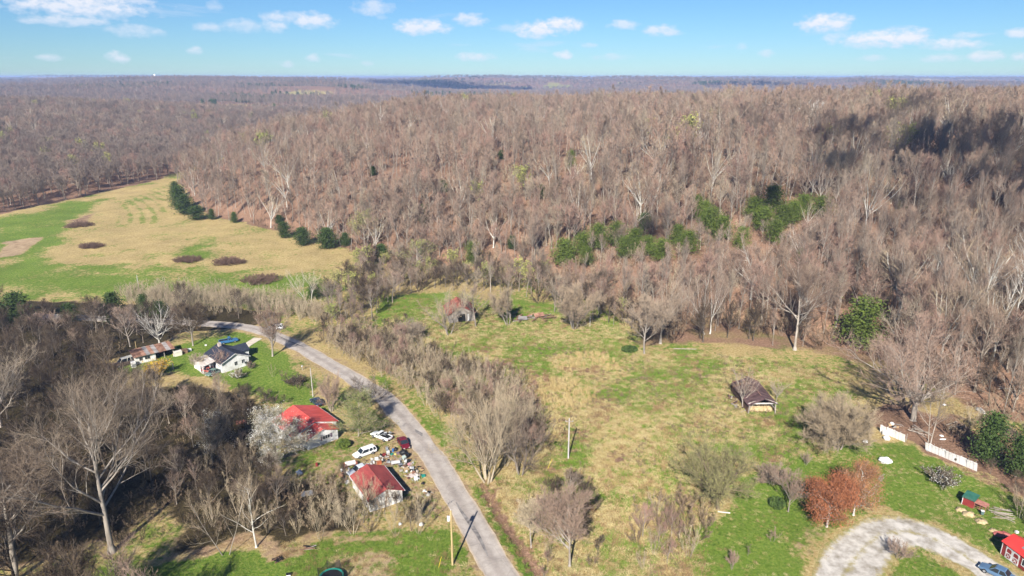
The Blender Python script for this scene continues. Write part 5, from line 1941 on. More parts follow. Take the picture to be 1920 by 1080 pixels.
M_RUST_G = mat('grey_tin', (0.20, 0.175, 0.16), 0.7, (0.36, 0.33, 0.31), 1.0, 0.0, detail=7, rnd=0.2)
M_BARN_TIN = mat('brown_barn_tin', (0.062, 0.034, 0.034), 0.75, (0.150, 0.090, 0.085), 1.2, 0.1, detail=8, rnd=0.25)
M_OLD_WOOD = mat('grey_weathered_wood', (0.22, 0.185, 0.15), 0.9, (0.40, 0.355, 0.31), 1.4, 0.2, detail=7, stretch=(1, 1, 6), rnd=0.2)
M_BROWN_WOOD = mat('brown_board', (0.12, 0.065, 0.04), 0.9, (0.25, 0.15, 0.095), 1.4, 0.2, detail=7, rnd=0.25)
M_GLASS = mat('window_glass', (0.020, 0.026, 0.032), 0.12, spec=0.6)
M_DARK = mat('dark_interior', (0.012, 0.011, 0.010), 0.95)
M_HAY = mat('straw', (0.33, 0.24, 0.12), 0.95, (0.52, 0.41, 0.24), 2.2, 0.6, detail=8)
M_BARN_RED = mat('barn_red', (0.19, 0.022, 0.020), 0.7, (0.27, 0.038, 0.033), 0.9, 0.05, detail=6)
M_GREEN_ROOF = mat('green_roof', (0.020, 0.090, 0.062), 0.6, (0.040, 0.135, 0.095), 1.6, 0.1)
M_BRICK = mat('pale_chimney_brick', (0.38, 0.30, 0.25), 0.9, (0.55, 0.47, 0.41), 3.0, 0.2)
M_SHUTTER = mat('mauve_shutter', (0.15, 0.11, 0.14), 0.7)
M_PANEL = mat('white_panel', (0.46, 0.43, 0.38), 0.6, (0.78, 0.76, 0.73), 0.9, 0.02, detail=9, rnd=0.06, lo=0.28, hi=0.5)
M_STEEL = mat('galvanised_steel', (0.34, 0.35, 0.36), 0.4, (0.46, 0.47, 0.48), 2.0, 0, metal=0.6)
M_POLE = mat('tan_pole_wood', (0.36, 0.26, 0.12), 0.85, (0.52, 0.40, 0.20), 1.0, 0.1, stretch=(1, 1, 0.2))
M_POLE_G = mat('grey_pole_wood', (0.36, 0.33, 0.30), 0.85, (0.52, 0.49, 0.46), 1.0, 0.1, stretch=(1, 1, 0.2))
M_CONC = mat('concrete', (0.36, 0.34, 0.31), 0.9, (0.48, 0.46, 0.42), 1.5, 0.1)


def gable_walls(root, x0, x1, y0, y1, eave, ridge, m, ridge_x=None):
    rx = (x0 + x1) / 2 if ridge_x is None else ridge_x
    MB().prism([(x0, -0.4), (x1, -0.4), (x1, eave), (rx, ridge - 0.05), (x0, eave)], 'y', y0, y1).build('wall', m, root)


def gable_roof(root, x0, x1, y0, y1, eave, ridge, m, over=0.35, th=0.10, cap=None, name='roof'):
    rx = (x0 + x1) / 2
    sl_ = (ridge - eave) / (rx - x0)
    ze = eave - over * sl_
    b = MB()
    b.slab([(x0 - over, y0 - over, ze + th), (rx, y0 - over, ridge + th), (rx, y1 + over, ridge + th), (x0 - over, y1 + over, ze + th)], th)
    b.slab([(rx, y0 - over, ridge + th), (x1 + over, y0 - over, ze + th), (x1 + over, y1 + over, ze + th), (rx, y1 + over, ridge + th)], th)
    r = b.build(name, m, root)
    if cap == M_RED_ROOF:
        sm = MB()
        yy = y0 - over + 0.3
        while yy < y1 + over:
            sm.slab([(x0 - over, yy, ze + th + 0.045), (rx - 0.1, yy, ridge + th + 0.0), (rx - 0.1, yy + 0.05, ridge + th + 0.0), (x0 - over, yy + 0.05, ze + th + 0.045)], 0.05)
            sm.slab([(rx + 0.1, yy, ridge + th + 0.0), (x1 + over, yy, ze + th + 0.045), (x1 + over, yy + 0.05, ze + th + 0.045), (rx + 0.1, yy + 0.05, ridge + th + 0.0)], 0.05)
            yy += 0.78
        sm.build('standing_seams', m, r)
    if cap:
        for s_ in (-1, 1):
            xg = rx + s_ * (rx - x0 + over + 0.05)
            MB().box(xg - 0.05, xg + 0.05, y0 - over, y1 + over, ze + th - 0.16, ze + th - 0.04).build('gutter', M_WHITE, r)
        MB().prism([(rx - 0.16, ridge + th - 0.03), (rx, ridge + th + 0.05), (rx + 0.16, ridge + th - 0.03)], 'y', y0 - over - 0.01, y1 + over + 0.01).build('ridge_cap', cap, r)
    return r


def window_front(root, xc, zc, w, h, y, shutters=False, frame=None, cols=2):
    """window in a wall that faces -y"""
    f = MB()
    t = 0.07
    f.box(xc - w / 2 - t, xc + w / 2 + t, y - 0.05, y - 0.005, zc + h / 2, zc + h / 2 + t)
    f.box(xc - w / 2 - t, xc + w / 2 + t, y - 0.07, y - 0.005, zc - h / 2 - t, zc - h / 2)
    f.box(xc - w / 2 - t, xc - w / 2, y - 0.05, y - 0.005, zc - h / 2, zc + h / 2)
    f.box(xc + w / 2, xc + w / 2 + t, y - 0.05, y - 0.005, zc - h / 2, zc + h / 2)
    for i in range(1, cols):
        x = xc - w / 2 + w * i / cols
        f.box(x - 0.02, x + 0.02, y - 0.045, y - 0.005, zc - h / 2, zc + h / 2)
    o = f.build('window', frame or M_WHITE, root)
    MB().box(xc - w / 2, xc + w / 2, y - 0.025, y - 0.004, zc - h / 2, zc + h / 2).build('pane', M_GLASS, o)
    if shutters:
        for s in (-1, 1):
            MB().box(xc + s * (w / 2 + 0.33) - 0.2, xc + s * (w / 2 + 0.33) + 0.2, y - 0.06, y - 0.004, zc - h / 2 - 0.08, zc + h / 2 + 0.08).build('shutter', M_SHUTTER, root)
    return o


def window_side(root, x, yc, zc, w, h, out, frame=None):
    """window in a wall that faces +x (out=1) or -x (out=-1)"""
    a, b_ = sorted((x + out * 0.005, x + out * 0.05))
    t = 0.07
    f = MB()
    f.box(a, b_, yc - w / 2 - t, yc + w / 2 + t, zc + h / 2, zc + h / 2 + t)
    f.box(a, b_, yc - w / 2 - t, yc + w / 2 + t, zc - h / 2 - t, zc - h / 2)
    f.box(a, b_, yc - w / 2 - t, yc - w / 2, zc - h / 2, zc + h / 2)
    f.box(a, b_, yc + w / 2, yc + w / 2 + t, zc - h / 2, zc + h / 2)
    f.box(a, b_, yc - 0.02, yc + 0.02, zc - h / 2, zc + h / 2)
    o = f.build('window', frame or M_WHITE, root)
    a, b_ = sorted((x + out * 0.004, x + out * 0.025))
    MB().box(a, b_, yc - w / 2, yc + w / 2, zc - h / 2, zc + h / 2).build('pane', M_GLASS, o)
    return o


def door_side(root, x, yc, w, h, out, m):
    a, b_ = sorted((x + out * 0.004, x + out * 0.06))
    o = MB().box(a, b_, yc - w / 2, yc + w / 2, 0.02, h).build('door', m, root)
    a, b_ = sorted((x + out * 0.06, x + out * 0.11))
    MB().box(a, b_, yc + w / 2 - 0.14, yc + w / 2 - 0.08, h * 0.48, h * 0.53).build('handle', M_STEEL, o)
    return o


def house_root(name, label, x, y, rz, cat='house'):
    return thing(name, label, cat, (x, y, hgt(x, y)), rz)


# house with the bright red metal roof
hA = house_root('red_roof_house', 'white house with a bright red metal roof beside the big flowering pear', -37.6, 120.85, R(43))
gable_walls(hA, -3.3, 3.3, 0, 3.2, 2.25, 3.45, M_WHITE)
gable_walls(hA, -4.7, 4.7, 3.0, 12.0, 2.35, 3.98, M_WHITE)
gable_roof(hA, -3.3, 3.3, 0, 3.1, 2.25, 3.45, M_RED_ROOF, 0.38, 0.09, M_RED_ROOF)
gable_roof(hA, -4.7, 4.7, 3.2, 12.0, 2.35, 3.98, M_RED_ROOF, 0.42, 0.09, M_RED_ROOF)
window_front(hA, 0.75, 1.45, 1.5, 0.75, 0, True, None, 3)
window_side(hA, 4.7, 5.0, 1.4, 1.0, 1.1, 1)
window_side(hA, 4.7, 9.8, 1.4, 1.0, 1.1, 1)
door_side(hA, 4.7, 7.4, 0.95, 2.0, 1, M_SHUTTER)
window_side(hA, -4.7, 6.0, 1.4, 1.0, 1.1, -1)
window_side(hA, -4.7, 9.5, 1.4, 1.0, 1.1, -1)
MB().box(-4.85, 4.85, 3.02, 12.1, -0.4, 0.16).build('foundation', M_CONC, hA)

# white house with the dark roof
hB = house_root('dark_roof_house', 'white house with a dark shingle roof and pale tin porch roof', -69.3, 157.9, R(47))
gable_walls(hB, -3.5, 3.5, 0, 9.2, 2.55, 4.15, M_WHITE)
gable_roof(hB, -3.5, 3.5, 0, 9.2, 2.55, 4.15, M_DARK_ROOF, 0.38, 0.1)
w = MB()
w.prism([(4.6, -0.4), (8.4, -0.4), (8.4, 2.45), (6.5, 3.55), (4.6, 2.45)], 'x', 3.3, 5.8)
w.build('wall', M_WHITE, hB)
b = MB()
b.slab([(1.6, 4.2, 2.32), (6.1, 4.2, 2.32), (6.1, 6.5, 3.65), (1.6, 6.5, 3.65)], 0.1)
b.slab([(1.6, 6.5, 3.65), (6.1, 6.5, 3.65), (6.1, 8.8, 2.32), (1.6, 8.8, 2.32)], 0.1)
b.build('roof', M_DARK_ROOF, hB)
MB().box(5.79, 5.83, 4.6, 8.4, 2.30, 2.46).build('gable_trim', M_WHITE, hB)
MB().box(-0.55, 0.15, 7.4, 8.1, 3.2, 5.0).build('chimney', M_BRICK, hB)
MB().slab([(-7.2, 2.6, 2.05), (-3.3, 2.6, 2.62), (-3.3, 8.6, 2.62), (-7.2, 8.6, 2.05)], 0.06).build('porch_roof', M_TIN, hB)
MB().box(-6.9, -3.5, 4.4, 8.4, -0.4, 1.98).build('porch_wall', M_WHITE, hB)
for px_l, py_l in ((-7.0, 2.8), (-5.2, 2.8), (-7.0, 4.3)):
    MB().box(px_l - 0.07, px_l + 0.07, py_l - 0.07, py_l + 0.07, -0.3, 2.05).build('porch_post', M_WHITE, hB)
MB().box(-7.1, -3.5, 2.7, 4.4, -0.3, 0.28).build('porch_floor', M_OLD_WOOD, hB)
window_front(hB, 0.1, 1.5, 0.75, 0.95, 0)
window_front(hB, 2.0, 1.5, 0.75, 0.95, 0)
ac = MB().box(2.1, 2.65, -0.45, 0.0, 0.95, 1.32).build('air_conditioner', M_STEEL, hB)
MB().box(2.15, 2.6, -0.47, -0.451, 1.0, 1.27).build('grille', M_DARK, ac)
window_side(hB, 3.5, 1.8, 1.5, 0.9, 1.0, 1)
door_side(hB, 5.8, 6.5, 0.95, 2.0, 1, M_BROWN_WOOD)
MB().box(-3.6, 3.6, 0.02, 9.1, -0.4, 0.18).build('foundation', M_CONC, hB)
for t in range(2):
    MB().prism([(-3.9, 2.35), (0, 4.15), (0, 4.28), (-3.9, 2.49)] if t == 0 else [(0, 4.15), (3.9, 2.35), (3.9, 2.49), (0, 4.28)], 'y', -0.45, -0.385).build('barge_board', M_WHITE, hB)

# outbuilding with the weathered red roof
hC = house_root('block_garage', 'white block garage with a weathered red roof beside the road', -21.35, 100.1, R(32), 'garage')
gable_walls(hC, -2.95, 2.95, 0, 8.6, 2.35, 3.55, M_WHITE_OLD)
gable_roof(hC, -2.95, 2.95, 0, 8.6, 2.35, 3.55, M_RED_OLD, 0.32, 0.08, M_RED_OLD)
v = MB().box(1.35, 1.95, -0.04, -0.004, 1.05, 1.4).build('vent', M_STEEL, hC)
for i in range(4):
    MB().box(1.38, 1.92, -0.06, -0.041, 1.08 + i * 0.08, 1.12 + i * 0.08).build('slat', M_DARK, v)
door_side(hC, 2.95, 4.2, 2.4, 2.1, 1, M_BROWN_WOOD)
window_side(hC, -2.95, 3.0, 1.4, 0.8, 0.7, -1, M_OLD_WOOD)

# long rusty shed
hD = house_root('rusty_shed', 'long low shed with a rusty tin roof, half of it open', -95.8, 160.3, R(41), 'shed')
MB().box(0, 4.6, 0.02, 0.14, -0.4, 1.95).build('front_wall', M_WHITE_OLD, hD)
MB().box(0, 0.12, 0.15, 4.0, -0.4, 2.2).build('side_wall', M_WHITE_OLD, hD)
MB().box(0, 9.2, 4.0, 4.12, -0.4, 2.6).build('back_wall', M_BROWN_WOOD, hD)
MB().box(9.1, 9.2, 2.0, 3.98, -0.4, 2.4).build('side_wall', M_BROWN_WOOD, hD)
MB().box(4.6, 4.7, 0.2, 3.98, -0.4, 2.0).build('partition', M_BROWN_WOOD, hD)
window_front(hD, 2.9, 1.2, 1.1, 0.7, 0.02, False, M_OLD_WOOD)
window_front(hD, 1.4, 1.2, 0.7, 0.7, 0.02, False, M_OLD_WOOD)
for i, xp in enumerate((4.75, 6.9, 9.1)):
    MB().box(xp - 0.08, xp + 0.08, -0.02, 0.14, -0.4, 2.0).build('post', M_WHITE if i == 0 else M_OLD_WOOD, hD)
MB().box(4.6, 9.3, 0.0, 0.12, 2.0, 2.14).build('beam', M_OLD_WOOD, hD)
g = random.Random(5)
for i in range(10):
    x0 = -0.35 + i * 0.98
    dz = g.uniform(-0.02, 0.05)
    MB().slab([(x0, -0.55, 2.06 + dz), (x0 + 1.04, -0.55, 2.08 + dz), (x0 + 1.04, 4.4, 2.74 + dz), (x0, 4.4, 2.72 + dz)], 0.025).build('roof_sheet', M_RUST_G if i in (3, 5, 8) else M_RUST, hD)

# open hay barn
hE = house_root('hay_barn', 'open old barn with sagging brown tin roof and straw inside', 54.3, 133.8, R(1.5), 'barn')
hE.scale = (1.08, 1.12, 1.12)
for sx in (-1, 1):
    for k, yy in enumerate((0.0, 3.3, 6.6, 9.8)):
        MB().hexa([(sx * 2.75 - 0.1, yy - 0.1, -0.3), (sx * 2.75 + 0.1, yy - 0.1, -0.3), (sx * 2.75 + 0.1, yy + 0.1, -0.3), (sx * 2.75 - 0.1, yy + 0.1, -0.3)],
                  [(sx * 2.6 - 0.1, yy - 0.1, 2.05), (sx * 2.6 + 0.1, yy - 0.1, 2.05), (sx * 2.6 + 0.1, yy + 0.1, 2.05), (sx * 2.6 - 0.1, yy + 0.1, 2.05)]).build('post', M_OLD_WOOD, hE)
MB().box(-2.9, 2.9, -0.13, 0.07, 2.06, 2.28).build('beam', mat('bleached_beam', (0.42, 0.39, 0.36), 0.9, (0.56, 0.53, 0.5), 1.5), hE)
for sx in (-1, 1):
    MB().tube((sx * 2.5, 0.1, 1.1), (sx * 1.7, 0.1, 2.05), 0.07, 0.07, 5).build('brace', M_OLD_WOOD, hE)
    MB().tube((sx * 2.7, 0.0, 2.3), (0.3, 0.0, 3.15), 0.06, 0.06, 5).build('rafter', M_OLD_WOOD, hE)
MB().box(-2.85, -2.78, 0.2, 9.7, -0.3, 1.5).build('side_wall', M_BROWN_WOOD, hE)
MB().box(2.72, 2.79, 3.4, 9.7, -0.3, 1.9).build('side_wall', M_BROWN_WOOD, hE)
MB().box(-2.7, 2.7, 9.85, 9.93, -0.3, 2.4).build('back_wall', M_BROWN_WOOD, hE)
g = random.Random(9)
for side in (-1, 1):
    for i in range(12):
        y0 = -0.6 + i * 0.92
        sag = -0.22 * math.sin(math.pi * i / 11) + g.uniform(-0.03, 0.03) - 0.012 * (i % 2)
        a = [(side * 3.15, y0, 2.0 + sag * 0.6), (side * 3.15, y0 + 0.96, 2.0 + sag * 0.6), (0.02 * side, y0 + 0.96, 3.30 + sag), (0.02 * side, y0, 3.30 + sag)]
        if side < 0:
            a = [a[0], a[3], a[2], a[1]]
        if side < 0 and i in (9, 11):
            continue
        MB().slab(a, 0.03).build('roof_sheet', M_BARN_TIN, hE)
MB().box(-0.06, 0.06, 1.2, 5.2, 3.21, 3.30).build('ridge_board', mat('reddish_board', (0.30, 0.17, 0.13), 0.9), hE)
hay = MB()
for k in range(9):
    hay.lump((-1.9 + 0.48 * k, 1.3 + 0.5 * (k % 2), 0.15), 0.8, 1.3, 0.95 - 0.05 * (k % 3), 40 + k, 10, 6, 0.14)
o = hay.build('straw_heap', M_HAY, None, (54.5, 134.4, hgt(54.5, 134.4)), 0, True)
tag(o, 'heap of pale straw filling the front of the old barn', 'straw heap')
lean = thing('collapsed_lean_to', 'fallen boards and tin of a collapsed lean-to along the hay barn', 'rubble', (50.6, 138.4, hgt(50.6, 138.4)))
g = random.Random(12)
for k in range(22):
    x, y, a = g.uniform(-1.3, 1.2), g.uniform(-4, 4), g.uniform(0, 3.14)
    L_ = g.uniform(1.2, 3.0)
    q = MB().box(-L_ / 2, L_ / 2, -0.12, 0.12, 0, 0.05).build('board', (M_OLD_WOOD, M_BROWN_WOOD, M_BARN_TIN)[k % 3], lean, (x, y, 0.15 + 0.08 * (k % 6)), a)
    q.rotation_euler = (g.uniform(-0.3, 0.3), g.uniform(-0.35, 0.35), a)

# old red barn hidden behind the pale tree
b = at(866, 604)
hF = house_root('red_barn', 'collapsing barn with a rusty red roof behind a bare tree', b.x, b.y, R(12), 'barn')
hF.rotation_euler = (0.05, -0.04, R(14))
hF.scale = (1.2, 1.2, 1.25)
gable_walls(hF, -3.2, 3.2, 0, 6.5, 2.3, 4.0, M_OLD_WOOD)
M_RR = mat('rusty_red_tin', (0.17, 0.050, 0.034), 0.8, (0.34, 0.100, 0.070), 0.8, 0.1, detail=8, rnd=0.15)
for side in (-1, 1):
    for i in range(7):
        y0 = -0.4 + i * 1.02
        a = [(side * 3.6, y0, 2.15), (side * 3.6, y0 + 1.06, 2.17), (0, y0 + 1.06, 4.12), (0, y0, 4.1)]
        if side < 0:
            a = [a[0], a[3], a[2], a[1]]
        MB().slab(a, 0.03).build('roof_sheet', M_RR, hF)
MB().box(-0.9, 0.9, -0.05, -0.005, -0.2, 2.0).build('doorway', M_DARK, hF)
MB().box(1.5, 1.9, -0.06, -0.006, 0.2, 1.9).build('door', M_WHITE_OLD, hF)
# fallen shed
b = at(1000, 600)
fs = thing('fallen_shed', 'flattened shed of grey and brown boards on the grass', 'rubble', b)
fs.scale = (1.35, 1.35, 1.35)
g = random.Random(21)
for k in range(34):
    x, y, a = g.uniform(-3.6, 4.0), g.uniform(-1.2, 2.6), g.gauss(0.4, 0.5)
    L_ = g.uniform(1.5, 3.8)
    q = MB().box(-L_ / 2, L_ / 2, -0.15, 0.15, 0, 0.05).build('board', (M_OLD_WOOD, M_BROWN_WOOD, M_RUST)[k % 3], fs, (x, y, 0.15 + 0.07 * (k % 8)), a)
    q.rotation_euler = (g.uniform(-0.35, 0.35), g.uniform(-0.3, 0.3), a)
MB().slab([(-3.4, -1.4, 0.55), (-1.4, -1.4, 0.6), (-1.4, 0.1, 0.9), (-3.4, 0.1, 0.85)], 0.04).build('tin_sheet', M_RUST_G, fs)
MB().slab([(0.4, 0.2, 0.6), (2.6, 0.9, 0.7), (2.2, 2.2, 1.1), (0.1, 1.5, 1.0)], 0.04).build('tin_sheet', M_RUST, fs)

# red barn-style shed with white doors
ang = math.atan2(-0.98, 0.19)
hK = house_root('barn_shed', 'red barn-style shed with white crossed double doors by the gravel drive', 74.9, 88.0, ang, 'shed')
MB().prism([(0, 0.12), (3.6, 0.12), (3.6, 2.35), (1.8, 3.25), (0, 2.35)], 'x', 0, 9.0).build('wall', M_BARN_RED, hK)
MB().box(0.05, 8.95, 0.1, 3.5, -0.3, 0.12).build('foundation', M_CONC, hK)
b = MB()
b.slab([(-0.18, -0.22, 2.32), (9.2, -0.22, 2.32), (9.2, 1.8, 3.36), (-0.18, 1.8, 3.36)], 0.07)
b.slab([(-0.18, 1.8, 3.36), (9.2, 1.8, 3.36), (9.2, 3.82, 2.32), (-0.18, 3.82, 2.32)], 0.07)
rf = b.build('roof', mat('bright_red_metal', (0.55, 0.040, 0.034), 0.4, (0.62, 0.055, 0.045), 0.5, spec=0.4), hK)
MB().slab([(2.3, 0.75, 2.835), (3.6, 0.75, 2.835), (3.6, 1.5, 3.22), (2.3, 1.5, 3.22)], 0.02).build('roof_patch', mat('dull_grey_patch', (0.16, 0.19, 0.19), 0.4), rf)  # flat dull grey patch on the roof slope
MB().box(-0.02, 0.09, -0.03, 0.06, 0.12, 2.3).build('corner_trim', M_WHITE, hK)
for k in range(2):
    x0 = 0.75 + k * 1.14
    d = MB().box(x0, x0 + 1.1, -0.05, -0.003, 0.16, 2.1).build('door', M_WHITE, hK)
    MB().prism([(x0 + 0.17, 1.2), (x0 + 0.93, 1.2), (x0 + 0.93, 1.68), (x0 + 0.8, 1.86), (x0 + 0.3, 1.86), (x0 + 0.17, 1.68)], 'y', -0.062, -0.051).build('upper_panel', M_BARN_RED, d)
    MB().box(x0 + 0.17, x0 + 0.93, -0.062, -0.051, 0.3, 1.04).build('lower_panel', M_BARN_RED, d)
    for s in (0, 1):
        za, zb = (0.3, 1.04) if s == 0 else (1.04, 0.3)
        MB().prism([(x0 + 0.17, za - 0.05), (x0 + 0.93, zb - 0.05), (x0 + 0.93, zb + 0.05), (x0 + 0.17, za + 0.05)], 'y', -0.078 - 0.004 * s, -0.064 - 0.004 * s).build('brace', M_WHITE, d)
window_front(hK, 3.9, 1.35, 0.8, 1.0, 0.0)
window_front(hK, 6.6, 1.35, 0.8, 1.0, 0.0)

# chicken coop
ang = math.atan2(-0.8, 0.6)
hJ = house_root('chicken_coop', 'small red coop with a green roof and wire run', 77.1, 100.9, ang, 'coop')
MB().box(0, 1.7, 0, 1.7, -0.2, 1.55).build('wall', M_BARN_RED, hJ)
MB().box(-0.04, 0.06, -0.03, 0.05, 0, 1.55).build('corner_trim', M_WHITE, hJ)
MB().slab([(-0.15, -0.2, 1.5), (1.85, -0.2, 1.5), (1.85, 1.9, 1.95), (-0.15, 1.9, 1.95)], 0.06).build('roof', M_GREEN_ROOF, hJ)
run = MB()
for x0 in (1.75, 2.6, 3.4):
    for y0 in (0.1, 1.5):
        run.box(x0, x0 + 0.07, y0, y0 + 0.07, -0.2, 1.15)
for z in (0.35, 0.75, 1.12):
    run.box(1.75, 3.45, 0.1, 0.15, z, z + 0.05)
    run.box(1.75, 3.45, 1.5, 1.55, z, z + 0.05)
run.build('run_frame', mat('reddish_wood', (0.26, 0.10, 0.07), 0.9, (0.38, 0.17, 0.12), 2.0), hJ)
MB().slab([(1.72, 0.05, 1.2), (3.5, 0.05, 1.2), (3.5, 1.6, 1.25), (1.72, 1.6, 1.25)], 0.04).build('run_roof', mat('faded_red_tarp', (0.30, 0.11, 0.08), 0.9, (0.42, 0.20, 0.15), 2.5, 0.3), hJ)
for k, (px, py, s, lb) in enumerate([(1802, 957, 0.9, 'trampled straw heap at the coop wall'), (1816, 965, 1.0, 'roundest straw heap, second from the coop'),
                                     (1839, 979, 0.95, 'straw heap in the middle of the row by the coop'), (1862, 996, 0.75, 'flat straw heap at the row end near the red shed')]):
    b = at(px, py)
    m = MB().lump((0, 0, 0.02), 0.9 * s, 0.75 * s, 0.42 * s, 60 + k, 14, 8, 0.34)
    o = m.build('straw_heap', M_HAY, None, b, 0, True)
    tag(o, lb, 'straw heap')
tp = thing('red_tarp', 'crumpled dull red tarp on the ground above the barn-style shed', 'tarp', at(1880, 1004))
MB().lump((0, 0, 0.1), 1.3, 0.8, 0.35, 77, 11, 6, 0.35).build('sheet', mat('dull_red_tarp', (0.26, 0.06, 0.05), 0.8, (0.36, 0.12, 0.10), 2.0, 0.3), tp)

# white panel fences
def panel_fence(label, pa, pb, h, n, holes=()):
    a, b_ = at(*pa), at(*pb)
    d = b_ - a
    L_ = math.hypot(d.x, d.y)
    ang = math.atan2(d.y, d.x)
    o = thing('panel_fence', label, 'fence', a, ang)
    w_ = L_ / n
    g = random.Random(int(L_ * 100))
    for i in range(n):
        z0 = hgt(a.x + d.x * (i + 0.5) / n, a.y + d.y * (i + 0.5) / n) - a.z
        q = MB().box(0.025, w_ - 0.025, -0.03, 0.03, 0.0, h + g.uniform(-0.04, 0.03)).build('panel', M_PANEL, o, (i * w_, g.uniform(-0.03, 0.03), z0 - 0.05))
        q.rotation_euler = (R(14) + g.uniform(-0.06, 0.06), g.uniform(-0.015, 0.015), g.uniform(-0.03, 0.03))
    for i in range(0, n + 1, 2):
        MB().box(-0.05, 0.05, 0.05, 0.15, -0.4, h * 0.9).build('post', M_OLD_WOOD, o, (i * w_, 0.28, 0))
    return o


pf = panel_fence('long white panel fence, the longer eastern stretch', (1735, 843), (1832, 884), 1.95, 15)
MB().lump((5.6, -0.3, 0.8), 0.25, 0.1, 0.25, 5, 8, 5, 0.3).build('stain', mat('dark_stain', (0.1, 0.085, 0.06), 0.9), pf)
pf2 = panel_fence('short white panel fence beside the spreading tree', (1650, 810), (1697, 829), 1.95, 8)
gs_ = MB().slab([(0, 0, 0.06), (2.6, -0.9, 0.06), (2.7, -0.35, 0.3), (0.1, 0.5, 0.3)], 0.03).build('steel_sheet', M_STEEL, None, at(1737, 846))
tag(gs_, 'bent grey steel sheet lying at the fence foot', 'sheet metal')
M_TARP_W = mat('white_tarp', (0.55, 0.54, 0.52), 0.5, (0.78, 0.78, 0.77), 1.6, 0.4, detail=5)
for k, (px, py, rx, ry, rz_, nm, lb, ct) in enumerate([
        (1659, 866, 1.25, 0.9, 0.62, 'covered_bale', 'white tarp-covered bale alone on the lawn', 'bale'),
        (1662, 824, 0.75, 0.6, 0.55, 'white_bag', 'bulging white bag against the short panel fence', 'bag'),
        (1658, 815, 0.5, 0.5, 0.6, 'grey_barrel', 'silvery bundle leaning at the short panel fence', 'bundle'),
        (1622, 829, 0.6, 0.5, 0.35, 'white_bag', 'crumpled white bag in the grass by the round bare shrub', 'bag'),
        (1838, 772, 1.3, 0.7, 0.5, 'rock_pile', 'pale heap of rubble beneath the dark cedars', 'rubble'),
        (1672, 796, 0.45, 0.4, 0.35, 'rubbish_bag', 'small pale rubbish bag under the spreading tree', 'bag'),
        (1765, 818, 0.4, 0.25, 0.2, 'white_scrap', 'white scrap on the bare litter behind the long fence', 'scrap'),
        (1770, 760, 0.45, 0.3, 0.25, 'white_scrap', 'white scrap among the brush uphill of the long fence', 'scrap'),
        (1768, 824, 0.7, 0.25, 0.12, 'white_scrap', 'flat pale scrap closest to the long fence', 'scrap')]):
    o = MB().lump((0, 0, rz_ * 0.55), rx, ry, rz_, 90 + k, 12, 7, 0.2).build(nm, M_TARP_W if k != 4 else M_CONC, None, at(px, py), 0.4 * k, k != 0)
    tag(o, lb, ct)

# ------------------------------------------------------------------ vehicles
M_TYRE = mat('tyre_rubber', (0.018, 0.018, 0.018), 0.85)
M_RIM = mat('wheel_rim', (0.40, 0.41, 0.42), 0.35, metal=0.7)
M_LAMP = mat('lamp_glass', (0.62, 0.62, 0.58), 0.2, spec=0.6)
M_TAIL = mat('tail_lamp_red', (0.35, 0.02, 0.02), 0.3)


def paint(name, col, rough=0.3, col2=None):
    return mat(name, col, rough, col2, 1.2, detail=7, spec=0.5)


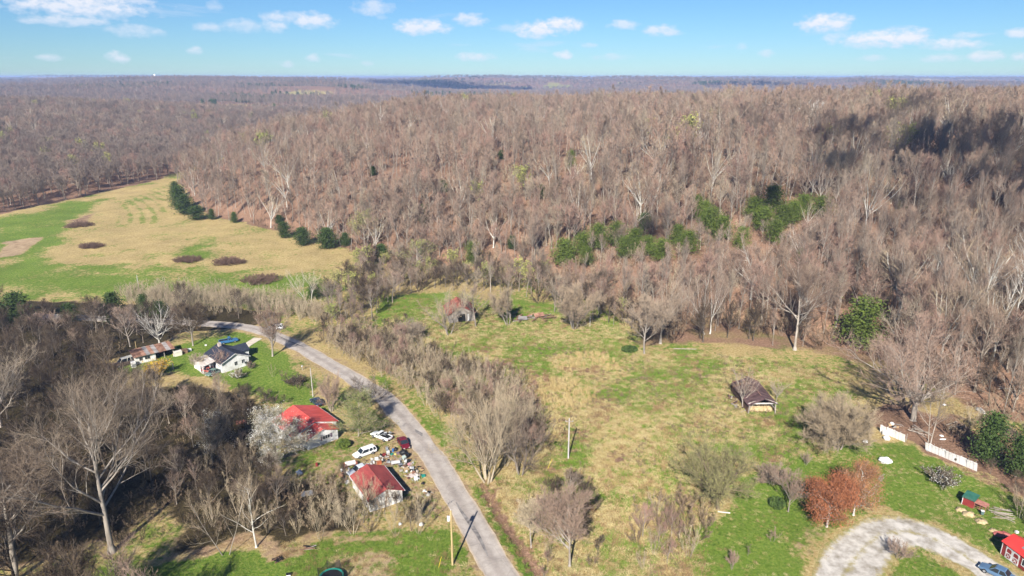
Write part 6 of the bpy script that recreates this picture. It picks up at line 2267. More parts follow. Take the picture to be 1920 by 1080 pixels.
def car(name, label, cat, front_px, rear_px, body_m, style='sedan', L=4.6, Wd=1.76, Hh=1.42, roof_m=None, flatness=1.0, load=False):
    a, b_ = at(*front_px), at(*rear_px)
    c = (a + b_) / 2
    rz = math.atan2(a.y - b_.y, a.x - b_.x)
    o = thing(name, label, cat, (c.x, c.y, hgt(c.x, c.y) + 0.02), rz)
    h = L / 2
    hw = Wd / 2
    belt = Hh * 0.60
    if style == 'pickup':
        st = [(-h, .50, belt - .02, .90), (-h + .12, .36, belt, .98), (-h * .45, .30, belt, 1), (-h * .05, .28, belt, 1), (h * .30, .28, belt - .02, 1), (h * .42, .28, belt - .04, 1), (h * .80, .32, belt - .10, .97), (h * .97, .40, belt - .20, .90), (h, .48, belt - .32, .80)]
        cab = (-h * .04, h * .40, -h * .01, h * .20)
    elif style == 'wagon':
        st = [(-h, .45, belt - .06, .86), (-h + .10, .34, belt, .95), (-h * .5, .28, belt, 1), (0, .26, belt, 1), (h * .36, .26, belt - .03, 1), (h * .72, .30, belt - .12, .97), (h * .95, .38, belt - .25, .88), (h, .45, belt - .38, .74)]
        cab = (-h * .97, h * .46, -h * .88, h * .18)
    else:
        st = [(-h, .48, belt - .16, .80), (-h + .12, .36, belt - .05, .92), (-h * .62, .30, belt - .02, .99), (-h * .2, .26, belt, 1), (h * .3, .26, belt - .03, 1), (h * .72, .30, belt - .14, .97), (h * .95, .38, belt - .26, .88), (h, .46, belt - .38, .74)]
        cab = (-h * .66, h * .42, -h * .40, h * .12)
    V, F = [], []
    for x, zb, zt, k in st:
        y = hw * k
        zm = zb + (zt - zb) * .55
        ring = [(x, -y * .90, zb), (x, -y, zb + .10), (x, -y, zm), (x, -y * .93, zt - .05), (x, -y * .80, zt), (x, y * .80, zt), (x, y * .93, zt - .05), (x, y, zm), (x, y, zb + .10), (x, y * .90, zb)]
        V += ring
    n = 10
    for i in range(len(st) - 1):
        for j in range(n):
            F.append((i * n + j, i * n + (j + 1) % n, (i + 1) * n + (j + 1) % n, (i + 1) * n + j))
    F += [tuple(range(n))[::-1], tuple(range((len(st) - 1) * n, len(st) * n))]
    F = [f[::-1] for f in F]
    body = link('body', mesh_of('body', V, F, body_m, None, False), o)
    x0, x1, x2, x3 = cab
    yb, yt = hw * .90, hw * .72
    zt = Hh - 0.05
    zb = belt - 0.05
    MB().hexa([(x0, -yb, zb), (x1, -yb, zb), (x1, yb, zb), (x0, yb, zb)], [(x2, -yt, zt), (x3, -yt, zt), (x3, yt, zt), (x2, yt, zt)]).build('windows', M_GLASS, o)
    rm = roof_m or body_m
    MB().hexa([(x2 - .06, -yt - .03, zt - .01), (x3 + .06, -yt - .03, zt - .01), (x3 + .06, yt + .03, zt - .01), (x2 - .06, yt + .03, zt - .01)],
              [(x2 + .05, -yt + .06, zt + .07), (x3 - .08, -yt + .06, zt + .07), (x3 - .08, yt - .06, zt + .07), (x2 + .05, yt - .06, zt + .07)]).build('roof', rm, o)
    pl = MB()
    for s in (-1, 1):
        for xb, xt in ((x0, x2), (x1, x3), ((x0 * .5 + x1 * .5), (x2 * .5 + x3 * .5))) + (((x0 * .78 + x1 * .22), (x2 * .78 + x3 * .22)),) * (style == 'wagon'):
            w_ = .05
            p0, p1 = Vector((xb, s * (yb + .012), zb)), Vector((xt, s * (yt + .012), zt + .02))
            pl.hexa([p0 + Vector((-w_, -.02, 0)), p0 + Vector((w_, -.02, 0)), p0 + Vector((w_, .02, 0)), p0 + Vector((-w_, .02, 0))],
                    [p1 + Vector((-w_, -.02, 0)), p1 + Vector((w_, -.02, 0)), p1 + Vector((w_, .02, 0)), p1 + Vector((-w_, .02, 0))])
    pl.build('pillars', rm, o)
    for sx in (.60, -.58):
        for s in (-1, 1):
            x, y = h * sx, s * hw * .93
            wh = MB().tube((x, y - .10, .33), (x, y + .10, .33), .33, .33, 14).build('wheel', M_TYRE, o)
            ya, yb2 = sorted((y + s * .085, y + s * .125))
            MB().tube((x, ya, .33), (x, yb2, .33), .20, .18, 10).build('rim', M_RIM, wh)
    for s in (-1, 1):
        xh = h * .965
        MB().box(xh - .06, xh + .05, s * hw * .62 - .16, s * hw * .62 + .16, belt - .40, belt - .27).build('headlight', M_LAMP, o)
        MB().box(-h - .02, -h + .05, s * hw * .62 - .14, s * hw * .62 + .14, belt - .34, belt - .2).build('tail_light', M_TAIL, o)
    if style == 'pickup':
        MB().box(-h + .14, -h * .08, -hw * .72, hw * .72, belt - .01, belt + .012).build('bed_floor', M_DARK, o)
        rl = MB()
        for s in (-1, 1):
            rl.box(-h + .06, -h * .06, s * hw * .84 - .05, s * hw * .84 + .05, belt - .02, belt + .09)
        rl.box(-h + .02, -h + .10, -hw * .84, hw * .84, belt - .06, belt + .09)
        rl.build('bed_rail', body_m, o)
    return o


car('white_pickup', 'white pickup with junk heaped in its bed near the road edge', 'pickup', (698, 815), (733, 828), paint('white_car_paint', (0.72, 0.72, 0.71)), 'pickup', 4.9, 1.75, 1.4)
b = at(724, 824)
jk = thing('scrap_heap', 'dark scrap heaped in the bed of the white pickup', 'scrap', (b.x + 0.2, b.y + 0.6, hgt(b.x, b.y) + 0.87))
g = random.Random(31)
for k in range(9):
    MB().box(-.25, .25, -.15, .15, 0, .2).build('piece', (M_DARK, M_STEEL, M_TARP_W)[k % 3], jk, (g.uniform(-.6, .6), g.uniform(-.45, .45), g.uniform(0, .2)), g.uniform(0, 3))
car('maroon_sedan', 'maroon sedan parked on the gravel beside the road', 'car', (764, 846), (750, 824), paint('maroon_paint', (0.13, 0.010, 0.018)), 'sedan', 4.5, 1.72, 1.40)
car('white_wagon', 'white station wagon in front of the bright red-roofed house', 'car', (664, 860), (703, 846), paint('pearl_white_paint', (0.70, 0.70, 0.70)), 'wagon', 4.6, 1.76, 1.48)
car('silver_sedan', 'silver junk car parked along the weathered red roof', 'car', (656, 893), (692, 879), paint('silver_paint', (0.50, 0.53, 0.57)), 'sedan', 4.6, 1.74, 1.4)
car('white_car', 'white car driving on the road behind the tall bare tree', 'car', (508, 618), (524, 617), paint('white_car_paint', (0.72, 0.72, 0.71)), 'wagon', 4.5, 1.76, 1.5)
car('blue_pickup', 'bright blue pickup parked behind the dark-roofed house', 'pickup', (442, 640), (416, 645), paint('blue_paint', (0.035, 0.12, 0.25)), 'pickup', 5.0, 1.8, 1.6)
car('red_wreck', 'rusty red wrecked car in the grass by the porch', 'car', (404, 699), (383, 696), paint('rusty_red_paint', (0.24, 0.03, 0.028), 0.6, (0.38, 0.13, 0.09)), 'sedan', 4.4, 1.7, 1.35)
car('green_wreck', 'small grey-green car just south of the porch', 'car', (392, 706), (408, 698), paint('grey_green_paint', (0.12, 0.18, 0.15), 0.5), 'sedan', 4.0, 1.65, 1.35)
car('camper_van', 'brown van with a white roof beside the rusty shed', 'van', (222, 688), (243, 682), paint('brown_paint', (0.09, 0.06, 0.045), 0.6), 'wagon', 4.8, 1.9, 2.0, paint('cream_paint', (0.66, 0.62, 0.52)))
car('blue_suv', 'slate blue car parked by the red barn-style shed', 'car', (1841, 1066), (1897, 1092), paint('slate_blue_paint', (0.085, 0.15, 0.24), 0.28), 'sedan', 4.6, 1.78, 1.5)
car('dark_car', 'dark car half hidden behind the bright red roof', 'car', (588, 752), (600, 762), paint('navy_paint', (0.02, 0.035, 0.06)), 'sedan', 4.4, 1.72, 1.4)

# ------------------------------------------------------------------ poles
def pole(label, px, py, py_top, r, m, arm=False, can=False, cap=False):
    b = at(px, py)
    H = tall(b, py_top)
    o = thing('utility_pole', label, 'utility pole', b)
    MB().tube((0, 0, -0.4), (0, 0, H), r, r * 0.72, 9).build('pole', m, o)
    if arm:
        a = MB().box(-0.75, 0.75, -0.06 - r, 0.05 - r, H - 0.55, H - 0.43).build('crossarm', M_OLD_WOOD, o)
        for x in (-0.65, 0, 0.65):
            MB().lathe([(0.03, 0), (0.055, 0.05), (0.055, 0.12), (0.02, 0.16)], 8, (x, -r, H - 0.43 if x else H)).build('insulator', M_WHITE, a)
    if can:
        t = MB().lathe([(0.10, 0), (0.24, 0.04), (0.24, 0.78), (0.12, 0.86)], 12, (-0.36, -0.05, H - 1.75)).build('transformer', mat('pale_grey_paint', (0.55, 0.56, 0.56), 0.5), o)
        MB().lathe([(0.03, 0), (0.05, 0.05), (0.03, 0.25)], 8, (-0.36, -0.05, H - 0.89)).build('bushing', M_BROWN_WOOD, t)
        MB().lathe([(0.03, 0), (0.05, 0.04), (0.05, 0.12), (0.02, 0.16)], 8, (0, 0, H)).build('insulator', M_WHITE, o)
    return o, H


pole('tan utility pole with a transformer at the road edge', 848.5, 1061, 957, 0.17, M_POLE, False, True)
pole('grey utility pole standing alone in the meadow', 1065.5, 860, 785, 0.17, M_POLE_G, True)
pole('slim grey pole at the end of the upper lawn', 587, 744, 690, 0.11, M_POLE_G)
pole('thin grey pole at the near edge of the west field', 263, 556, 516, 0.13, M_POLE_G)
pole('short thin pole rising behind the rusty shed', 257, 662, 640, 0.07, M_POLE)
pole('short white post in the grass east of the round pale tree', 1106, 612, 592, 0.06, M_WHITE)
gw_ = MB().tube((0, 0, 0), (0.75, -0.1, 2.1), 0.045, 0.045, 6).build('guy_guard', mat('yellow_plastic', (0.62, 0.50, 0.04), 0.5), None, at(1027, 879))
tag(gw_, 'yellow guy-wire guard in the grass by the meadow pole', 'guy wire')
gw_ = MB().tube((0, 0, 0), (0.5, 0.1, 2.0), 0.04, 0.04, 6).build('guy_guard', MATS['yellow_plastic'], None, at(822, 1066))
tag(gw_, 'yellow guy-wire guard in the mown grass by the roadside pole', 'guy wire')
# small post box and marker on the upper lawn
mb = thing('mail_post', 'small pale post box on the lawn near the road', 'post box', at(567, 694))
MB().box(-.05, .05, -.05, .05, -.2, 1.0).build('post', M_OLD_WOOD, mb)
MB().prism([(-.12, 1.0), (.12, 1.0), (.12, 1.18), (0, 1.27), (-.12, 1.18)], 'y', -.25, .25).build('box', M_WHITE, mb)
mb = thing('garden_post', 'white garden post between the golden bush and the porch', 'post', at(325, 692))
MB().box(-.07, .07, -.07, .07, -.2, 1.5).build('post', M_WHITE, mb)
MB().lathe([(.11, 0), (.11, .05), (.02, .16)], 8, (0, 0, 1.5)).build('cap', M_WHITE, mb)

# ------------------------------------------------------------------ odds and ends of the yards
def item(name, label, cat, px, py, kind, m, s=1.0, rz=0.0, m2=None):
    o = thing(name, label, cat, at(px, py), rz)
    if kind == 'crate':
        MB().box(-.4 * s, .4 * s, -.3 * s, .3 * s, 0, .45 * s).build('body', m, o)
        MB().box(-.43 * s, .43 * s, -.33 * s, .33 * s, .45 * s, .51 * s).build('lid', m2 or m, o)
    elif kind == 'appliance':
        b = MB().box(-.34 * s, .34 * s, -.34 * s, .34 * s, 0, .92 * s).build('body', m, o)
        MB().box(-.3 * s, .3 * s, -.365 * s, -.342 * s, .1 * s, .66 * s).build('door', m2 or M_STEEL, o)
        MB().box(-.34 * s, .34 * s, .2 * s, .34 * s, .921 * s, 1.06 * s).build('control_panel', m2 or M_STEEL, o)
    elif kind == 'barrel':
        MB().lathe([(.27 * s, 0), (.29 * s, .05 * s), (.28 * s, .3 * s), (.3 * s, .32 * s), (.28 * s, .35 * s), (.29 * s, .8 * s), (.27 * s, .86 * s)], 12).build('drum', m, o)
        MB().lathe([(.25 * s, .862 * s), (.05 * s, .87 * s)], 12).build('lid', m2 or m, o)
    elif kind == 'bag':
        MB().lump((0, 0, .25 * s), .45 * s, .38 * s, .36 * s, int(px), 10, 6, .22).build('sack', m, o, None, 0, True)
        MB().lathe([(.1 * s, 0), (.05 * s, .08 * s), (.12 * s, .17 * s)], 8, (0, 0, .56 * s)).build('tied_neck', m, o)
    elif kind == 'tyres':
        for k in range(3):
            t = MB()
            n = 12
            V, F = [], []
            for i in range(n):
                a = 2 * math.pi * i / n
                for r_, z in ((.34, 0), (.34, .18), (.19, .18), (.19, 0)):
                    V.append((r_ * s * math.cos(a), r_ * s * math.sin(a), z * s + k * .19 * s))
            for i in range(n):
                j = (i + 1) % n
                for q in range(4):
                    F.append((i * 4 + q, j * 4 + q, j * 4 + (q + 1) % 4, i * 4 + (q + 1) % 4))
            t.add(V, F).build('tyre', M_TYRE, o, (.03 * k, .02 * k, 0))
    elif kind == 'chair':
        MB().box(-.26 * s, .26 * s, -.26 * s, .26 * s, .38 * s, .44 * s).build('seat', m, o)
        MB().box(-.26 * s, .26 * s, .22 * s, .27 * s, .44 * s, .95 * s).build('backrest', m, o)
        for sx in (-1, 1):
            for sy in (-1, 1):
                MB().tube((sx * .23 * s, sy * .23 * s, 0), (sx * .22 * s, sy * .22 * s, .38 * s), .025, .025, 5).build('leg', m2 or m, o)
    elif kind == 'mattress':
        q = MB().box(-.95 * s, .95 * s, -.65 * s, .65 * s, 0, .2 * s).build('body', m, o)
        MB().box(-.97 * s, .97 * s, -.67 * s, .67 * s, .09 * s, .11 * s).build('piping', m2 or m, o)
    elif kind == 'boards':
        g = random.Random(int(px * 7))
        for k in range(7):
            q = MB().box(-.9 * s, .9 * s, -.08 * s, .08 * s, 0, .05).build('board', m if k % 2 else (m2 or m), o, (g.uniform(-.3, .3), g.uniform(-.4, .4), .06 * k), g.uniform(-.5, .5))
    elif kind == 'mower':
        MB().box(-.5 * s, .35 * s, -.3 * s, .3 * s, .3 * s, .6 * s).build('hood', m, o)
        MB().box(-.75 * s, -.45 * s, -.25 * s, .25 * s, .55 * s, .65 * s).build('seat', M_DARK, o)
        MB().box(-.78 * s, -.7 * s, -.25 * s, .25 * s, .65 * s, 1.0 * s).build('backrest', M_DARK, o)
        for x, r_ in ((.3, .18), (-.55, .26)):
            for sy in (-1, 1):
                MB().tube((x * s, sy * .3 * s, r_ * s), (x * s, sy * .42 * s, r_ * s), r_ * s, r_ * s, 10).build('wheel', M_TYRE, o)
        MB().tube((.05 * s, 0, .6 * s), (-.2 * s, 0, .95 * s), .03, .03, 6).build('steering_column', M_DARK, o)
    elif kind == 'bin':
        MB().hexa([(-.22 * s, -.25 * s, .02), (.22 * s, -.25 * s, .02), (.22 * s, .25 * s, .02), (-.22 * s, .25 * s, .02)],
                  [(-.3 * s, -.32 * s, .95 * s), (.3 * s, -.32 * s, .95 * s), (.3 * s, .32 * s, .95 * s), (-.3 * s, .32 * s, .95 * s)]).build('body', m, o)
        MB().box(-.32 * s, .32 * s, -.35 * s, .34 * s, .951 * s, 1.02 * s).build('lid', m2 or m, o)
        for sx in (-1, 1):
            MB().tube((sx * .22 * s, .28 * s, .12 * s), (sx * .3 * s, .28 * s, .12 * s), .12 * s, .12 * s, 9).build('wheel', M_TYRE, o)
    elif kind == 'table':
        MB().box(-.8 * s, .8 * s, -.45 * s, .45 * s, .68 * s, .73 * s).build('tabletop', m, o)
        for sx in (-1, 1):
            for sy in (-1, 1):
                MB().box(sx * .72 * s - .03, sx * .72 * s + .03, sy * .38 * s - .03, sy * .38 * s + .03, 0, .68 * s).build('leg', m2 or m, o)
    return o


M_ORANGE = mat('orange_plastic', (0.30, 0.085, 0.035), 0.7, (0.42, 0.14, 0.06), 2.0)
M_BLUE_P = mat('blue_plastic', (0.04, 0.12, 0.30), 0.5)
M_TEAL = mat('teal_plastic', (0.02, 0.22, 0.17), 0.5)
M_BLACK_P = mat('black_plastic', (0.014, 0.014, 0.015), 0.5)
M_PINK = mat('faded_pink', (0.50, 0.22, 0.24), 0.7)
M_CARD = mat('cardboard', (0.36, 0.24, 0.13), 0.9, (0.46, 0.32, 0.18), 1.5)
M_YEL = mat('yellow_plastic_tub', (0.62, 0.54, 0.16), 0.6)
JUNK = [
    ('metal_frame', 'tangled pale metal chair behind the white pickup', 'chair', 726, 846, 'chair', M_STEEL, 1.1, .4, None),
    ('red_mower', 'red riding mower in the junk between wagon and maroon sedan', 'mower', 720, 856, 'mower', M_BARN_RED, 1.1, .8, None),
    ('white_appliance', 'white washing machine beside the riding mower', 'appliance', 728, 852, 'appliance', M_WHITE, .9, .5, None),
    ('blue_drum', 'blue drum near the tail of the white pickup', 'drum', 737, 847, 'barrel', M_BLUE_P, .9, 0, None),
    ('dark_tarp_bag', 'dark covered bundle next to the blue drum', 'bag', 742, 845, 'bag', M_BLACK_P, 1.2, 0, None),
    ('yellow_tub', 'small yellow tub in the grass by the junk', 'tub', 741, 853, 'crate', M_YEL, .6, .2, None),
    ('green_crate', 'green crate under the blue drum side of the junk', 'crate', 735, 853, 'crate', M_TEAL, .7, .9, None),
    ('black_bag', 'large black bag in front of the maroon sedan', 'bag', 756, 852, 'bag', M_BLACK_P, 1.8, 0, None),
    ('purple_crate', 'small purple crate left of the large black bag', 'crate', 746, 851, 'crate', M_SHUTTER, .8, .3, None),
    ('grey_appliance', 'pale green appliance below the large black bag', 'appliance', 758, 862, 'appliance', mat('pale_green_enamel', (0.42, 0.50, 0.44), .5), 1.0, .7, None),
    ('black_bin', 'black wheeled bin at the road side of the junk', 'bin', 764, 858, 'bin', M_BLACK_P, 1.1, .3, None),
    ('tyre_stack', 'stack of dark tyres south of the black bin', 'tyres', 766, 867, 'tyres', M_TYRE, 1.2, 0, None),
    ('white_appliance', 'white stove lying by the stacked tyres', 'appliance', 761, 868, 'appliance', M_WHITE, .8, 1.4, M_DARK),
    ('pink_tub', 'faded pink tub near the tyres', 'tub', 768, 872, 'crate', M_PINK, .9, .8, None),
    ('white_table', 'white-topped table with dark objects by the roof corner', 'table', 742, 873, 'table', M_WHITE, 1.2, .3, M_STEEL),
    ('board_pile', 'pile of loose boards at the far roof corner', 'boards', 731, 872, 'boards', M_OLD_WOOD, 1.2, .4, M_BROWN_WOOD),
    ('board_pile', 'grey boards stacked north of the white table', 'boards', 748, 866, 'boards', M_OLD_WOOD, 1.3, .9, M_RUST_G),
    ('wire_cage', 'dark wire crate right of the white table', 'crate', 751, 874, 'crate', M_BLACK_P, 1.0, .3, M_STEEL),
    ('cardboard_box', 'tan cardboard box beside the garage shadow', 'box', 762, 882, 'crate', M_CARD, 1.1, .6, None),
    ('white_bucket', 'white drum among the roadside junk', 'drum', 770, 880, 'barrel', M_WHITE, .7, 0, None),
    ('grey_chair', 'grey metal chair standing in the roadside junk', 'chair', 774, 882, 'chair', M_STEEL, 1.0, .2, None),
    ('dark_scrap', 'dark mower in the roadside junk, near the grey chair', 'mower', 779, 886, 'mower', M_BLACK_P, .9, .5, None),
    ('pale_mattress', 'pale mattress lying flat by the road junk', 'mattress', 773, 892, 'mattress', mat('stained_fabric', (0.50, 0.40, 0.36), .9, (0.6, .52, .48), 1.5), 1.0, .5, None),
    ('white_chair', 'white plastic chair near the road', 'chair', 780, 903, 'chair', M_WHITE, 1.3, .5, None),
    ('white_chair', 'white plastic chair tipped close to the other white one', 'chair', 784, 900, 'chair', M_WHITE, 1.1, 2.2, None),
    ('teal_bin', 'small teal crate at the road edge', 'crate', 794, 894, 'crate', M_TEAL, .9, .4, None),
    ('black_pot', 'black pot with a dead plant at the road edge', 'bag', 793, 908, 'bag', M_BLACK_P, .9, .4, None),
    ('pale_bag', 'cluster of pale bags south of the black pot', 'bag', 796, 923, 'bag', M_TARP_W, .9, .4, None),
    ('grey_bag', 'grey sack in the weeds at the road edge', 'bag', 803, 930, 'bag', M_CONC, 1.0, .4, None),
    ('orange_crate', 'orange crate behind the far roof corner', 'crate', 711, 870, 'crate', M_ORANGE, 1.2, .5, None),
    ('white_crate', 'small white crate between wagon and garage', 'crate', 706, 862, 'crate', M_WHITE, 1.0, .2, None),
    ('white_bucket', 'white drum just south of the small white crate', 'drum', 701, 869, 'barrel', M_WHITE, .7, 0, None),
    ('pale_bag', 'pale sack at the corner of the silver car', 'bag', 696, 874, 'bag', M_TARP_W, .9, 0, None),
    ('pink_mattress', 'pinkish mattress behind the silver car', 'mattress', 690, 877, 'mattress', M_PINK, .9, .5, None),
    ('white_bucket', 'white drum at the nose of the silver car', 'drum', 655, 884, 'barrel', M_WHITE, .9, 0, None),
    ('pale_bag', 'pale sack west of the silver car', 'bag', 641, 882, 'bag', M_TARP_W, .8, 0, None),
    ('dark_bag', 'dark brown sack in the weeds west of the silver car', 'bag', 640, 893, 'bag', M_BROWN_WOOD, 1.2, 0, None),
    ('cardboard_box', 'tan box among the weeds at the garage corner', 'box', 647, 900, 'crate', M_CARD, .9, .2, None),
    ('white_crate', 'white crate in the weeds beside the garage eave', 'crate', 651, 906, 'crate', M_WHITE, 1.0, .7, None),
    ('red_drum', 'red drum on the grass west of the junk yard', 'drum', 594, 874, 'barrel', M_BARN_RED, .9, 0, None),
    ('blue_tarp', 'blue-grey tarp heap in the brush', 'tarp', 562, 890, 'bag', mat('blue_grey_tarp', (.20, .24, .32), .6), 1.7, 0, None),
    ('tin_sheet', 'silvery tin sheets lying in the brush', 'sheet metal', 576, 926, 'mattress', M_STEEL, 1.2, .3, None),
    ('rubbish_bag', 'white rubbish bag at the sapling row by the pole', 'bag', 790, 985, 'bag', M_TARP_W, .9, 0, None),
    ('rubbish_bag', 'white rubbish bag farther from the pole in the sapling row', 'bag', 750, 984, 'bag', M_TARP_W, .7, 0, None),
    ('brown_couch', 'brown couch lying in the brush near the small pear', 'mattress', 452, 792, 'mattress', mat('red_brown_fabric', (.22, .09, .06), .9), 1.2, .4, None),
    ('cream_trailer', 'cream box trailer right of the rusty shed', 'crate', 334, 666, 'crate', paint('cream_paint', (0.66, 0.62, 0.52)), 2.6, .7, None),
    ('dark_trailer', 'dark box trailer past the cream one', 'crate', 345, 662, 'crate', M_BROWN_WOOD, 2.4, .7, None),
    ('grey_drum', 'grey drum at the right end of the rusty shed', 'drum', 327, 668, 'barrel', M_CONC, 1.1, 0, None),
    ('white_tub', 'pale tub at the end of the trailer row', 'tub', 355, 658, 'crate', M_WHITE, 1.4, .6, None),
    ('white_crate', 'white crate alone near the tree on the upper lawn', 'crate', 386, 648, 'crate', M_WHITE, .7, .3, None),
    ('white_panel_box', 'tall white cabinet at the rusty shed corner', 'cabinet', 251, 688, 'appliance', M_WHITE, 1.7, .7, None),
    ('white_cooler', 'white cooler at the bottom edge of the mown lawn', 'crate', 541, 1080, 'crate', M_WHITE, .9, .2, M_BLACK_P),
    ('white_box', 'small white box above the red barn-style shed', 'crate', 1906, 999, 'crate', M_WHITE, .7, .2, None),
    ('garbage_bin', 'dark bin at the south side of the chicken run', 'bin', 1841, 965, 'bin', mat('grey_green_plastic', (.10, .15, .14), .5), .9, 1.2, M_WHITE),
]
for (nm, lb, ct, px, py, kd, m, s, rz, m2) in JUNK:
    item(nm, lb, ct, px, py, kd, m, s * 0.86, rz, m2)
SCRAP = [M_STEEL, M_DARK, M_OLD_WOOD, M_BROWN_WOOD, M_RUST, M_WHITE_OLD, M_CARD, M_RUST_G, M_CONC, M_BLACK_P, M_OLD_WOOD]
piece_me = {}
for m in SCRAP:
    piece_me[m.name] = [MB().box(-.35, .35, -.05, .05, 0, .06).mesh('piece', m), MB().tube((-.5, 0, .04), (.5, 0, .06), .03, .03, 6).mesh('piece', m),
                        MB().lump((0, 0, .1), .2, .16, .14, 3, 7, 4, .3).mesh('piece', m), MB().hexa([(-.2, -.15, 0), (.2, -.15, 0), (.2, .15, 0), (-.2, .15, 0)], [(-.16, -.15, .3), (.22, -.12, .26), (.2, .15, .3), (-.2, .13, .25)]).mesh('piece', m)]
g = random.Random(77)
for (px, py, n, rx, ry, lb) in [(724, 858, 36, 1.6, 1.2, 'loose scrap strewn around the red riding mower'), (740, 866, 34, 1.8, 1.2, 'pipes and scrap strewn north of the white table'),
                                (764, 876, 40, 1.3, 1.7, 'litter of small scrap beside the stacked tyres'), (776, 890, 36, 1.2, 1.6, 'scrap littered around the pale mattress by the road'),
                                (700, 868, 26, 1.6, .9, 'scrap littered between the wagon and the garage'), (645, 890, 30, 1.2, 1.6, 'rubbish littered in the weeds west of the silver car'),
                                (799, 926, 18, .8, 1.0, 'rubbish littered around the pale bags at the road edge'), (1678, 800, 22, 1.6, 1.2, 'rubbish littered on the litter under the spreading tree'),
                                (386, 688, 20, 1.8, 1.0, 'odds and ends littered in front of the porch')]:
    o = thing('scrap_pile', lb, 'scrap', at(px, py))
    for k in range(int(n * 0.8)):
        m = g.choice(SCRAP)
        q = link('piece', g.choice(piece_me[m.name]), o, (g.gauss(0, rx * .6), g.gauss(0, ry * .6), g.uniform(0, .18)))
        q.rotation_euler = (g.uniform(-.4, .4), g.uniform(-.4, .4), g.uniform(0, 6.28))
        sc_ = g.uniform(.6, 1.5)
        q.scale = (sc_, sc_, sc_)
# old tank on an orange frame
tk = thing('oil_tank', 'pinkish white tank on an orange frame beside the white wagon', 'tank', at(657, 875), R(22))
MB().tube((-.95, 0, .75), (.95, 0, .75), .45, .45, 14).build('tank', mat('pinkish_white_paint', (.60, .50, .47), .6, (.70, .64, .6), 1.2), tk)
MB().box(-1.25, -.96, -.4, .4, .1, .9).build('frame', M_ORANGE, tk)
MB().box(.97, 1.3, -.35, .35, .2, .85).build('end_cap', mat('rusty_orange', (.32, .12, .08), .8), tk)
for x in (-.6, .6):
    MB().box(x - .08, x + .08, -.4, .4, 0, .36).build('leg', M_ORANGE, tk)

# trampoline
tr_ = thing('trampoline', 'round trampoline with a dark sagging safety net on the mown lawn', 'trampoline', at(622, 1090))
n = 28
Rr = 1.75
V, F = [], []
for i in range(n):
    a = 2 * math.pi * i / n
    for r_, z in ((Rr, .78), (Rr + .06, .86), (Rr - .22, .88), (Rr - .22, .80)):
        V.append((r_ * math.cos(a), r_ * math.sin(a), z))
for i in range(n):
    j = (i + 1) % n
    for q in range(4):
        F.append((i * 4 + q, j * 4 + q, j * 4 + (q + 1) % 4, i * 4 + (q + 1) % 4))
MB().add(V, F).build('rim', M_TEAL, tr_)
MB().lathe([(Rr - .22, .82), (Rr - .23, .835), (.05, .83)], n).build('mat', M_BLACK_P, tr_)
nm_ = mat('dark_netting', (0.020, 0.019, 0.017), 0.9)
if 'net_clear' not in MATS:
    nt = nm_.node_tree
    bs = nt.nodes['Principled BSDF']
    bs.inputs['Alpha'].default_value = 0.55
    MATS['net_clear'] = nm_
net = MB()
np_ = 6
for i in range(np_ * 4):
    a0, a1 = 2 * math.pi * i / (np_ * 4), 2 * math.pi * (i + 1) / (np_ * 4)
    f0, f1 = (i % 4) / 4, (i % 4 + 1) / 4

    def ztop(f):
        return 2.35 - .55 * math.sin(math.pi * f)

    def rr(f, top):
        return Rr + .12 - (.28 * math.sin(math.pi * f) if top else 0)
    net.add([(rr(f0, 0) * math.cos(a0), rr(f0, 0) * math.sin(a0), .9), (rr(f1, 0) * math.cos(a1), rr(f1, 0) * math.sin(a1), .9),
             (rr(f1, 1) * math.cos(a1), rr(f1, 1) * math.sin(a1), ztop(f1)), (rr(f0, 1) * math.cos(a0), rr(f0, 1) * math.sin(a0), ztop(f0))], [(0, 1, 2, 3)])
net.build('net', nm_, tr_)
for i in range(np_):
    a = 2 * math.pi * i / np_
    MB().tube(((Rr + .14) * math.cos(a), (Rr + .14) * math.sin(a), 0), ((Rr + .14) * math.cos(a), (Rr + .14) * math.sin(a), 2.4), .03, .03, 6).build('net_pole', M_BLACK_P, tr_)
# log and brush piles
def log_pile(name, label, px, py, n, L_, r, spread, ang, mats_, seed):
    o = thing(name, label, 'log pile' if n > 1 else 'log', at(px, py), ang)
    g = random.Random(seed)
    for k in range(n):
        l = L_ * g.uniform(.6, 1.1)
        q = MB().tube((-l / 2, 0, 0), (l / 2, 0, 0), r * g.uniform(.7, 1.2), r * .7, 7).build('log', mats_[k % len(mats_)], o, (g.uniform(-.3, .3), g.uniform(-spread, spread), r + g.uniform(0, .35) * (n > 1)), 0)
        q.rotation_euler = (0, g.uniform(-.15, .15) * (n > 1), g.uniform(-.5, .5) * (n > 1))
    return o


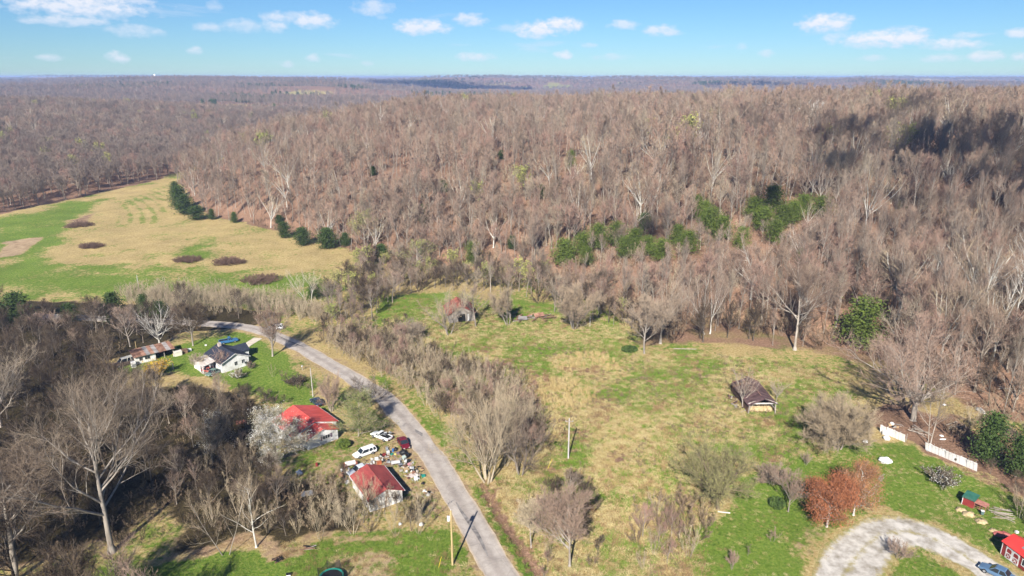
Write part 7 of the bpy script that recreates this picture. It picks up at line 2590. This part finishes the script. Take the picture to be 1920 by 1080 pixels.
log_pile('brush_pile', 'dark pile of burnt logs on the mown lawn', 522, 1052, 12, 1.3, .10, .5, .9, [M_DARK, M_BROWN_WOOD, M_DARK], 1)
log_pile('lumber_pile', 'stack of dark lumber at the edge of the sapling row', 580, 1030, 10, 2.0, .08, .4, .15, [M_BROWN_WOOD, M_OLD_WOOD, M_DARK], 2)
log_pile('fallen_log', 'long pale fallen log at the foot of the hill wood', 1285, 655, 1, 8.5, .13, 0, -.06, [M_BARK], 3)
log_pile('fallen_log', 'pale fallen trunk behind the willow on the lawn', 1358, 962, 1, 2.8, .14, 0, -.2, [M_BARK_W], 4)
log_pile('fallen_branches', 'grey fallen branches beside the spreading tree trunk', 1726, 812, 8, 4.5, .09, .9, -.7, [M_BARK, M_BARK_D], 5)
log_pile('fallen_branches', 'fallen branches lying on the shaded litter uphill of the long fence', 1790, 800, 7, 4.2, .08, 1.2, .3, [M_BARK, M_BARK_W], 6)
log_pile('fallen_branches', 'fallen branches east of the chicken coop', 1880, 966, 12, 4.0, .07, 1.4, -.5, [M_BARK, M_BARK_D], 7)
log_pile('fallen_log', 'broken pale log leaning among the eastern brush', 1890, 730, 3, 5.5, .07, .6, -.5, [M_BARK], 8)

# water tower on the horizon
X_, Y_ = (333 - 960) / FOC * 5000, 4900
zb = hgt(X_, Y_)
wt = thing('water_tower', 'white water tower on the far horizon', 'water tower', (X_, Y_, zb))
zt = 88 - zb
MB().lathe([(2.6, 0), (2.0, zt * .35), (2.2, zt * .62), (7.5, zt * .78), (8.0, zt * .88), (5.5, zt * .97), (.5, zt)], 16).build('tank', mat('white_tower_paint', (.82, .82, .82), .5), wt)

# ------------------------------------------------------------------ clouds overhead whose shade lies on the hills
M_CLOUD = mat('cloud', (0.85, 0.85, 0.86), 1.0)


def overhead_cloud(px, py, alt, rx, ry, n, rmin, rmax, seed, turn=0.0):
    t_ = at(px, py)
    k = (alt - t_.z) / sun_dir[2]
    c = np.array([t_.x, t_.y, t_.z]) + sun_dir * k
    g = np.random.default_rng(seed)
    m = MB()
    for i in range(n):
        a, r_ = g.uniform(0, 6.28), abs(g.normal(0, 0.55))
        dx, dy = rx * r_ * math.cos(a), ry * r_ * math.sin(a)
        dx, dy = dx * math.cos(turn) - dy * math.sin(turn), dx * math.sin(turn) + dy * math.cos(turn)
        s = g.uniform(rmin, rmax)
        m.lump((dx, dy, g.uniform(0, 12) * (1.6 - min(r_, 1.6))), s, s, s * .7, int(seed * 1000 + i), 8, 5, .2)
    o = m.build('sky_cloud', M_CLOUD, None, tuple(c), 0, True)
    tag(o, kind='structure')


overhead_cloud(1760, 320, 620, 115, 145, 230, 3, 6, 3)
overhead_cloud(835, 153, 900, 330, 160, 70, 30, 60, 5)
overhead_cloud(1440, 163, 900, 200, 120, 60, 20, 40, 6)
